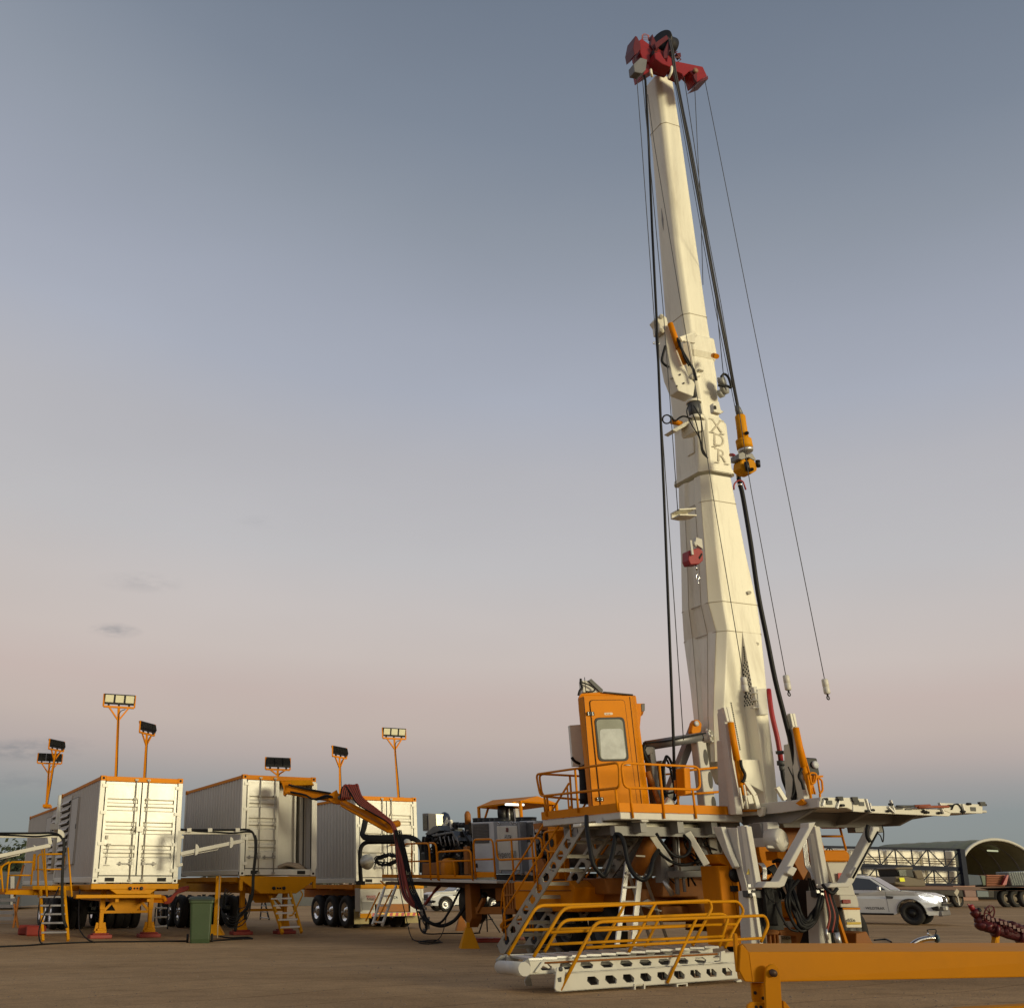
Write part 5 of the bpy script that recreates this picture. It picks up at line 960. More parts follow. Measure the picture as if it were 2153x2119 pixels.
for Y0, (a, b_) in ((18.6, (1690,1700)), (18.3,(1595,1604))):
    m = MB()
    for i in range(4): m.tube(smooth([W(a+i*2.5-5,1745,Y0), W(a+i*2.4,1790,Y0), W(a+i*2.6+4,1820,Y0), W(a+14+i*3,1835,Y0-.05), W(a+18+i*4,1850,Y0-.1)]) if a > 1650 else smooth([W(a+i*3,1815,Y0), W(a+8+i*2,1822,Y0-.1), W(a+10+i*2,1835,Y0-.1), W(a+9+i*2,1850,Y0-.1)]), .014, 6)
    m.build('steel_line', ALU, RIG)
# black hoses drooping under the cab deck
for i, (lb, pts) in enumerate((('black corrugated hose drooping under the left end of the cab deck', [(1233,1716,18.9),(1234,1740,18.7),(1240,1780,18.5),(1247,1815,18.4),(1260,1834,18.4),(1270,1841,18.4),(1279,1825,18.4),(1289,1790,18.6),(1294,1756,18.8)]),
    ('black hose hanging in a deep U between the deck stair and the stepladder', [(1294,1754,18.8),(1304,1756,18.7),(1313,1775,18.6),(1321,1815,18.5),(1335,1840,18.4),(1352,1849,18.4),(1366,1838,18.4),(1374,1805,18.6),(1384,1788,19.0)]),
    ('thin black hose curving rightwards under the deck to the hoist frame', [(1384,1788,19.0),(1395,1800,19.0),(1415,1813,19.0),(1440,1818,19.0),(1475,1810,19.2)]),
    ('black hose loop hanging by the round orange drum under the deck', [(1380,1752,18.9),(1395,1775,18.8),(1415,1797,18.8),(1436,1801,18.8),(1449,1790,18.8),(1450,1770,18.8),(1438,1756,19)]))):
    tag(MB().tube(smooth([W(*p) for p in pts]), .042 if i < 2 else .028, 9).build('deck_hose', BLACK), lb, 'hose', 'black hoses drooping under the cab deck')
# ================================================================== stair up to the cab deck
ST = thing('access_stair', 'steep white stair with orange handrails leading up to the cab deck', 'stairs', F.p(12.2, 20.3, 0))
s0, s1 = (16.9, 2.62), (20.6, .02)
dl = F.p(0, s1[0]-s0[0], s1[1]-s0[1]); Ls = dl.length; dxs = dl.normalized(); dys = dxs.cross(ex).normalized(); dys = dys if dys.z > 0 else -dys
for a, nm in ((11.45, 'stringer'), (12.15, 'stringer'), (12.9, 'stringer')):
    m = MB(); m.holed(F.p(a, s0[0], s0[1]) - dys*.12, dxs, dys, ex*.03, Ls, .28, 11, .74, .62, .35); m.build(nm, GALV_SHADE, ST)  # white stair coloured darker for the shade under the deck
for i in range(10):
    t_ = (i+.5)/10; P = F.p(0, s0[0], s0[1]) + dl*t_; m = MB(); m.bb(0,0,0,0,0,0) if False else None
    c = F.p(12.175, 0, 0) + P; m.box(c, (1.4,.24,.035), Matrix.Rotation(R(20), 3, 'Z')); m.box(c - ey*.11 - Z*.02, (1.4,.02,.06), Matrix.Rotation(R(20), 3, 'Z')); m.build('tread', GALV_SHADE, ST)
m = MB()
for a in (11.42, 12.12, 12.93):
    for h in (.55, 1.0):
        P0, P1 = F.p(a, s0[0]+.35, s0[1]+h-.28), F.p(a, s1[0]-.35, s1[1]+h+.28); m.tube(fillet([P0, P1, P1 - Z*.4 + ey*.12], .15), .020, 8)
    for t_ in (.12, .5, .9): P = F.p(a, s0[0], s0[1]) + dl*t_; m.tube([P, P+Z*.98 - ey*.02], .018, 7)
m.build('handrail', ORANGE, ST)
m = MB()
for a in (13.0, 13.3):
    m.prism([F.p(a,17.2,2.35), F.p(a,17.9,2.35), F.p(a,19.6,1.0), F.p(a,19.1,1.0)], ex*.03)
pl = m.build('perforated_plate', GALV_SHADE, ST); m = MB()
for i in range(14):
    for j in range(6):
        b0 = 17.35 + i*.115 + j*.075; z0 = 2.25 - i*.092; m.box(F.p(12.995, b0, z0), (.004,.05,.02), Matrix.Rotation(R(20), 3, 'Z'))
m.build('plate_slot', CUTOUT, pl)
# aluminium A-frame ladder in front
AL = thing('stepladder', 'aluminium A-frame stepladder standing under the cab deck between the hoses', 'stepladder', W(1325,1995,20.3))
for (a, b_, w) in (((1320,1806),(1297,1990),.09), ((1348,1800),(1331,1990),.11), ((1322,1836),(1372,1990),.05), ((1352,1832),(1408,1990),.05)):
    m = MB(); m.beam(W(*a,20.2), W(*b_,20.0 if w > .06 else 20.9), w, .04, up=ey); m.build('ladder_rail', ALU, AL)
for v in (1835,1865,1895,1925,1955): t_ = (v-1806)/184; m = MB(); m.beam(W(1320-23*t_,v,20.1), W(1345-17*t_,v,20.1), .07, .03); m.build('rung', ALU, AL)
m = MB(); m.beam(W(1336,1900,20.3), W(1390,1915,20.5), .03); m.beam(W(1345,1800,20.2), W(1356,1800,20.2), .1, .12); m.prism([W(u,v,20.3) for u,v in ((1348,1896),(1362,1890),(1378,1898),(1374,1906),(1350,1905))], ey*.05); m.build('spreader', ALU, AL)
m = MB(); cA_, cB_ = W(1314,1843,20.12), W(1310.5,1857,20.11); dA_ = (cB_-cA_); m.tube([cA_.lerp(cB_,.5) + dA_*.5*math.cos(a) + ex*.022*math.sin(a) for a in [2*math.pi*i/16 for i in range(16)]], .004, 5, closed=True); m.build('oval_mark', DGREY, AL)
# ================================================================== folded stair unit on the ground in front
Fs = Frame(27); P0 = PZ(1175,2083,.04); bn = P0.dot(Fs.ey); K = lambda l, o=0.0: [Fs.b(u, v, bn+o) for u, v in l]
FS = thing('folded_stair', 'white folded stair unit with bent orange handrails lying on the dirt before the rig', 'stairs', PZ(1350,2075,0))
def strg(TL, TR, BL, BR, n, o, m0, m1, nm='stringer'):
    a, b_, c, d_ = K([TL, TR, BL, BR], o); dx = (d_-c); L = dx.length; dx.normalize(); up = (a-c); H = up.z; m = MB(); m.holed(c, dx, Z, Fs.ey*.03, L, H*.97, n, .66, .56, -.5, m0, m1)
    m.prism([c+Z*H, c+dx*L+Z*H, c+dx*L+Z*H+Fs.ey*.09, c+Z*H+Fs.ey*.09], Z*.012); m.prism([c-Z*.012, c+dx*L-Z*.012, c+dx*L-Z*.012+Fs.ey*.09, c-Z*.012+Fs.ey*.09], Z*.012)
    return m.build(nm, CONT, FS)
strg((1185,2048),(1552,2027),(1175,2083),(1554,2056), 9, 0, .13, .02)
strg((1108,2021),(1548,1993),(1110,2047),(1549,2026), 10, .12, .03, .05)
strg((1185,2030),(1540,2012),(1185,2060),(1540,2040), 9, .85, .13, .02); strg((1066,2009),(1494,1986),(1068,2030),(1500,2010), 10, .95, .03, .05)
m = MB(); a, b_ = K([(1052,2033)], .95)[0], K([(1103,2037)], .05)[0]; m.cyl(a, b_, .092, n=20); m.build('end_roller', WHITE, FS)
m = MB(); m.prism(K([(1044,2018),(1055,2007),(1066,2010),(1060,2036),(1048,2042)], .98), Fs.ey*.03); m.prism(K([(1100,2022),(1112,2014),(1116,2030),(1108,2050),(1098,2040)], .08), Fs.ey*.04); m.build('roller_plate', GREY, FS, .004)
for i in range(13):
    u = 1125 + i*31; v = 2016 - i*2.1; a, b_ = K([(u, v)], .16)[0], K([(u-38, v-6)], .93)[0]; m = MB(); m.beam(a, b_, .22, .03); m.build('tread', ALU, FS)
for i in range(10):
    u = 1215 + i*34; v = 2046 - i*2.2; a = K([(u, v)], .06)[0]; m = MB(); m.beam(a, a + Fs.ey*.78, .24, .03); m.beam(a-Z*.06+Fs.ey*.1, a-Z*.06 + Fs.ey*.12, .30, .2); m.build('tread', DGREY, FS)
m = MB(); m.tube([*K([(1145,2024),(1508,2005)], .08)], .014, 6); m.build('locking_rod', RUST_SHADE, FS)
m = MB(); m.prism(K([(1164,2078),(1168,2034),(1183,2032),(1186,2040),(1184,2060),(1178,2084),(1168,2083)], -.02), -Fs.ey*.03); m.prism(K([(1101,2062),(1106,2052),(1112,2050),(1118,2072),(1104,2072)], .8), -Fs.ey*.03); m.prism(K([(1122,2044),(1138,2022),(1144,2020),(1156,2034),(1152,2036),(1140,2030),(1130,2044)], .10), -Fs.ey*.02); m.build('hinge_lug', CONT, FS, .006)
m = MB(); m.lathe(K([(1178,2037)], -.05)[0], -Fs.ey, [(.03,0),(.03,.02),(.001,.02)], 10); m.prism(K([(1172,2056),(1180,2053),(1180,2064),(1174,2064)], -.052), -Fs.ey*.004); m.build('lug_bolt', DGREY, FS)
for u in (1334, 1423):
    m = MB(); q4 = K([(u,2068),(u+23,2066),(u+23,2085),(u,2087)], -.02)
    for i in range(4): m.beam(q4[i], q4[(i+1) % 4], .03, .16, up=Fs.ey) if False else m.prism([q4[i], q4[(i+1) % 4], q4[(i+1) % 4].lerp(q4[(i+3) % 4], .12), q4[i].lerp(q4[(i+2) % 4], .12)], Fs.ey*.8)
    m.build('ground_foot', CONT, FS)
m = MB(); m.prism(K([(1548,2062),(1558,2058),(1566,2074),(1560,2076)], .1), Fs.ey*.06); m.beam(K([(1466,1995)],.5)[0], K([(1495,1989)],.5)[0], .3,.03); m.prism(K([(1513,2000),(1522,1998),(1518,2022),(1512,2022)], .05), -Fs.ey*.03); m.tube(K([(1480,2026),(1515,2022)], .0), .012,6); m.build('end_lug', CONT, FS, .004)
RAILS = [(.95, [(1068,2007),(1129,1903.5),(1552,1894.5),(1565,1915),(1547,1946),(1524,1993)], [(1102.6,1955),(1547,1942.6)], [((1262,1998),(1313,1902))]),
 (.10, [(1122,2011),(1185,1907.5),(1492,1893),(1497,1909),(1456,1987)], [(1157,1960),(1478,1945)], [((1322,2001),(1378,1899))]),
 (.88, [(1145,2001),(1184,1934),(1520,1921),(1531,1930),(1512,1990)], [(1157,1985),(1522,1968)], [((1355,1993),(1387,1927))]),
 (-.03, [(1178,2081),(1252,1938),(1608,1924.5),(1616,1944),(1600,1980)], [(1231,1992),(1600,1972)], [((1403,2066),(1464.5,1930))])]
for o, path, mid, posts in RAILS:
    m = MB(); m.tube(fillet(K(path, o), .14), .024, 9); m.tube(K(mid, o), .022, 8)
    for a, b_ in posts: m.tube(K([a, b_], o), .022, 8)
    m.build('handrail', YELLOW, FS)
# ================================================================== yellow trestle beam nearest the camera
TB = thing('lifting_beam', 'long yellow steel beam crossing the lower right corner, nearest of all', 'steel beam', W(1600,2110,7.0))
D_ = V((.06,1,0)).normalized()
m = MB(); m.loft([[W(1575,2001,7), W(1562,1983,7.3), W(1562,1983,7.3)+D_*.22-Z*.02, W(1562,1983,7.3)+D_*.22-Z*.24, W(1583,2065,7)], [W(2500,1999,7.6), W(2490,1981,7.9), W(2490,1981,7.9)+D_*.22-Z*.02, W(2490,1981,7.9)+D_*.22-Z*.24, W(2500,2047,7.6)]]); m.build('beam', YBRIGHT, TB, .006, 2)
m = MB(); m.prism([W(u,v,7.02) for u,v in ((1543,1962),(1550,1962),(1553,1984),(1562,1990),(1562,2042),(1549,2044),(1545,2000))], D_*.03); m.prism([W(u,v,7.0) for u,v in ((1560,1984),(1575,2001),(1583,2065),(1566,2063),(1554,2040),(1556,1990))], D_*.02); m.build('end_plate', YBRIGHT, TB, .005)
m = MB(); q = [W(1608,2067,6.94)] + [W(1625+15*math.cos(a), 2042+15*math.sin(a)*1.0 - 0, 6.94) for a in [math.pi + math.pi*i/8 for i in range(9)]] + [W(1642,2067,6.94), W(1645,2119,6.94), W(1656,2160,6.94), W(1612,2160,6.94)]
m.prism(q, D_*.03); lg = m.build('pivot_leg', YBRIGHT, TB, .005)
m = MB(); m.lathe(W(1624.5,2045,6.94), -D_, [(.001,.03),(.022,.028),(.024,.0)], 18); m.build('pivot_pin', mat('rusty_bolt_steel', (.10,.06,.04), .5, .5), lg)
m = MB(); m.prism([W(u,v,7.05) for u,v in ((1580,2066),(1612,2066),(1614,2119),(1590,2119),(1583,2100))], D_*.03); m.prism([W(u,v,7.0) for u,v in ((1572,2112),(1580,2106),(1608,2107),(1618,2119),(1620,2170),(1568,2170))], D_*.03); m.prism([W(u,v,6.98) for u,v in ((1646,2105),(1650,2104),(1662,2119),(1675,2160),(1650,2160))], D_*.04); m.build('leg_plate', YBRIGHT, TB, .004)
m = MB()
for u, v in ((1588,2087),(1605,2098),(1590,2117),(1600,2117)): m.lathe(W(u,v,7.045 if v < 2100 else 6.998), -D_, [(.011,0),(.001,.002)], 10)
m.build('bolt_hole', CUTOUT, TB)
m = MB(); m.prism([W(2020,2121,6.6), W(2300,2106,6.6), W(2300,2150,6.6), W(2020,2160,6.6)], D_*.1); tag(m.build('lower_beam', YBRIGHT, None, .005), 'second yellow beam just peeping in at the bottom right edge', 'steel beam')
# ================================================================== power unit on its own deck
PU = thing('power_unit', 'power unit trailer with railed deck between the rig and the hose boom', 'power unit', F.p(13.2, 25.5, 0))
A6 = lambda l, a=12.1: [F.a(u, v, a) for u, v in l]
def ap(name, pts, a, dep, mt, par, bev=.006): m = MB(); m.prism(A6(pts, a), ex*dep); return m.build(name, mt, par, bev)
dk = ap('deck', [(803,1846),(1000,1850),(1044,1851),(1044,1857),(803,1852)], 12.1, 2.6, WHITE, PU)
ap('kick_plate', [(803,1838),(994,1840),(994,1847),(803,1845)], 12.08, .02, ORANGE, PU); ap('kick_plate', [(998,1833),(1040,1833),(1040,1844),(998,1845)], 12.07, .02, ORANGE, PU)
def loop6(pts, posts, mid=None, a=12.08):
    m = MB(); m.tube(fillet(A6(pts, a), .16), .026, 8)
    for p in posts: m.tube(A6(p, a), .024, 8)
    if mid: m.tube(A6(mid, a), .022, 8)
    return m.build('guard_rail', ORANGE, PU)
loop6([(803,1850),(803,1777),(850,1776),(850,1850)], [[(812,1777),(812,1848)]], [(803,1812),(850,1812)], 14.0)
loop6([(852,1850),(850,1774),(902,1772.5),(906,1850)], [[(866,1774),(866,1845)]], [(851,1811),(903,1810)])
loop6([(903,1772),(917,1773),(921,1850)], []); loop6([(923,1851),(919,1791),(990,1787),(994,1851)], [[(954,1810),(957,1842)]], [(920,1811),(991,1809)])
loop6([(1000,1848),(995,1765),(1036,1764),(1042,1848)], [], [(996,1807),(1039,1806)], 12.05)
loop6([(1044,1767),(1139,1761),(1141,1803),(1046,1808),(1043,1770)], [[(1075,1766),(1081,1852)],[(1117.5,1763),(1124.5,1856)]], None, 12.0)
loop6([(1200,1743),(1142,1749),(1147,1791),(1200,1790)], [[(1152,1791),(1156,1850)]], None, 12.0)
# chillers
CH1 = thing('chiller_cabinet', 'tall grey chiller cabinet with white front door and dark side grilles', 'cabinet', F.a(1066, 1850, 12.75), 'grey chiller cabinets')
def ch(par, pts, a, dep, mt, nm): m = MB(); m.prism(A6(pts, a), ex*dep); return m.build(nm, mt, par, .01)
ch(CH1, [(1037,1727),(1092,1727),(1098,1837),(1043,1837)], 12.75, .8, GREY if False else mat('blue_grey_cabinet', (.20,.215,.235), .5, dirt=.15), 'cabinet_body')
dr = ch(CH1, [(1044,1736.5),(1086,1735.5),(1092,1829),(1049,1829)], 12.72, .03, mat('brushed_pale_door', (.50,.49,.44), .4, .1, dirt=.1), 'cabinet_door')
ch(CH1, [(1063,1740),(1067.5,1740),(1068,1749),(1063.5,1749)], 12.70, .012, MAROON, 'warning_label'); ch(CH1, [(1060,1756),(1073,1756),(1073.5,1762),(1060.4,1762)], 12.70, .012, BLACK, 'maker_plate')
nrm = -ex; text('maker_lettering', 'Parker', F.a(1066.8,1759,12.69), -ey*1.0 if False else (F.a(1080,1759,12.69)-F.a(1060,1759,12.69)), Z, .12, PAPER, CH1, .001)
text('model_lettering', 'Hyperchill', F.a(1064,1796.5,12.69), (F.a(1080,1796,12.69)-F.a(1055,1796,12.69)), Z, .24, DGREY, CH1, .001)
m = MB()
for u, v in ((1048,1731),(1075,1730),(1083,1731)): m.tube([F.a(u+2.6*math.cos(a),v+2.6*math.sin(a),12.73) for a in [2*math.pi*i/10 for i in range(10)]], .008, 5, closed=True)
for u in (1052,1090): m.box(F.a(u,1832,12.73), (.04,.04,.04))
m.build('lifting_eye', ALU, CH1)
gr = [(CH1, [(1094,1730),(1119,1729),(1122,1769),(1096,1771)]), ]
ch(CH1, [(1092,1726),(1124,1725),(1128,1827),(1098,1833)], 12.95, .7, LGREY, 'side_panel'); ch(CH1, [(1094,1730),(1119,1728),(1121,1769),(1096,1772)], 12.93, .02, DGREY, 'grille')
CH2 = thing('chiller_cabinet', 'pale grey chiller cabinet left of the white door, brown grille above', 'cabinet', F.a(1010, 1850, 12.9), 'grey chiller cabinets')
ch(CH2, [(991,1729),(1038,1727),(1043,1833),(996,1832)], 12.9, .9, LGREY, 'cabinet_body'); g_ = ch(CH2, [(992,1732),(1026,1730.5),(1028,1772),(994,1773)], 12.88, .02, DGREY, 'grille')
m = MB()
for i in range(12): m.tube([F.a(993,1735+i*3.1,12.87), F.a(1027,1733.7+i*3.1,12.87)], .006, 4)
m.build('grille_slat', mat('brown_grey_slat', (.13,.12,.11), .6), g_)
ch(CH2, [(999,1815),(1003,1815),(1004,1824),(1000,1824)], 12.88, .01, BLACK, 'handle')
for cc, us in ((CH2, (1009,1019,1030)), (CH1, (1044,1054)), (CH1, (1101,1112))):
    for u in us:
        m = MB(); c = F.a(u, 1729 - (1 if u > 1090 else 0), 13.4); m.lathe(c, Z, [(.001,0),(.20,0),(.20,.08),(.17,.10),(.001,.05)], 16); m.tube([c+V((.2*math.cos(a),.2*math.sin(a),.10)) for a in [2*math.pi*i/16 for i in range(16)]], .012, 5, closed=True); m.build('fan', BLACKM, cc)
# engine
EN = thing('engine', 'black diesel engine with pipes and hoses behind the orange deck rails', 'engine', F.a(940, 1848, 13.2)); re_ = random.Random(21)
m = MB(M := F.m((0,0,0))); b0 = F.a(990,1840,13.2).dot(ey); b1 = F.a(896,1840,13.2).dot(ey); m.bb(12.9,14.0,b0,b1-.3,1.5,2.3); m.bb(13.1,13.8,b0,b1-1,2.3,2.75); m.build('engine_block', BLACKM, EN, .03)
m = MB()
for i in range(70):
    u, v = re_.uniform(908,990), re_.uniform(1735,1812); s_ = re_.uniform(.05,.22); m.box(F.a(u,v,12.95+re_.random()*.6), (s_,s_*re_.uniform(.5,1.6),s_*re_.uniform(.5,1.6)), Matrix.Rotation(re_.random()*2, 3, 'Z'))
for i in range(26):
    u, v = re_.uniform(910,985), re_.uniform(1738,1790); a_ = 12.85+re_.random()*.3; m.tube(smooth([F.a(u,v,a_), F.a(u+re_.uniform(-8,8),v+re_.uniform(2,14),a_-.1), F.a(u+re_.uniform(-14,14),v+re_.uniform(8,34),a_), F.a(u+re_.uniform(-16,16),v+re_.uniform(18,52),a_+.2)]), re_.uniform(.02,.055), 6)
for u in (950,956,962,970,976): m.lathe(F.a(u,1741-(u%3),13.3), Z, [(.001,0),(.10,0),(.10,.1),(.04,.14),(.001,.14)], 10)
m.build('engine_fittings', BLACKM, EN)
m = MB()
for i in range(16): u, v = re_.uniform(912,990), re_.uniform(1740,1800); m.box(F.a(u,v,12.8), (.05,re_.uniform(.03,.1),.04)); 
for i in range(5): m.tube([F.a(925+i*9,1758,12.75), F.a(929+i*9,1778,12.75)], .022, 6)
m.build('bright_fitting', STEEL, EN)
m = MB(); m.prism(A6([(893,1753),(911,1737),(921,1735),(926,1746),(898,1757)], 12.8), ex*.6); m.prism(A6([(906,1755),(952,1747),(962,1768),(956,1766),(950,1752),(910,1759)], 12.75), ex*.5); m.build('rocker_cover', mat('slate_cover', (.12,.13,.14), .45, .3), EN, .01)
m = MB(); m.tube(smooth(A6([(902,1758),(897,1775),(899,1800),(903,1825),(905,1838)], 12.8)), .09, 9); m.tube(smooth(A6([(910,1760),(916,1790),(912,1815),(916,1838)], 12.9)), .07, 9); m.tube(smooth(A6([(893,1760),(890,1790),(896,1812),(894,1838)], 13.1)), .08, 9); m.build('intake_hose', BLACK, EN)
m = MB(); m.bb(12.6,13.3,b1-1.6,b1-.9,1.5,1.95) ; m.cyl(F.a(940,1815,12.7), F.a(940,1836,12.7), .28, n=18) if False else None; m.prism(A6([(888,1815),(930,1812),(934,1838),(888,1838)], 12.7), ex*.3); m.prism(A6([(974,1780),(982,1779),(984,1838),(976,1838)], 12.45), ex*.1); m.build('engine_frame', RUST_SHADE, EN, .01)
m = MB(); m.lathe(F.a(935,1826,12.6), -ex, [(.001,0),(.26,0),(.28,-.1),(.28,-.3),(.001,-.3)], 20); m.build('pump_housing', ORANGE, EN)
# control box on pole, dome beacon, bottle
CB = thing('control_box', 'open steel control box tilted on a pole above the black engine', 'control box', F.a(905,1752,13.3)); m = MB(); m.prism(A6([(888,1710),(901,1709.5),(902,1748),(889,1747)], 13.2), ey*-.02 + ex*.25); m.build('box_side', GREY, CB, .006)
m = MB(); m.prism(A6([(900,1709.5),(916,1711),(918,1748),(902,1748)], 13.15), ex*.4); bx = m.build('box', mat('pale_metal_box', (.55,.52,.40), .35, .3), CB, .01); m = MB(); m.prism(A6([(889.5,1714),(898.5,1714),(899,1743),(890,1743)], 13.19), -ex*.01); m.build('box_window', GLASS, bx); m = MB(); m.tube([F.a(904,1747,13.4), F.a(906,1770,13.4)], .04); m.build('box_pole', DGREY, CB)
BE = thing('beacon', 'dark domed lamp with white frames above the engine', 'lamp', F.a(937,1745,13.5)); m = MB(); m.lathe(F.a(936,1742,13.5), Z, [(.001,0),(.17,0),(.17,.32),(.13,.42),(.05,.47),(.001,.48)], 18); m.tube([F.a(936,1722,13.5), F.a(936,1715,13.5)], .012, 5); m.build('lamp_body', mat('navy_lamp', (.02,.03,.06), .3), BE)
m = MB(); m.prism(A6([(931,1732),(938,1732),(938,1738),(931,1738)], 13.25), -ex*.03); P = A6([(938,1726),(949,1726),(949,1748),(938,1748)], 13.2)
for i in range(4): m.beam(P[i], P[(i+1)%4], .07, .07)
m.build('lamp_frame', CONT, BE)
tag(MB().lathe(F.a(984,1734,13.3), Z, [(.001,0),(.09,0),(.09,.28),(.05,.36),(.001,.38)], 14).build('exhaust_stub', RUST_SHADE), 'short brown capped pipe left of the chiller cabinets', 'pipe')
# canopy over the far machinery
CN = thing('canopy', 'small orange hipped canopy roof on four posts behind the chillers', 'canopy', F.p(15.2,25.8,1.5))
rl, rr_, fl_, fr2 = W(1094,1688.5,27.9), W(1173,1691,28.9), W(1003,1695,30.2), W(1080,1697,31.4)
rl.z = rr_.z = fl_.z = fr2.z = (rl.z+rr_.z+fl_.z+fr2.z)/4; rA, rB = W(1130,1673.5,28.7), W(1036,1682,30.3)
def fixu(P, u): P.x = (u-CU)/FPX*(P.y*cp+(P.z-EYE)*sp)
for P, u in ((rl,1094),(rr_,1173),(fl_,1003),(fr2,1080)): fixu(P, u)
m = MB(); m._add([rl, rr_, rA], [(0,1,2)]); m._add([fl_, rl, rA, rB], [(0,1,2,3)]); m._add([rr_, fr2, rB, rA], [(0,1,2,3)]); m._add([fr2, fl_, rB], [(0,1,2)]); rf = m.build('canopy_roof', ORANGE, CN)
so_ = rf.modifiers.new('t', 'SOLIDIFY'); so_.thickness = .05
for P in (rl, rr_, fl_, fr2): m = MB(); q_ = P.lerp((rl+fr2)/2, .04); m.tube([V((q_.x,q_.y,1.5)), q_], .05, 8); m.tube([q_ - Z*.75, q_ - Z*.35 + ((rl+fr2)/2-P).normalized()*.25*V((1,1,0)).length*.5, q_ + ((rl+fr2)/2-P)*.25 - Z*.02], .035, 7); m.build('canopy_post', ORANGE, CN)
m = MB(); m.prism([W(u,v,29) for u,v in ((1150,1690),(1162,1690),(1166,1712),(1152,1712))], ey*.2); m.build('canopy_panel', ORANGE, CN)
m = MB(); c = W(1060,1712,29.5); m.lathe(c, (ex-ey).normalized(), [(.001,-.12),(.30,-.12),(.34,0),(.30,.12),(.001,.12)], 20); m.beam(W(1048,1728,29.3), W(1075,1728,29.3), .3, .1); m.tube([W(1073,1694,29.3), W(1075,1728,29.3)], .09, 9); m.tube([W(1080,1698,29.3), W(1082,1728,29.3)], .06, 8); tag(m.build('cooling_fan', BLACKM), 'round black radiator fan under the orange canopy', 'fan')
m = MB(); m.box(W(1082,1691.5,28.2), (.55,.12,.05), Matrix.Rotation(R(20),3,'Z')); tag(m.build('lamp', mat('lit_tube', (.9,.9,.85), .4, emit=((1,.97,.85), 2.2))), 'lit white lamp under the canopy roof', 'lamp')
m = MB(); m.tube([W(1070,1700,29.2), W(1071,1724,29.2)], .03, 7); m.prism([W(u,v,28.6) for u,v in ((1083,1700),(1090,1700),(1092,1728),(1086,1728))], ey*.1); tag(m.build('bright_pipe', mat('bright_pipe_metal', (.6,.6,.58), .3, .4)), 'pale pipe and panel between the black fan and the canopy post', 'pipe')
# fuel tank block and gear between the chillers and stair
m = MB(); m.prism(A6([(1080,1853),(1196,1851),(1210,1866),(1200,1917),(1084,1914)], 12.0), ex*1.3); tk = m.build('side_tank', ORANGE, PU, .03, 2); m = MB(); m.tube(A6([(1081,1872),(1200,1872)], 11.99), .012, 5); m.build('tank_seam', RUST_SHADE, tk)
m = MB(); m.prism(A6([(1151,1738),(1167,1738),(1176,1848),(1160,1848)], 12.5), ex*.3); m.prism(A6([(1150,1732),(1225,1726),(1226,1740),(1152,1746)], 12.6), ex*.3); sp_ = m.build('frame_column', ORANGE, PU, .01); m = MB()
for v in (1772, 1825): m.prism([F.a(1160+4*math.cos(a)+(v-1772)*.08, v+9*math.sin(a), 12.49) for a in [2*math.pi*i/12 for i in range(12)]], -ex*.004)
m.build('slot_hole', CUTOUT, sp_)
m = MB(); a = F.a(1172,1768,13.6); m.cyl(a, a - ey*2.6, .62, n=28); m.build('receiver_tank', mat('sooty_steel_tank', (.30,.28,.24), .45, .4, dirt=.35, scale=1.4), PU)
m = MB(); m.prism(A6([(1120,1732),(1134,1730),(1138,1745),(1124,1748)], 12.7), ex*.3); m.prism(A6([(1127,1805),(1139,1805),(1146,1822),(1136,1838),(1128,1834)], 12.5), ex*.1); m.build('valve_block', RUST_SHADE, PU, .006)
m = MB()
for i in range(44): u, v = re_.uniform(1120,1150), re_.uniform(1735,1845); s_ = re_.uniform(.04,.16); m.box(F.a(u,v,12.8+re_.random()*.5), (s_,s_,s_*re_.uniform(.6,1.8)))
for i in range(10): u, v = re_.uniform(1118,1148), re_.uniform(1740,1815); m.tube(smooth([F.a(u,v,12.65), F.a(u+re_.uniform(-6,6),v+10,12.6), F.a(u+re_.uniform(-8,8),v+26,12.7)]), .025, 6)
m.prism(A6([(1044,1838),(1230,1836),(1230,1852),(1044,1852)], 12.9), ex*1.2)
m.build('machinery', BLACKM, PU)
m = MB()
for i in range(7): m.box(F.a(1100+i*7,1835+re_.uniform(-2,3),12.85), (.1,.1,.07))
for i in range(6): u, v = re_.uniform(1122,1146), re_.uniform(1745,1835); m.box(F.a(u,v,12.6), (.07,.07,.07))
m.build('bright_fitting', ALU, PU)
# lower frame of the power unit
m = MB(); m.prism(A6([(810,1853),(1080,1857),(1080,1868),(990,1868),(870,1861),(810,1860)], 12.8), ex*1.6); m.prism(A6([(1000,1862),(1080,1860),(1080,1905),(1060,1908),(1040,1890),(1010,1880)], 13.2), ex*.8); m.build('under_frame', mat('dark_brown_steel', (.10,.045,.02), .6, dirt=.3), PU, .01)
m = MB(); m.prism(A6([(977,1858),(988,1858),(992,1930),(984,1950),(979,1930)], 12.5), ex*.3); m.prism(A6([(998,1907),(1082,1905),(1083,1922),(1000,1922)], 12.6), ex*.2); m.beam(F.a(1005,1916,12.6), F.a(1018,1890,12.6), .1,.1); m.build('front_leg', RUST_SHADE, PU, .01)
m = MB()
for i in range(5): m.prism(A6([(1058+i*5.5,1856),(1061+i*5.5,1856),(1063+i*5.5,1910),(1060+i*5.5,1910)], 12.3), ex*.05)
m.prism(A6([(1057,1880),(1083,1879),(1083,1883),(1057,1884)], 12.28), ex*.04); m.build('grille_bar', RUST_SHADE, PU)
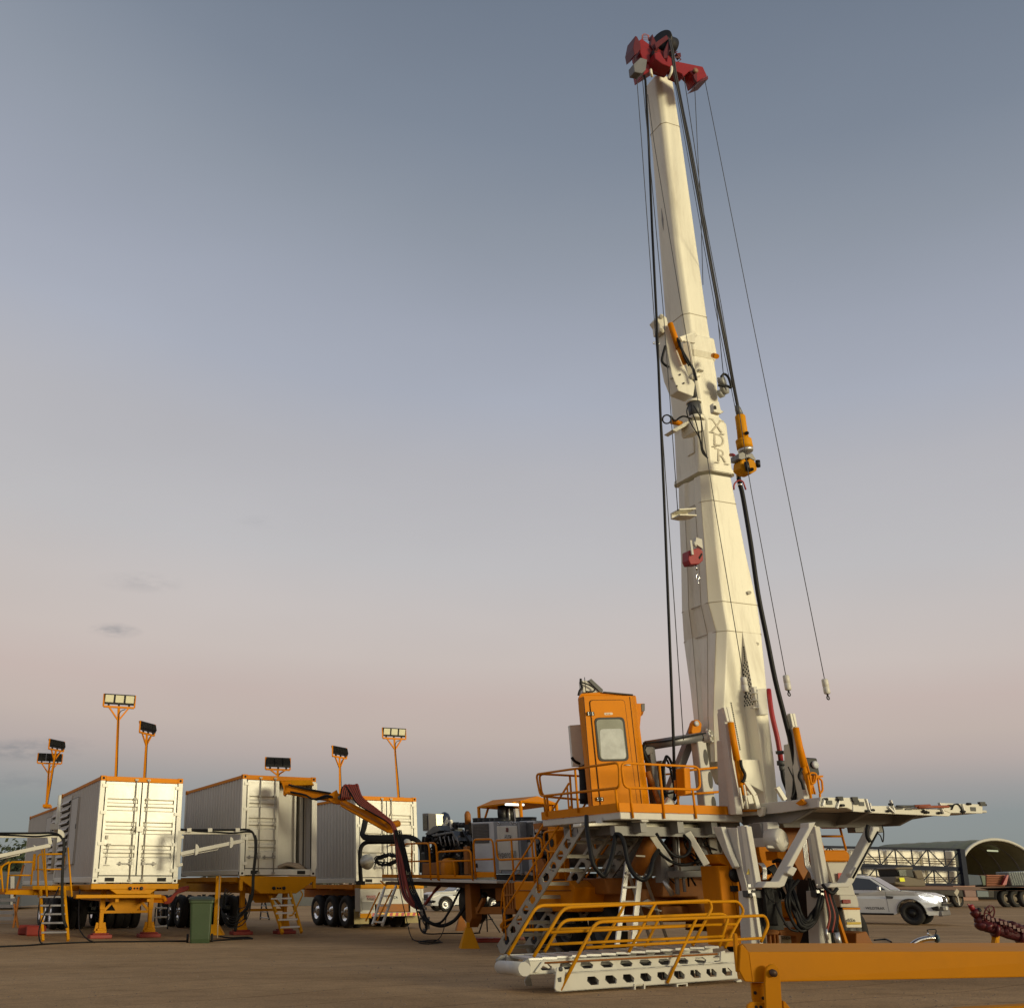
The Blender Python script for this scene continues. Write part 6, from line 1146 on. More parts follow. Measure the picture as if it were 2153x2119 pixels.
m = MB(); m.cyl(F.a(1066,1910,12.7), F.a(1069,1962,12.7), .13, n=14); P = F.a(1069,1966,12.7); m.lathe(V((P.x,P.y,0)), Z, [(.001,0),(.30,0),(.30,.05),(.16,.12),(.16,.25),(.001,.25)], 16); m.build('support_jack', BLACKM, PU)
m = MB(); m.lathe(F.a(1000,1900,13.2)-ex*.2, -ex, [(.001,.1),(.42,.1),(.5,0),(.5,-.3),(.001,-.3)], 24); m.tube(smooth(A6([(1020,1880),(1012,1905),(1030,1912),(1056,1900)], 12.8)), .08, 9); m.build('running_gear', BLACKM, PU)
for (u, v, Y, s_, l_) in ((986,1982,25.0,.45,'yellow pyramid stand beside the red ground pad under the power unit'),(970,1948,34,.4,'low brown block stand behind the yellow pyramid stand')):
    P = W(u,v,Y); P.z = 0; m = MB(); m.loft([[P+V((x*s_*.5,y*s_*.5,0)) for x,y in ((-1,-1),(1,-1),(1,1),(-1,1))], [P+V((x*s_*.16,y*s_*.16,s_*1.0)) for x,y in ((-1,-1),(1,-1),(1,1),(-1,1))]]); m.beam(P+Z*s_, P+Z*(s_*1.25), .08); tag(m.build('jack_stand', YELLOW if Y < 30 else RUST_SHADE, None, .006), l_, 'stand')
P = PZ(1026,1980,0); pad('large red pad on the dirt right of the yellow pyramid stand', P, 10, (.85,.6,.06)); m = MB(); m.box(P+V((.05,-.2,.104)), (.12,.08,.004)); tag(m.build('paper_scrap', PAPER), 'scrap of white paper lying on the large red pad', 'paper')
# tripod stand, black
TP = thing('tripod_stand', 'small black tripod stand under the power unit', 'tripod', PZ(1025,1965,0)); P = PZ(1025,1960,0); m = MB()
for dx, dy in ((-.28,-.1),(.38,-.1),(.05,.35)): m.tube([P+V((dx,dy,0)), P+Z*.62], .022, 6)
m.build('tripod_leg', BLACKM, TP); m = MB(); m.tube([P+Z*.4, P+Z*1.05], .03, 7); m.tube([P+V((-.18,0,.35)), P+V((.2,0,.38))], .018, 6); m.build('centre_post', BLACKM, TP)
# bent orange rails standing behind
m = MB(); 
for o in (0, .25): m.tube(fillet([W(1054,1950,24+o), W(1052,1945,24+o), W(1060,1936,24+o), W(1078,1932,24+o), W(1094,1918,24+o), W(1095,1890,24+o)], .15), .025, 7); m.tube(fillet([W(1054,1950,24+o), W(1064,1950,24+o), W(1085,1935,24+o), W(1118,1925,24+o)], .1), .025, 7)
tag(m.build('loose_rail', ORANGE), 'spare bent orange rails lying under the power unit', 'railing')
m = MB(); m.box(PZ(1105,1975,0)+Z*.25, (.55,.5,.5), Matrix.Rotation(R(12),3,'Z')); tag(m.build('red_box', mat('dark_red_box', (.14,.02,.012), .6, dirt=.4), None, .02), 'dark red box on the ground left of the access stair foot', 'box')

# ================================================================== hose boom
HBM = thing('hose_boom', 'orange jointed hose boom reaching out of the open container', 'boom', W(600,1650,30.2))
def seg(pts, Y, dep, nm='boom_arm', mt=ORANGE, par=HBM, bev=.012): m = MB(); m.prism([W(u,v,Y) for u,v in pts], V((0,1,0))*dep); return m.build(nm, mt, par, bev)
s1 = seg([(598,1652),(612,1654),(700,1668),(699,1680),(650,1675),(598,1668)], 29.3, .3)
seg([(600,1662),(660,1674),(700,1681),(700,1685),(655,1679),(598,1668)], 29.25, .2)
seg([(590,1641),(612,1645),(604,1661),(600,1672),(595,1671),(596,1658)], 29.3, .45, 'boom_root', ORANGE)
seg([(582,1640),(655,1640),(660,1650),(600,1652)], 30.6, .3, 'boom_root', YELLOW)
s2 = seg([(692,1670),(708,1660),(711,1668),(718,1669),(722,1690),(714,1690),(700,1688),(690,1682)], 29.0, .4, 'boom_knuckle')
s3 = seg([(712,1676),(726,1682),(828,1733),(826,1752),(815,1750),(716,1694)], 28.9, .28, 'boom_arm'); m = MB(); m.prism([W(u,v,28.86) for u,v in ((718,1685),(824,1741),(822,1744),(716,1689))], V((0,1,0))*.03); m.build('arm_rib', RUST_SHADE, s3)
m = MB(); m.cyl(W(819,1736,28.8), W(837,1731,29.1), .10, n=18); m.build('end_roller', ORANGE, HBM)
m = MB(); m.lathe(W(714,1677,28.85), V((0,-1,0)), [(.001,.06),(.05,.06),(.06,0)], 12); m.build('pivot_pin', DGREY, s2)
m = MB(); m.tube(smooth([W(610,1665,29.15), W(640,1671,29.15), W(660,1680,29.1), (W(685,1673,29)), W(700,1676,28.95)]), .03, 7); m.tube(smooth([W(606,1650,29.2), W(640,1658,29.2), W(672,1664,29.2), W(696,1668,29.2)]), .03, 7); m.tube([W(663,1681,29.1), W(694,1675,29.0)], .035, 8); m.build('boom_line', BLACK, HBM)
hb = thing('hose_bundle', 'bundle of red and black hoses over the orange boom falling in a wide loop', 'hoses', W(835,1900,28.3)); h2 = random.Random(5)
for i in range(15):
    o = (i-7)*.5+h2.uniform(-2.2,2.2); mt = HOSER if i % 3 else BLACK; du = o*1.0; lift = 8+abs(h2.uniform(-1,1))*10
    pts = [(716+i*1.4,1682-h2.random()*3,28.8), (719+i*1.6,1662-lift*.3,28.8), (727+i*1.7,1656-lift*.4+h2.random()*3,28.8), (738+i*1.2,1668-i*.5,28.75), (752+i*.8,1690-i*.8,28.7), (785+i*.5,1710-i*.6,28.7), (818+du*.4,1729-i*.35,28.65), (829+du*.7,1742,28.6), (836+du,1775,28.5), (843+du*1.4,1830,28.3), (853+du*1.8,1878,28.1), (868+du*1.9,1902+o*.8,28.0), (884+du,1908-o*.5,28.0), (900+du*.5,1893-o*1.2,28.1), (915+du*.4,1872,28.4), (925+du*.4,1862,28.8)]
    MB().tube(smooth([W(*p) for p in pts], 4), .030, 6).build('hose', mt, hb)
for i in range(4):
    o = i*3.2; MB().tube(smooth([W(*p) for p in [(831+o*1.2,1745,28.5),(846+o,1800,28.4),(858+o*1.2,1860,28.2),(876+o*1.1,1900,27.8),(893+o*.5,1925+o,27.6),(897-o*.3,1950+h2.random()*6,27.5)]]), .018 if i % 2 else .028, 6).build('hose', BLACK, hb)
m = MB()
for i in range(12): m.box(W(890+h2.uniform(-4,12),1905+i*5,27.5), (.06,.06,.07))
m.build('hose_coupling', STEEL, hb)
for lb, pts, r in (('black hose hanging in a wide loop below the power unit deck', [(890,1925,27.5),(905,1940,27.4),(930,1946,27.4),(955,1935,27.4),(975,1910,27.4),(992,1885,27.5),(1000,1865,27.8)], .045),
    ('black cable loop under the power unit crossing the white car', [(880,1915,27.6),(897,1938,27.4),(925,1940,27.4),(945,1915,27.5),(960,1885,27.6),(973,1862,27.9)], .03),
    ('thin black cable dropping from the boom roller to the dirt', [(830,1745,28.4),(834,1830,28.2),(845,1890,28),(855,1935,27.5),(866,1972,26.8),(885,1978,26.4),(915,1978,26.4),(930,1962,26.8),(938,1930,27.3)], .012),
    ('black cable trailing from the hose cluster along the dirt to the right', [(897,1950,27.5),(884,1930,27.6),(885,1955,27.2),(900,1963,26.9),(940,1962,26.9),(985,1962,26.9),(1010,1961,26.9)], .018),
    ('loose black loop beside the trailer bumper', [(873,1900,27.6),(880,1930,27.4),(883,1950,27.3),(893,1960,27.2),(897,1948,27.4),(893,1925,27.5)], .02)):
    tag(MB().tube(smooth([W(*p) for p in pts], 5), r, 6).build('loose_cable', BLACK), lb, 'hose', 'loose black hoses below the power unit')
g_ = MB(); P = [PZ(u,v,.02) for u,v in ((866,1974),(880,1979),(905,1981),(925,1979),(920,1976),(895,1977),(880,1981),(900,1984),(930,1981))]; tag(g_.tube(smooth(P), .014, 5).build('ground_cable', BLACK), 'tangled cable lying on the dirt under the hose bundle', 'cable')
# heavy black hoses over container D doors
m = MB()
for i in range(6): o = i*1.6; m.tube(smooth([W(766+o*.8,1721,33.8), W(762+o*.8,1740,33.7), W(760+o*.6,1756-o*.3,33.6), W(770+o*.3,1765-o,33.5), W(800,1766-o,33.4), W(850,1765-o,33.3), W(872+o*.3,1767-o*.6,33.2), (W(882+o,1780,33.2)), W(885+o,1800,33.2), W(884+o,1834,33.3)]), .045, 7)
tag(m.build('cable_loom', BLACK), 'thick loom of black cables across the closed container doors', 'cables')
m = MB(); m.tube(smooth([W(835,1770,33.7), W(790,1770,33.8), W(768,1772,33.9), W(758,1785,33.9), W(757,1815,33.9), W(759,1855,34.0)]), .07, 8); m.box(W(758,1856,33.9), (.3,.2,.12)); tag(m.build('black_duct', BLACK), 'thick black duct bent down beside the left edge of the closed container doors', 'duct')
m = MB()
for i in range(9):
    c = (814+h2.uniform(-4,4), 1806+h2.uniform(-4,4)); m.tube([W(c[0]+ (24+h2.uniform(-4,4))*math.cos(a), c[1]+(9+h2.uniform(-3,3))*math.sin(a)-3*math.cos(a), 32.5+.1*i*.3) for a in [2*math.pi*k/18 for k in range(18)]], .02, 5, closed=True)
m.tube([W(790,1812,32.4), W(788,1822,32.4)], .02); tag(m.build('coiled_cable', BLACK), 'coil of black cable hanging on the rails in front of the closed container', 'cable')
m = MB(); m.lathe(W(772,1812,33.4), V((-.2,-1,0)), [(.001,0),(.20,0),(.24,.02),(.001,.03)], 18); m.lathe(W(856,1772,33.2), V((-.2,-1,0)), [(.001,0),(.13,.0),(.13,.02),(.001,.03)], 14); m.tube([W(760,1815,33.3), W(785,1806,33.2)], .10, 10); tag(m.build('cable_drum', CONT), 'white cable drum arm in front of the closed container doors', 'drum')
# ================================================================== left side: swing arms, platforms, steps, bin
def swing(label, beam, low, cap, Y, drop, extra=None, Y0=None):
    root = thing('cable_gantry', label, 'cable arm', W(*cap, Y), 'white cable arms on the containers'); m = MB(); m.beam(W(*beam[0],Y0 or Y), W(*beam[1],Y), .075, .10); m.build('arm_beam', CONT, root, .008)
    m = MB(); m.beam(W(*low[0],Y0 or Y), W(*low[1],Y), .07, .10); m.beam(W(*low[1],Y)+Z*.02, W(low[1][0]-3,beam[1][1],Y), .07, .09); m.build('arm_brace', CONT, root, .008)
    m = MB(); c = W(*cap,Y); m.prism([c + V((.17*math.cos(a), -.05, .17*math.sin(a))) for a in [-math.pi/2 + math.pi*i/8 for i in range(9)]], (0,.1,0)); m.build('end_cap', CONT, root)
    for k in range(3):
        m = MB(); m.tube(smooth([W(beam[0][0], beam[0][1]-5-k, Y-.05)] + [W(beam[0][0]+(beam[1][0]-beam[0][0])*t_, beam[0][1]+(beam[1][1]-beam[0][1])*t_-5-k*.8+(k==2)*(6+2*math.sin(t_*19)), Y-.06) for t_ in (.25,.5,.75,.96)] + [W(*d_, Y-.06+.02*k) for d_ in [(x+k*1.6,y) for x,y in drop]], 5), .022, 6); m.build('arm_cable', BLACK, root)
    return root
ar = swing('white cable arm entering from the left edge with black cables draped to the ground', [(-60,1757),(122,1757)], [(-60,1812),(106,1777)], (122,1757), 27.6, [(130,1762),(133,1780),(130,1830),(129,1880),(131,1925),(138,1950)])
m = MB(); m.tube([W(0,1806,27.6), W(36,1798,27.6), W(40,1798,27.6), W(41,1790,27.6)], .015, 6); m.prism([W(70,1776,27.58),W(74,1783,27.58),W(70,1790,27.58),W(82,1783,27.58)], (0,.04,0)); m.build('arm_lug', CONT, ar)
ar = swing('white cable arm between the two front containers, its cables hanging by the green bin', [(380,1750),(528,1750)], [(380,1795),(513,1767)], (526,1750), 28.3, [(534,1757),(536,1790),(531,1840),(529,1880),(520,1905),(500,1930),(492,1958)])
m = MB(); m.beam(W(379,1747,28.3), W(374,1822,28.3), .12, .10); m.beam(W(374,1760,28.3),W(386,1760,28.3),.08); m.beam(W(372,1820,28.3),W(384,1817,28.3),.08); m.beam(W(382,1800,28.3), W(458,1786,28.3), .02); m.beam(W(458,1786,28.3), W(459,1780,28.3), .02); m.build('arm_mount', CONT, ar, .006)
for u, v in ((411,1786),(484,1771)): m = MB(); c = W(u,v,28.22); m.prism([c + V((.10*math.cos(a), 0, .15*math.sin(a))) for a in [-math.pi/2 + math.pi*i/8 for i in range(9)]], (0,.03,0)); m.build('arm_lug', CONT, ar)
for u in (398,442,500): m = MB(); m.beam(W(u,1749,28.2), W(u,1741,28.2), .04, .12); m.build('cable_guide', CONT, ar)
def steps(label, TL, TR, BL, BR, Yt, Yb, vs, mt=YELLOW, w=.07, name='access_steps'):
    root = thing(name, label, 'steps', W(*BL, Yb)); st_ = []
    for a, b_ in ((TL, BL), (TR, BR)): m = MB(); m.beam(W(*a,Yt), W(*b_,Yb), w*.5, w*1.6, up=V((1,0,0))) if False else m.beam(W(*a,Yt), W(*b_,Yb), w, w*1.4); m.build('stringer', mt, root, .004)
    for t_ in vs:
        a = W(*TL,Yt).lerp(W(*BL,Yb), t_); b_ = W(*TR,Yt).lerp(W(*BR,Yb), t_); m = MB(); m.beam(a, b_, .20, .045); m.build('tread', ALU, root, .003)
    return root
stA = steps('yellow steps with bright treads up to the railed platform at far left', (85,1870), (135,1870), (90,1978), (143,1977), 28.6, 27.8, (.15,.32,.49,.66,.84))
for path in ([(88,1787),(99,1885)], [(93,1782),(99,1885)], [(143,1782),(151,1885)]):
    m = MB(); m.tube([W(path[0][0],path[0][1],28.5), W(*path[1],28.1)], .026, 7); m.build('handrail', YELLOW, stA)
PF = thing('platform', 'railed yellow platform beside the left containers above the steps', 'platform', W(80,1955,29.5))
m = MB(); m.prism([W(10,1872,28.9), W(70,1870,28.9), W(70,1882,28.9), W(10,1880,28.9)], (0,1.6,0)); m.prism([W(68,1862,28.7), W(138,1862,28.7), W(138,1872,28.7), W(68,1870,28.7)], (0,1.8,0)); m.build('platform_deck', YELLOW, PF, .01)
m = MB(); m.prism([W(-40,1868,30.5), W(72,1868,30.5), W(72,1880,30.5), W(-40,1880,30.5)], (0,1.4,0)); m.build('platform_beam', RUST_SHADE, PF, .01)
for pts, posts, mid in (([(14,1875),(20,1812),(72,1812)], [(6,1875),(2,1820)], [(20,1840),(68,1840)]), ([(80,1866),(80,1796),(136,1795),(129,1866)], [(72,1830),(74,1795)], [(76,1828),(132,1827)]), ([(-12,1880),(4,1820),(20,1812)], [(65,1860),(72,1795)], [(-8,1850),(5,1845)])):
    m = MB(); m.tube(fillet([W(u,v,28.8) for u,v in pts], .1), .028, 7); m.tube([W(u,v,28.8) for u,v in posts], .028, 7); m.tube([W(u,v,28.8) for u,v in mid], .022, 6); m.build('guard_rail', YELLOW, PF)
m = MB()
for a, b_ in (((50,1818),(30,1885)), ((40,1885),(28,1950)), ((30,1900),(38,1950))): m.beam(W(*a,29.2), W(*b_,29.2), .05)
m.build('platform_strut', RUST_SHADE, PF)
# cables off the arm at far left lying along the ground
def gc(lb, pts, r=.02): tag(MB().tube(smooth([PZ(u,v,r) if len((u,v))==2 else None for u,v in pts], 6), r, 6).build('ground_cable', BLACK), lb, 'cable', 'black cables lying on the dirt')
gc('black cable on the dirt in front of the yellow steps', [(-30,1991),(60,1987),(100,1984),(200,1980),(290,1979),(392,1978)])
gc('black cable lying between the green bin and the hanging loops', [(440,1978),(480,1975),(520,1973),(531,1973),(520,1970),(480,1971),(455,1965)])
for lb, pts in (('black cable loop touching the ground at the foot of the yellow steps', [(168,1870,28.6),(166,1900,28.2),(166,1945,27.7),(172,1962,27.4),(185,1975,27.0),(200,1981,26.9)]),
    ('thin black cable curving down the face of the yellow steps', [(124,1865,28.2),(112,1890,27.6),(92,1925,27.2),(82,1955,26.9),(84,1978,26.8),(92,1985,26.7)])):
    tag(MB().tube(smooth([W(*p) for p in pts]), .018, 6).build('hanging_cable', BLACK), lb, 'cable')
for i in range(5):
    tag(MB().tube(smooth([W(475+i*4,1868+i*3,29.2), W(468-i*1.5,1890,28.8), W(466+i,1920,28.3), W(480+i*4,1948-i*5,28.0), W(508-i*2,1945-i*8,28.0), W(524-i*1.5,1920-i*4,28.2), W(529-i,1880,28.3)]), .013, 6).build('hanging_cable', BLACK), 'one of five black cable loops hanging behind the green bin', 'cable', 'cable loops behind the green bin')
m = MB(); m.tube([W(462,1840,28.9), W(457,1972,28.0)], .017, 8); tag(m.build('grounding_rod', mat('tan_rod', (.5,.38,.24), .4, .4)), 'thin pale rod standing upright right of the green bin', 'rod')
jr = thing('trailer_jack', 'yellow screw jack right behind the green bin', 'jack', W(456,1962,28.9)); m = MB(); m.beam(W(460,1842,29), W(454,1950,29), .14, .14); m.build('jack_body', YELLOW, jr, .01); m = MB(); P = W(452,1955,29); m.loft([[P+V((x*.26,y*.26,-.12)) for x,y in ((-1,-1),(1,-1),(1,1),(-1,1))], [P+V((x*.1,y*.1,.14)) for x,y in ((-1,-1),(1,-1),(1,1),(-1,1))]]); m.build('jack_foot', YELLOW, jr)
# things under trailer B: red air lines, box, guard
rn = random.Random(9)
m = MB()
for i in range(5): m.tube(smooth([W(345,1890+i*2,30), W(358,1888+i*2,30.2), W(368+i,1878,30.4), W(380+i*2,1868+i,30.6), W(396,1864+i,31)]), .035, 6)
tag(m.build('red_air_line', HOSER), 'red hoses arching under the gap between the two front containers', 'hoses')
m = MB(); m.tube(fillet([W(293,1888,30), W(345,1886,30), W(348,1895,30)], .1), .06, 8); m.prism([W(294,1889,30),W(346,1889,30),W(345,1898,30),W(294,1897,30)], (0,.5,0)); m.beam(W(293,1890,30), W(293,1920,30), .05); tag(m.build('wheel_guard', ORANGE), 'orange wheel guard low between the front trailers', 'guard')
s5 = steps('small dark folding step with pale treads under the gap between the front containers', (327,1908), (352,1908), (324,1954), (352,1952), 33, 32.4, (.02,.45,.88), BLACKM, .04)
steps('yellow steps with metal treads below the apron of the open container', (566,1876), (610,1875), (594,1962), (634,1960), 30.6, 29.8, (.16,.33,.52,.68,.86))
m = MB(); m.tube(fillet([W(632,1872,30.4), W(637,1880,30.4), W(615,1924,30.0), W(608,1925,30)], .06), .022, 6); tag(m.build('loose_handrail', YELLOW), 'bent yellow handrail beside the steps under the open container', 'handrail')
s6 = steps('black stepladder with white top in the distance under the open container', (551,1897), (557,1897), (547,1932), (566,1934), 44, 43.5, (.2,.55,.9), BLACKM, .05); m = MB(); m.beam(W(530,1895,44), W(558,1895,44), .25, .05); m.build('top_plank', CONT, s6)
s7 = steps('pale ladder with orange sides leaning on the power unit by the trailer bumper', (809,1865), (833,1862), (783,1944), (803,1946), 28.8, 28.0, (.25,.5,.75,.92), CONT, .05, 'ladder'); 
for a, b_ in (((798,1876),(769,1936)), ((825,1870),(790,1942)), ((800,1852),(812,1862))): m = MB(); m.tube([W(*a,28.3), W(*b_,28.0)], .022, 6); m.build('handrail', ORANGE, s7)
# green wheelie bin
bn_ = thing('wheelie_bin', 'green two-wheeled rubbish bin with dark lid standing on the dirt', 'bin', PZ(420,1983,0)); P = PZ(420,1983,0); Fb = Frame(8); Mb = Fb.m(P)
def rr(w, d, z, r=.06, cy=0):
    o = []
    for cx_, cy_, a0 in ((w/2-r,d/2-r,0),(-w/2+r,d/2-r,90),(-w/2+r,-d/2+r,180),(w/2-r,-d/2+r,270)):
        for k in range(4): a = R(a0+k*30); o.append((cx_+r*math.cos(a), cy+cy_+r*math.sin(a), z))
    return o
m = MB(Mb); m.loft([rr(.50,.50,.0,.05,.30), rr(.52,.54,.1,.05,.30), rr(.60,.66,.96,.07,.32), rr(.66,.72,.965,.07,.32), rr(.66,.72,1.03,.07,.32)]); m.build('bin_body', BGREEN, bn_, .008)
m = MB(Mb); m.loft([rr(.69,.76,1.03,.08,.31), rr(.70,.78,1.06,.08,.31), rr(.62,.70,1.10,.08,.31), rr(.40,.46,1.12,.08,.31)]); m.bb(-.34,-.30,.62,.74,1.0,1.08); m.bb(.30,.34,.62,.74,1.0,1.08); ld = m.build('bin_lid', BLID, bn_, .006)
m = MB(Mb); m.bb(.02,.16,-.035,-.02,1.055,1.075); m.build('lid_label', PAPER, ld)
m = MB(Mb); m.prism([(.03,.013,.70),(.15,.013,.70),(.15,.008,.79),(.03,.008,.79)], (0,-.01,0)); m.build('bin_label', PAPER, bn_)
text('bin_lettering', 'PON', Mb @ V((.08,.017,.56)), Fb.ex, Z, .09, mat('faded_bin_lettering', (.25,.20,.07), .8), bn_, .001)
for x in (-.3,): m = MB(Mb); m.lathe((x-.02,.42,.10), (1,0,0), [(.001,-.03),(.10,-.03),(.11,0),(.10,.03),(.001,.03)], 18); m.lathe((.32,.56,.10), (1,0,0), [(.001,-.03),(.10,-.03),(.11,0),(.10,.03),(.001,.03)], 18); m.build('bin_wheel', TYRE, bn_)
# red chocks, far white block wall, fence and trees at far left
for lb, (u, v, Y) in (('red chock by the three left wheels behind the yellow steps',(55,1951,31)),('second red chock nearer the yellow steps',(72,1953,30.5))): P = W(u,v,Y); P.z = .0; m = MB(); m.bb(P.x-.25,P.x+.25,P.y,P.y+.4,0,.28); tag(m.build('wheel_chock', PAD, None, .04), lb, 'wheel chock')
m = MB()
for i in range(5): m.beam(W(-60,1892+i*13,40), W(34,1892+i*13,40), .05, .12)
for u in (-20, 30): m.beam(W(u,1888,40.1), W(u,1950,40.1), .1)
tag(m.build('barrier', mat('grimy_white_rail', (.5,.48,.44), .6, dirt=.3)), 'low barrier of pale horizontal rails at the far left edge', 'barrier')
sh_ = thing('shed', 'grey blue metal shed half hidden beyond the platform at far left', 'shed', V((-22,62,0))); 
m = MB(); a = PZ(-60,1900,0); m.prism([W(-120,1905,60), W(44,1905,60), W(44,1832,60), W(-120,1832,60)], (0,6,0)); m.build('wall', mat('blue_grey_sheet', (.10,.11,.12), .6), sh_); m = MB(); m.prism([W(22,1905,59.9), W(30,1905,59.9), W(30,1842,59.9), W(22,1842,59.9)], (0,.05,0)); m.build('door', CONT_SHADE, sh_)
LEAF = mat('dark_foliage', (.030,.045,.018), .8, var=.5, scale=6); TRUNK = mat('bark', (.10,.07,.05), .9)
def tree(lb, X, Y, h, w, seed, grp='trees along the far edge of the yard', leafm=LEAF, nleaf=900):
    r_ = random.Random(seed); root = thing('tree', lb, 'tree', V((X, Y, 0)), grp); m = MB()
    m.tube(smooth([V((X,Y,0)), V((X+.2,Y,h*.25)), V((X-.1,Y+.1,h*.5)), V((X+.1,Y,h*.8))]), [h*.035*(1-.7*i/18) for i in range(19)], 7)
    cl = []
    for i in range(9):
        a = r_.uniform(0, 6.28); rr_ = w*.5*r_.uniform(.2,.9); c = V((X+rr_*math.cos(a), Y+rr_*math.sin(a)*.7, h*r_.uniform(.45,.9))); cl.append((c, w*r_.uniform(.14,.26)))
        m.tube([V((X,Y,h*r_.uniform(.2,.45))), c.lerp(V((X,Y,c.z)), .4)-Z*h*.04, c], [h*.014, h*.01, h*.004], 5)
    m.build('trunk', TRUNK, root); m = MB()
    for i in range(nleaf):
        c, s_ = r_.choice(cl); d_ = V((r_.gauss(0,1), r_.gauss(0,1), r_.gauss(0,.75))).normalized()*s_*r_.random()**.4; P = c + d_; q = r_.uniform(.012,.035)*w
        n_ = V((r_.gauss(0,1), r_.gauss(0,1), r_.gauss(0,1))).normalized(); x_ = n_.orthogonal().normalized(); y_ = n_.cross(x_); m._add([P+x_*q, P+y_*q*.6, P-x_*q, P-y_*q*.6], [(0,1,2,3)])
    m.build('crown', leafm, root)
for i, (u, Y, h, w) in enumerate(((-30,95,4.9,9),(8,100,4.6,8),(38,104,4.2,7),(-90,98,5,9))):
    P = W(u,1857,Y); tree(['tall dark tree leftmost behind the grey shed','dark tree above the grey shed roof','lower dark tree where the shed meets the container','dark tree cut by the left picture edge'][i], P.x, P.y, h, w, 40+i)
fw = MB(); r_ = random.Random(77)
for i in range(9000):
    X = r_.uniform(-260, 560); Y = r_.uniform(330, 350); hh = 3.6+1.8*math.sin(X*.05)+1.2*math.sin(X*.17+1)+.8*math.sin(X*.41); z = hh*r_.random()**.6
    q = r_.uniform(.4,1.3); n_ = V((r_.gauss(0,.5), -1, r_.gauss(0,.6))).normalized(); x_ = n_.orthogonal().normalized(); y_ = n_.cross(x_); P = V((X,Y,z)); fw._add([P+x_*q, P+y_*q*.7, P-x_*q, P-y_*q*.7], [(0,1,2,3)])
tag(fw.build('distant_scrub', mat('hazy_scrub', (.055,.06,.045), .9, var=.4)), 'low line of distant scrub on the horizon', 'scrub', kind='stuff')
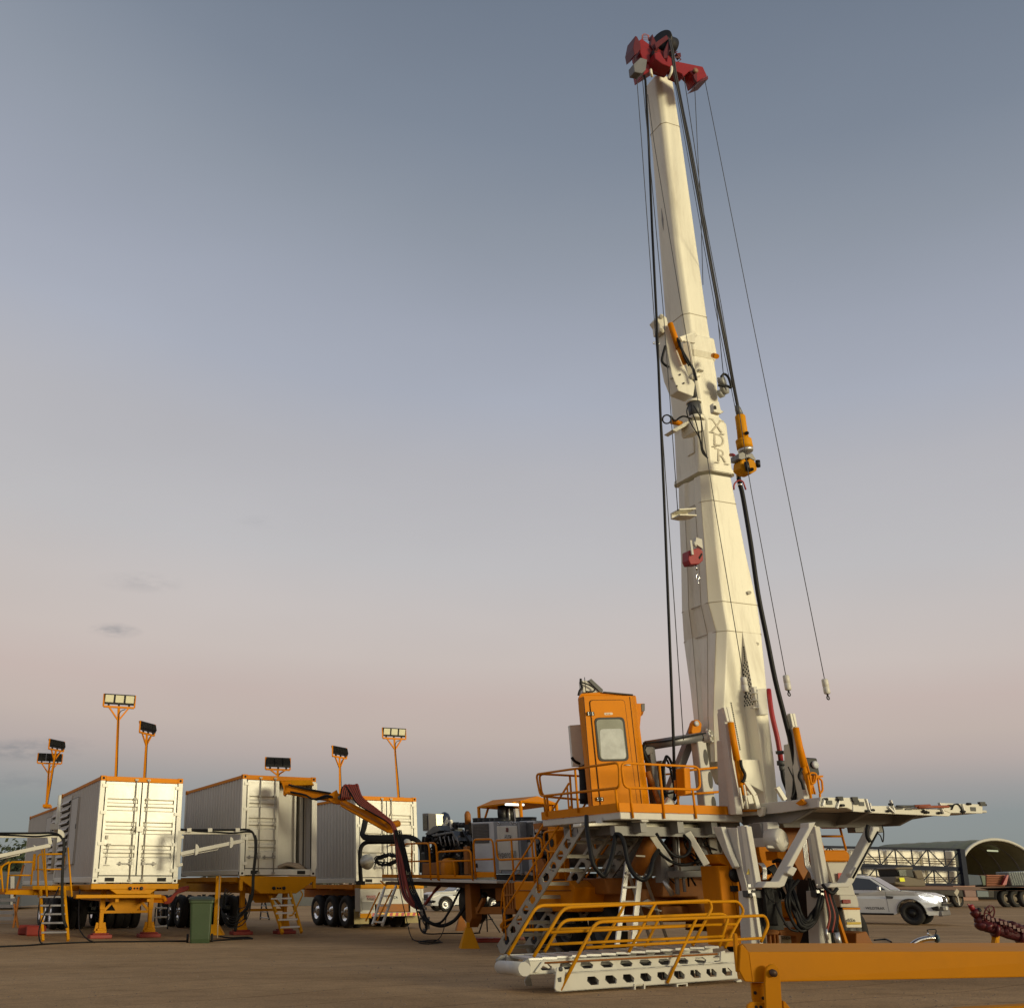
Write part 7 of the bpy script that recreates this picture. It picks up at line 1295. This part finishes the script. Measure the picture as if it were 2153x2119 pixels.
# ================================================================== right side and background
# ---- utes
UW = mat('white_car_paint', (.60,.61,.61), .22, var=.04, dirt=.12, dcol=(.3,.24,.18), coat=.5)
def ute(label, Pf, yaw, k=1.0, headl=True, canopy=True, rims=BLACKM, decal=True):
    """P = ground point under front bumper centre; car extends along -x local, nose at +x"""
    fr_ = Frame(yaw); M = fr_.m(Pf) @ Matrix.Diagonal((k,k,k,1)); root = thing('parked_car', label, 'car', Pf, 'white utility cars')
    wb = 3.22; xf = -.95; xr = xf-wb; L = 5.3; hw = .93
    # lower body: side outline with arches, lofted in y
    def arch(cx, r, n=9): return [(cx + r*math.cos(a), .42 + r*math.sin(a)) for a in [math.pi*(i/(n-1)) for i in range(n)]]
    top = [(-.05,.62),(-.0,.80),(-.10,1.02),(-.35,1.10),(-1.30,1.17),(-1.62,1.19),(-3.6,1.20),(-5.25,1.20),(-5.30,.95),(-5.25,.60),(-5.0,.52)]
    bot = [(x,z) for x,z in arch(xr,.46)[::-1]] + [(xr+.55,.36)] + [(xf-.55,.36)] + [(x,z) for x,z in arch(xf,.46)[::-1]] + [(-.42,.34),(-.12,.36)]
    prof = top + bot
    def ins(z, x): return hw - max(0, z-.95)*.22 - (0 if x < -.5 else (x+.5)*.32)
    m = MB(M); rings = []
    for sgn in (-1, 1):
        rings.append([V((x, sgn*ins(z, x), z)) for x, z in prof])
    n_ = len(prof); vs = rings[0] + rings[1]; fs = []
    from mathutils.geometry import tessellate_polygon
    tri = tessellate_polygon([[V((x, z, 0)) for x, z in prof]])
    for t3 in tri: fs.append(tuple(t3)); fs.append(tuple(i+n_ for i in t3[::-1]))
    fs += [(i, (i+1) % n_, n_+(i+1) % n_, n_+i) for i in range(n_)]
    m._add(vs, fs); body = m.build('body', UW, root, .04*k, 3)
    # cabin
    lo = [(-1.50,1.17),(-2.15,1.62),(-2.55,1.72),(-3.35,1.73),(-4.3,1.68),(-5.1,1.60),(-5.22,1.19)] if canopy else [(-1.50,1.17),(-2.15,1.62),(-2.55,1.72),(-3.3,1.72),(-3.75,1.19)]
    m = MB(M); vs = [V((x, -(hw-.05-(z-1.17)*.36), z)) for x, z in lo] + [V((x, hw-.05-(z-1.17)*.36, z)) for x, z in lo]; n_ = len(lo)
    m._add(vs, [tuple(range(n_))[::-1], tuple(range(n_, 2*n_))] + [(i, (i+1) % n_, n_+(i+1) % n_, n_+i) for i in range(n_)]); cab_ = m.build('cabin', UW, root, .05*k, 3)
    def sidep(pts, s, o=.008): return [V((x, s*(hw-.05-(z-1.17)*.36+o), z)) for x, z in pts]
    for s in (-1, 1):
        for pts in ([(-1.68,1.20),(-2.20,1.58),(-2.86,1.66),(-2.86,1.20)], [(-2.91,1.20),(-2.91,1.66),(-3.65,1.64),(-3.78,1.20)], [(-3.85,1.22),(-3.72,1.60),(-4.9,1.55),(-5.05,1.24)]):
            if not canopy and pts[0][0] < -3.8: continue
            m = MB(M); P_ = sidep(pts, s); m.prism(P_, (0, s*.006, 0)); m.build('side_window', GLASS, cab_)
    m = MB(M); w0, w1 = hw-.13, hw-.26; m._add([(-1.535,-w0,1.20), (-1.535,w0,1.20), (-2.16,w1,1.635), (-2.16,-w1,1.635)], [(0,1,2,3)]); m._add([(-1.525,-w0,1.21), (-1.525,w0,1.21), (-2.15,w1,1.645), (-2.15,-w1,1.645)], [(0,1,2,3)]); m.build('windscreen', mat('windscreen_glass', (.10,.11,.13), .08, spec=.9), cab_)
    m = MB(M)
    for s in (-1, 1): m.tube([V((-2.5,s*.62,1.76)), V((-4.9,s*.6,1.70))], .022, 6)
    m.build('roof_rail', DGREY, cab_)
    for cx in (xf, xr):
        for s in (-1, 1): wheel(root, M @ V((cx, s*.80, .40)), M.to_3x3() @ V((0,s,0)), .40*k, .27*k, rims if isinstance(rims, bpy.types.Material) else None)
    for s in (-1, 1):
        m = MB(M); m.tube([V((cx_, s*(hw+.008), z)) for cx_, z in arch(xf,.475,13)], .018, 5); m.tube([V((cx_, s*(hw+.008), z)) for cx_, z in arch(xr,.475,13)], .018, 5); m.build('arch_trim', DGREY, body)
        m = MB(M); m.prism([V((xr+.6,s*.90,.33)),V((xf-.6,s*.90,.33)),V((xf-.6,s*1.0,.36)),V((xr+.6,s*1.0,.36))], (0,0,.04)); m.build('side_step', BLACKM, body)
        m = MB(M); m.box((-1.86, s*(hw+.10), 1.25), (.12,.20,.15)); m.build('mirror', ALU if s < 0 else UW, body, .02)
        m = MB(M)
        for x in (-2.72,-3.6): m.box((x, s*(hw+.0), 1.06), (.20,.03,.035))
        m.build('door_handle', DGREY, body)
        m = MB(M)
        for x0 in (-1.70,-2.88,-3.82): m.box((x0, s*(hw+.001-.0), .80), (.010,.006,.72))
        m.build('door_gap', CUTOUT, body)
        m = MB(M); m.prism([V((-1.45,s*(hw-.02),.98)),V((-1.72,s*(hw-.02),1.0)),V((-1.70,s*(hw-.02),.90)),V((-1.5,s*(hw-.02),.90))], (0,s*.03,0)); m.build('fender_vent', DGREY, body)
        hl = MB(M); hl.prism([V((-.10,s*.86,.86)),V((-.62,s*.93,1.02)),V((-.48,s*.92,.92)),V((-.12,s*.84,.76))], (0,s*.012,0)); hl.prism([V((.02,s*.44,.95)),V((-.10,s*.865,.99)),V((-.10,s*.865,.80)),V((.03,s*.46,.82))], (.012,0,0)); hl.build('headlight', mat('lit_headlight' if headl else 'headlight_glass', (.9,.9,.85), .2, emit=((1,.97,.88), 5.0) if headl else None), body)
        fg = MB(M); fg.prism([V((.0,s*.52,.64)),V((-.1,s*.86,.66)),V((-.1,s*.86,.5)),V((.0,s*.56,.5))], (.012,0,0)); fg.prism([V((-.10,s*.875,.66)),V((-.30,s*.93,.62)),V((-.25,s*.92,.52)),V((-.10,s*.87,.50))], (0,s*.01,0)); fg.build('fog_lamp', BLACKM, body)
    m = MB(M); m.bb(-.02,.03,-.45,.45,.66,.98); gr_ = m.build('grille', BLACKM, body, .01*k); m = MB(M)
    for z in (.74,.83,.91): m.bb(.03,.045,-.40,.40,z,z+.025)
    m.build('grille_bar', STEEL, gr_)
    m = MB(M); m.bb(-.16,.02,-.8,.8,.32,.50); m.bb(-.02,.05,-.5,.5,.5,.64); bmp = m.build('bumper', mat('grey_bumper_plastic', (.16,.15,.15), .5), body, .03*k); m = MB(M); m.bb(.05,.056,-.18,.18,.52,.63); m.build('front_plate', PAPER, bmp)
    if decal: text('door_lettering', 'WILDTRAK', M @ V((-2.15,-(hw+.012),.56)), fr_.ex, Z, .13*k, BLACKM, body, .001)
    return root, M
Y1 = 38.0; Pn = PZ(1998, 1945, 0)
u1, Mu = ute('white four-door car with lit headlights driving right behind the rig', V((Pn.x-.05, Pn.y-.0, 0)), -40, 1.0)
# driver seen through the side window
drv = MB(Mu); drv.loft([[V((-2.75+.16*math.cos(a)*s_, .30+.20*math.sin(a)*s_, z)) for a in [2*math.pi*i/10 for i in range(10)]] for z, s_ in ((.85,1.0),(1.1,1.1),(1.28,.9),(1.36,.4))], sm=True); drv.sphere(V((-2.72,.30,1.47)), .11, (1,.85,1.2)); 
tag(drv.build('person', mat('driver_clothes', (.22,.08,.05), .8)), 'person driving the white car, seen through its dark side window', 'person')
P2 = W(905,1893,46); P2.z = 0
ute('white car seen beneath the power unit deck, facing left', PZ(897,1916,0), 180+14, .88, headl=False, canopy=False, rims=ALU, decal=False)
# ---- fabric domes
def dome(label, P, yaw, wd, H, L, ribs, fm):
    fr_ = Frame(yaw); M = fr_.m(P); root = thing('dome_shelter', label, 'shelter', P, 'fabric dome shelters behind the yard'); n = 28; base = 1.9
    def arc(y, k=1.0, dz=0): return [V((-wd/2*k*math.cos(math.pi*i/n), y, base + (H-base)*k*math.sin(math.pi*i/n)**.92 + dz)) for i in range(n+1)]
    m = MB(M); m.loft([arc(L*j/8) for j in range(9)], cap=False, sm=True, close=False); fb = m.build('fabric_roof', fm, root); so_ = fb.modifiers.new('t','SOLIDIFY'); so_.thickness = .06
    m = MB(M)
    for j in range(ribs): m.tube(arc(L*(j+.02)/ribs, .985), .09, 5)
    m.build('roof_rib', GREY, root)
    m = MB(M); m.loft([arc(L-.1), [V((x.x*.99, L-.1, base)) for x in arc(0)]], cap=False, close=False); m.build('end_fabric', mat('olive_fabric', None), root)
    for s in (-1, 1): m = MB(M); m.bb(s*wd/2-1.2, s*wd/2+1.2, 0, L, 0, base); cx_ = m.build('base_container', mat('faded_container_%d' % (s > 0), (.22,.10,.07) if s < 0 else (.25,.28,.29), .6, dirt=.3), root)
    m = MB(M); m.bb(-wd/2+1.3, wd/2-1.3, L-1.0, L-.8, 0, base+.6); m.build('back_wall', mat('pale_back_wall', (.40,.42,.32), .7), root)
    m = MB(M); m.tube(arc(-.05, 1.0), .14, 7); m.build('front_arch', mat('pale_arch', (.45,.44,.4), .6), root)
    return root
dA = W(2112, 1857, 92); dome('nearer fabric dome with its open ribbed front facing the yard, at the right edge', V((dA.x, dA.y, 0)), 14, 9.0, 5.15, 12, 6, mat('olive_fabric', (.24,.245,.16), .8))
dB = W(1935, 1857, 118); dome('farther fabric dome whose tan roof shows above the lattice frames', V((dB.x, dB.y, 0)), -50, 8, 5.6, 9, 6, mat('tan_fabric', (.52,.44,.34), .8, var=.08))
m = MB(); m.tube([W(2076,1788,95), W(2098,1789,95)], .08, 5); tag(m.build('strip_lamp', mat('dim_tube', (.5,.5,.4), .5, emit=((.9,.95,.6), .5))), 'dim greenish strip light inside the right dome', 'lamp')
# ---- lattice frames on the low loader
YT = 66.0; NAVY = mat('navy_steel', (.014,.018,.034), .6, spec=.15)
LT = thing('lattice_frame', 'navy steel lattice frames with pale panels stacked on the trailer', 'lattice frame', W(1850,1860,YT))
for (tl, tr_, bl, br) in (((1640,1778),(2019,1786),(1645,1812),(2024,1825)), ((1690,1820),(2024,1829),(1695,1855),(2026,1860))):
    A_1, B_1, C_1, D_1 = W(*tl,YT), W(*tr_,YT), W(*bl,YT), W(*br,YT)
    m = MB()
    for dy in (0, 1.6):
        o = V((0,dy,0)); m.beam(A_1+o, B_1+o, .13); m.beam(C_1+o, D_1+o, .13); n = 11
        for i in range(n+1):
            t_ = i/n; m.beam(A_1.lerp(B_1,t_)+o, C_1.lerp(D_1,t_)+o, .065)
            if i < n:
                a, b_ = (A_1.lerp(B_1,t_), C_1.lerp(D_1,t_+1/n)) if i % 2 else (C_1.lerp(D_1,t_), A_1.lerp(B_1,t_+1/n)); m.beam(a+o, b_+o, .055)
    m.build('lattice', NAVY, LT)
    n = 5
    for i in range(n):
        t0, t1 = i/n+.006, (i+1)/n-.006; m = MB(); q_ = [A_1.lerp(B_1,t0), A_1.lerp(B_1,t1), C_1.lerp(D_1,t1), C_1.lerp(D_1,t0)]; cc = [q_[0].lerp(q_[3],.06), q_[1].lerp(q_[2],.06), q_[2].lerp(q_[1],.02), q_[3].lerp(q_[0],.02)]; m.prism([p + V((0,.5,0)) for p in cc], (0,.9,0)); m.build('panel', mat('bright_cream_panel', (.88,.83,.70), .35, var=.05, dirt=.08), LT, .05)
        m = MB()
        for f_ in (.5,.64,.78): m.beam(cc[0].lerp(cc[3],f_)+V((0,.44,0)), cc[1].lerp(cc[2],f_)+V((0,.44,0)), .05)
        m.build('panel_bar', mat('tan_bar', (.25,.2,.14), .6), LT)
m = MB(); m.beam(W(2020,1785,YT-.1), W(2030,1861,YT-.1), .35, .3); m.build('end_post', NAVY, LT)
RL = thing('flatbed_trailer', 'long brown flatbed trailer under the lattice frames at right', 'trailer', W(1990,1903,YT)); M0_ = lambda u, v: W(u, v, YT-.6)
m = MB(); m.prism([M0_(1640,1859),M0_(2190,1866),M0_(2190,1873),M0_(1640,1866)], (0,2.6,0)); m.build('trailer_deck', mat('brown_steel', (.13,.07,.05), .7, dirt=.4), RL)
m = MB(); m.prism([M0_(1700,1870),M0_(2090,1872),M0_(2090,1886),M0_(2030,1886),M0_(1980,1880),M0_(1700,1880)], (0,2.0,0)); m.build('trailer_frame', mat('dark_trailer', (.03,.025,.02), .7), RL)
for (pp4, mt) in (([(2027,1871),(2052,1872),(2054,1886),(2030,1886)], mat('dull_brown_box', (.20,.11,.09), .6)), ([(2053,1872),(2078,1873),(2080,1886),(2055,1886)], mat('dull_teal_box', (.12,.15,.16), .6))): m = MB(); m.prism([W(u,v,YT-.7) for u,v in pp4], (0,.5,0)); m.build('tool_box', mt, RL, .03)
m = MB(); m.prism([M0_(2060,1867),M0_(2190,1864),M0_(2190,1872),M0_(2080,1872)], (0,.5,0)); m.build('rusty_side', mat('rusty_orange_steel', (.30,.13,.07), .8, dirt=.4), RL)
for u in (2112,2132,2152,1990,2010,1760,1780,1800):
    P_ = W(u,1889,YT-.2); P_.z = .5; wheel(RL, P_, V((0,-1,0)) if u < 2000 else V((.35,-.93,0)), .5, .35, mat('dusty_rim', (.22,.18,.13), .7))
m = MB(); m.prism([W(2012,1868,YT-1.5),W(2017,1874,YT-1.5),W(2012,1885,YT-1.5),W(2006,1876,YT-1.5)], (0,.05,0)); m.build('diamond_sign', mat('pale_sign', (.4,.36,.28), .6), RL); m = MB(); m.beam(W(2013,1884,YT-1.5), W(2017,1903,YT-1.5), .08); m.build('sign_post', STEEL, RL)
# load on the trailer at right edge
for lb, pts, mt, cat_ in (('blue grey tarped crate on the trailer beside the lattice end post', [(2034,1838),(2060,1840),(2066,1860),(2036,1862)], mat('blue_grey_tarp', (.09,.11,.14), .8, bump=.4), 'crate'),
    ('greenish netted bundle between the tarped crate and the orange mesh', [(2062,1840),(2072,1841),(2073,1861),(2067,1861)], mat('green_net', (.15,.18,.13), .9), 'bundle'),
    ('orange mesh panel on the trailer at right', [(2074,1839),(2114,1839),(2114,1863),(2074,1863)], mat('orange_mesh', (.34,.13,.07), .8, dirt=.4), 'mesh panel'),
    ('grey corrugated sheets leaning at the right edge of the picture', [(2117,1833),(2190,1830),(2190,1862),(2127,1862)], mat('zinc_sheet', (.22,.24,.24), .5, .3), 'sheets')):
    m = MB(); m.prism([W(u,v,YT+.3) for u,v in pts], (0,1.2,0))
    if 'corrugated' in lb:
        for i in range(14): m.beam(W(2120+i*5,1833,YT+.22), W(2129+i*5,1862,YT+.22), .09)
    if 'mesh' in lb:
        for i in range(6): m.beam(W(2074,1842+i*3.6,YT+.25), W(2114,1842+i*3.6,YT+.25), .05)
    tag(m.build('_'.join(cat_.split()), mt, None, .04), lb, cat_)
m = MB(); m.prism([W(u,v,YT) for u,v in ((2118,1839),(2121,1840),(2116,1860),(2108,1860))], (0,.2,0)); tag(m.build('red_strut', RED), 'red slanted strut on the trailer between mesh and grey sheets', 'strut')
# khaki vehicle with yellow card
KV = thing('army_truck', 'khaki truck cab with a bright yellow card, parked before the lattice frames', 'truck', W(1915,1895,58)); K8 = lambda l: [W(u,v,58) for u,v in l]; KH = mat('khaki_paint', (.16,.13,.09), .7, dirt=.3)
m = MB(); m.prism(K8([(1882,1843),(1905,1840),(1925,1846),(1946,1850),(1947,1864),(1905,1864),(1880,1858)]), (0,2.2,0)); m.build('truck_body', KH, KV, .06)
m = MB(); m.prism(K8([(1883,1826),(1918,1824),(1924,1846),(1908,1844),(1888,1842)]), (0,2.0,0)); cb_ = m.build('truck_cab', BLACKM, KV, .05); m = MB(); m.prism([W(u,v,57.95) for u,v in ((1889,1829),(1904,1828),(1906,1841),(1892,1841))], (0,.03,0)); m.build('truck_window', mat('dusty_green_glass', (.06,.075,.06), .2), cb_)
m = MB(); m.prism([W(u,v,57.95) for u,v in ((1881,1826),(1886,1823),(1918,1822),(1921,1825),(1918,1828),(1884,1828))], (0,2.1,0)); m.build('cab_roof', KH, KV, .04)
m = MB(); m.prism(K8([(1920,1830),(1938,1829),(1945,1848),(1928,1848)]), (0,1.8,0)); m.build('truck_canopy', mat('khaki_canvas', (.17,.14,.10), .9), KV, .05)
m = MB(); m.prism([W(u,v,57.8) for u,v in ((1891,1845),(1901,1845),(1903,1853),(1893,1853))], (0,.03,0)); m.build('yellow_card', mat('fluorescent_card', (.80,.80,.02), .6), KV)
for u in (1892, 1925): P_ = W(u,1880,58.2); P_.z = .5; wheel(KV, P_, V((0,-1,0)), .5, .3, KH)
# low white block of panels and dark container beyond the hidden yard (seen between the machines)
m = MB(); m.prism([W(560,1905,70), W(800,1905,70), W(800,1862,70), W(560,1862,70)], (0,3,0)); tag(m.build('dark_wall', mat('grey_yard_wall', (.10,.105,.11), .8, dirt=.3), None), 'long grey wall far beyond the open container', 'wall')
# ---- red valve assembly on yellow trestle
YV = 19.5
tr2 = thing('trestle', 'yellow trestle carrying the dark red valve assembly at right', 'trestle', W(2120,2050,YV)); m = MB(); m.beam(W(2088,1957,YV), W(2200,1958,YV+.2), .09, .12); m.build('trestle_top', YELLOW, tr2, .005)
for (a, b_) in (((2092,1957),(2101,2052)), ((2096,1957),(2088,2052)), ((2150,1962),(2156,2052))): P_ = W(*b_,YV); P_.z = 0; m = MB(); m.beam(W(*a,YV+.05), P_, .10, .08); m.build('trestle_leg', YELLOW, tr2, .005)
VA = thing('valve_assembly', 'dark red wellhead valve assembly wrapped in film, with a spoked handwheel', 'valve', W(2095,1955,YV)); Vp = lambda u, v, d=0: W(u, v, YV+d)
m = MB(); ax_ = (Vp(2052,1925)-Vp(2040,1903)); m.lathe(Vp(2040,1902), ax_, [(.001,0),(.045,0),(.05,.02),(.05,.09),(.04,.1),(.065,.13),(.065,.20),(.05,.24),(.001,.25)], 16); m.beam(Vp(2034,1901), Vp(2041,1903), .03,.02); m.build('pipe_cap', RED, VA)
m = MB(); m.lathe(Vp(2046,1914), V((.5,-.2,-.8)), [(.001,0),(.085,0),(.09,.05),(.085,.10),(.05,.12),(.05,.20),(.08,.21),(.08,.30),(.10,.31),(.10,.36),(.001,.37)], 16); m.sphere(Vp(2066,1945), .13, (1.1,1,.8)); m.sphere(Vp(2060,1935), .10); m.build('valve_body', MAROON, VA)
hw_ = MB(); c = Vp(2080,1920,-.15); xa = V((.86,0,.35)).normalized(); ya = V((0.05,-.25,.95)).normalized()
hw_.tube([c + xa*(.115*math.cos(a)) + ya*(.135*math.sin(a)) for a in [2*math.pi*i/22 for i in range(22)]], .013, 7, closed=True)
for i in range(5): a = 2*math.pi*i/5+.3; hw_.tube([c, c + xa*(.115*math.cos(a)) + ya*(.135*math.sin(a))], .010, 6)
hw_.tube([c, Vp(2076,1935,.05)], .022, 7); hw_.tube([Vp(2070,1908,-.12), Vp(2078,1916,-.12), Vp(2083,1925,-.1)], .012, 6); hw_.build('handwheel', MAROON, VA)
m = MB(); m.lathe(Vp(2058,1913,-.05), V((.3,-.9,.2)), [(.035,0),(.045,.01),(.035,.03),(.001,.03)], 12); m.build('shackle', BLACKM, VA)
vr = random.Random(6); FILM = mat('wrapped_maroon_film', (.075,.010,.014), .5, var=.5, bump=.9, scale=22, spec=.3)
m = MB()
for i in range(16):
    t_ = i/15; u = 2072+t_*125; v = 1938+t_*26; pts = []
    for k in range(9): pts.append(Vp(u-14+k*4.2, v-9+k*1.5+vr.uniform(-3,3)+ (i%4)*4.2, vr.uniform(-.08,.08)))
    m.tube(smooth(pts, 3), [.035+.035*vr.random() for _ in range(25)], 7)
m.lathe(Vp(2060,1945), (Vp(2200,1985)-Vp(2060,1945)), [(.06,0),(.09,.1),(.08,.3),(.10,.5),(.09,.8),(.11,1.1),(.10,1.5),(.11,2)], 14)
for i in range(7): m.sphere(Vp(2075+i*16, 1932+i*3.5+vr.uniform(-2,2), vr.uniform(-.1,.1)), .075, (1.3,1,.8))
m.build('wrapped_pipe', FILM, VA)
ax_ = (Vp(2200,1985)-Vp(2060,1945)); m = MB()
for h_ in (.25,.7,.8,1.3,1.75): m.lathe(Vp(2060,1945), ax_, [(.08,h_),(.135,h_),(.135,h_+.05),(.08,h_+.05)], 16)
for i in range(10): m.box(Vp(2068+i*9, 1928+i*3+vr.uniform(-4,4), -.12), (.05,.05,.06))
m.build('flange', MAROON, VA)
# ---- steel pipe with coupling beyond the beam
PC = thing('drain_pipe', 'short chromed pipe with blue coupling and wire loop lying beyond the yellow beam', 'pipe', W(1955,1985,20.0)); 
m = MB(); m.tube(smooth([W(1910,1992,20.0), W(1930,1978,20.0), W(1950,1972.5,20.0), W(1966,1972,20.0)]), .045, 10); m.build('pipe', CHROME, PC)
m = MB(); m.lathe(W(1966,1972,20.0), V((1,0,-.15)), [(.05,0),(.075,.01),(.08,.03),(.06,.06),(.001,.06)], 16); m.build('coupling', mat('blue_coupling', (.06,.10,.13), .4), PC)
m = MB(); m.tube(smooth([W(1952,1960,20.0), W(1950,1955,20.0), W(1960,1953.5,20.0), W(1968,1955,20.0), W(1967,1964,20.0)]), .010, 6); m.build('wire_loop', BLACKM, PC); m = MB(); m.beam(W(1951,1962,20.0), W(1958,1967,20.0), .05,.03); m.build('latch', CHROME, PC)
m = MB(); P_ = W(1950,1978,20.0); m.bb(P_.x-.2,P_.x+.15,P_.y-.1,P_.y+.1,0,P_.z-.03); tag(m.build('support_block', YELLOW, None, .01), 'yellow block hidden behind the beam under the short chromed pipe', 'block')
gc('dark cable on the dirt right of the orange ground plate', [(1838,1976),(1860,1974),(1868,1976),(1874,1980)], .02)
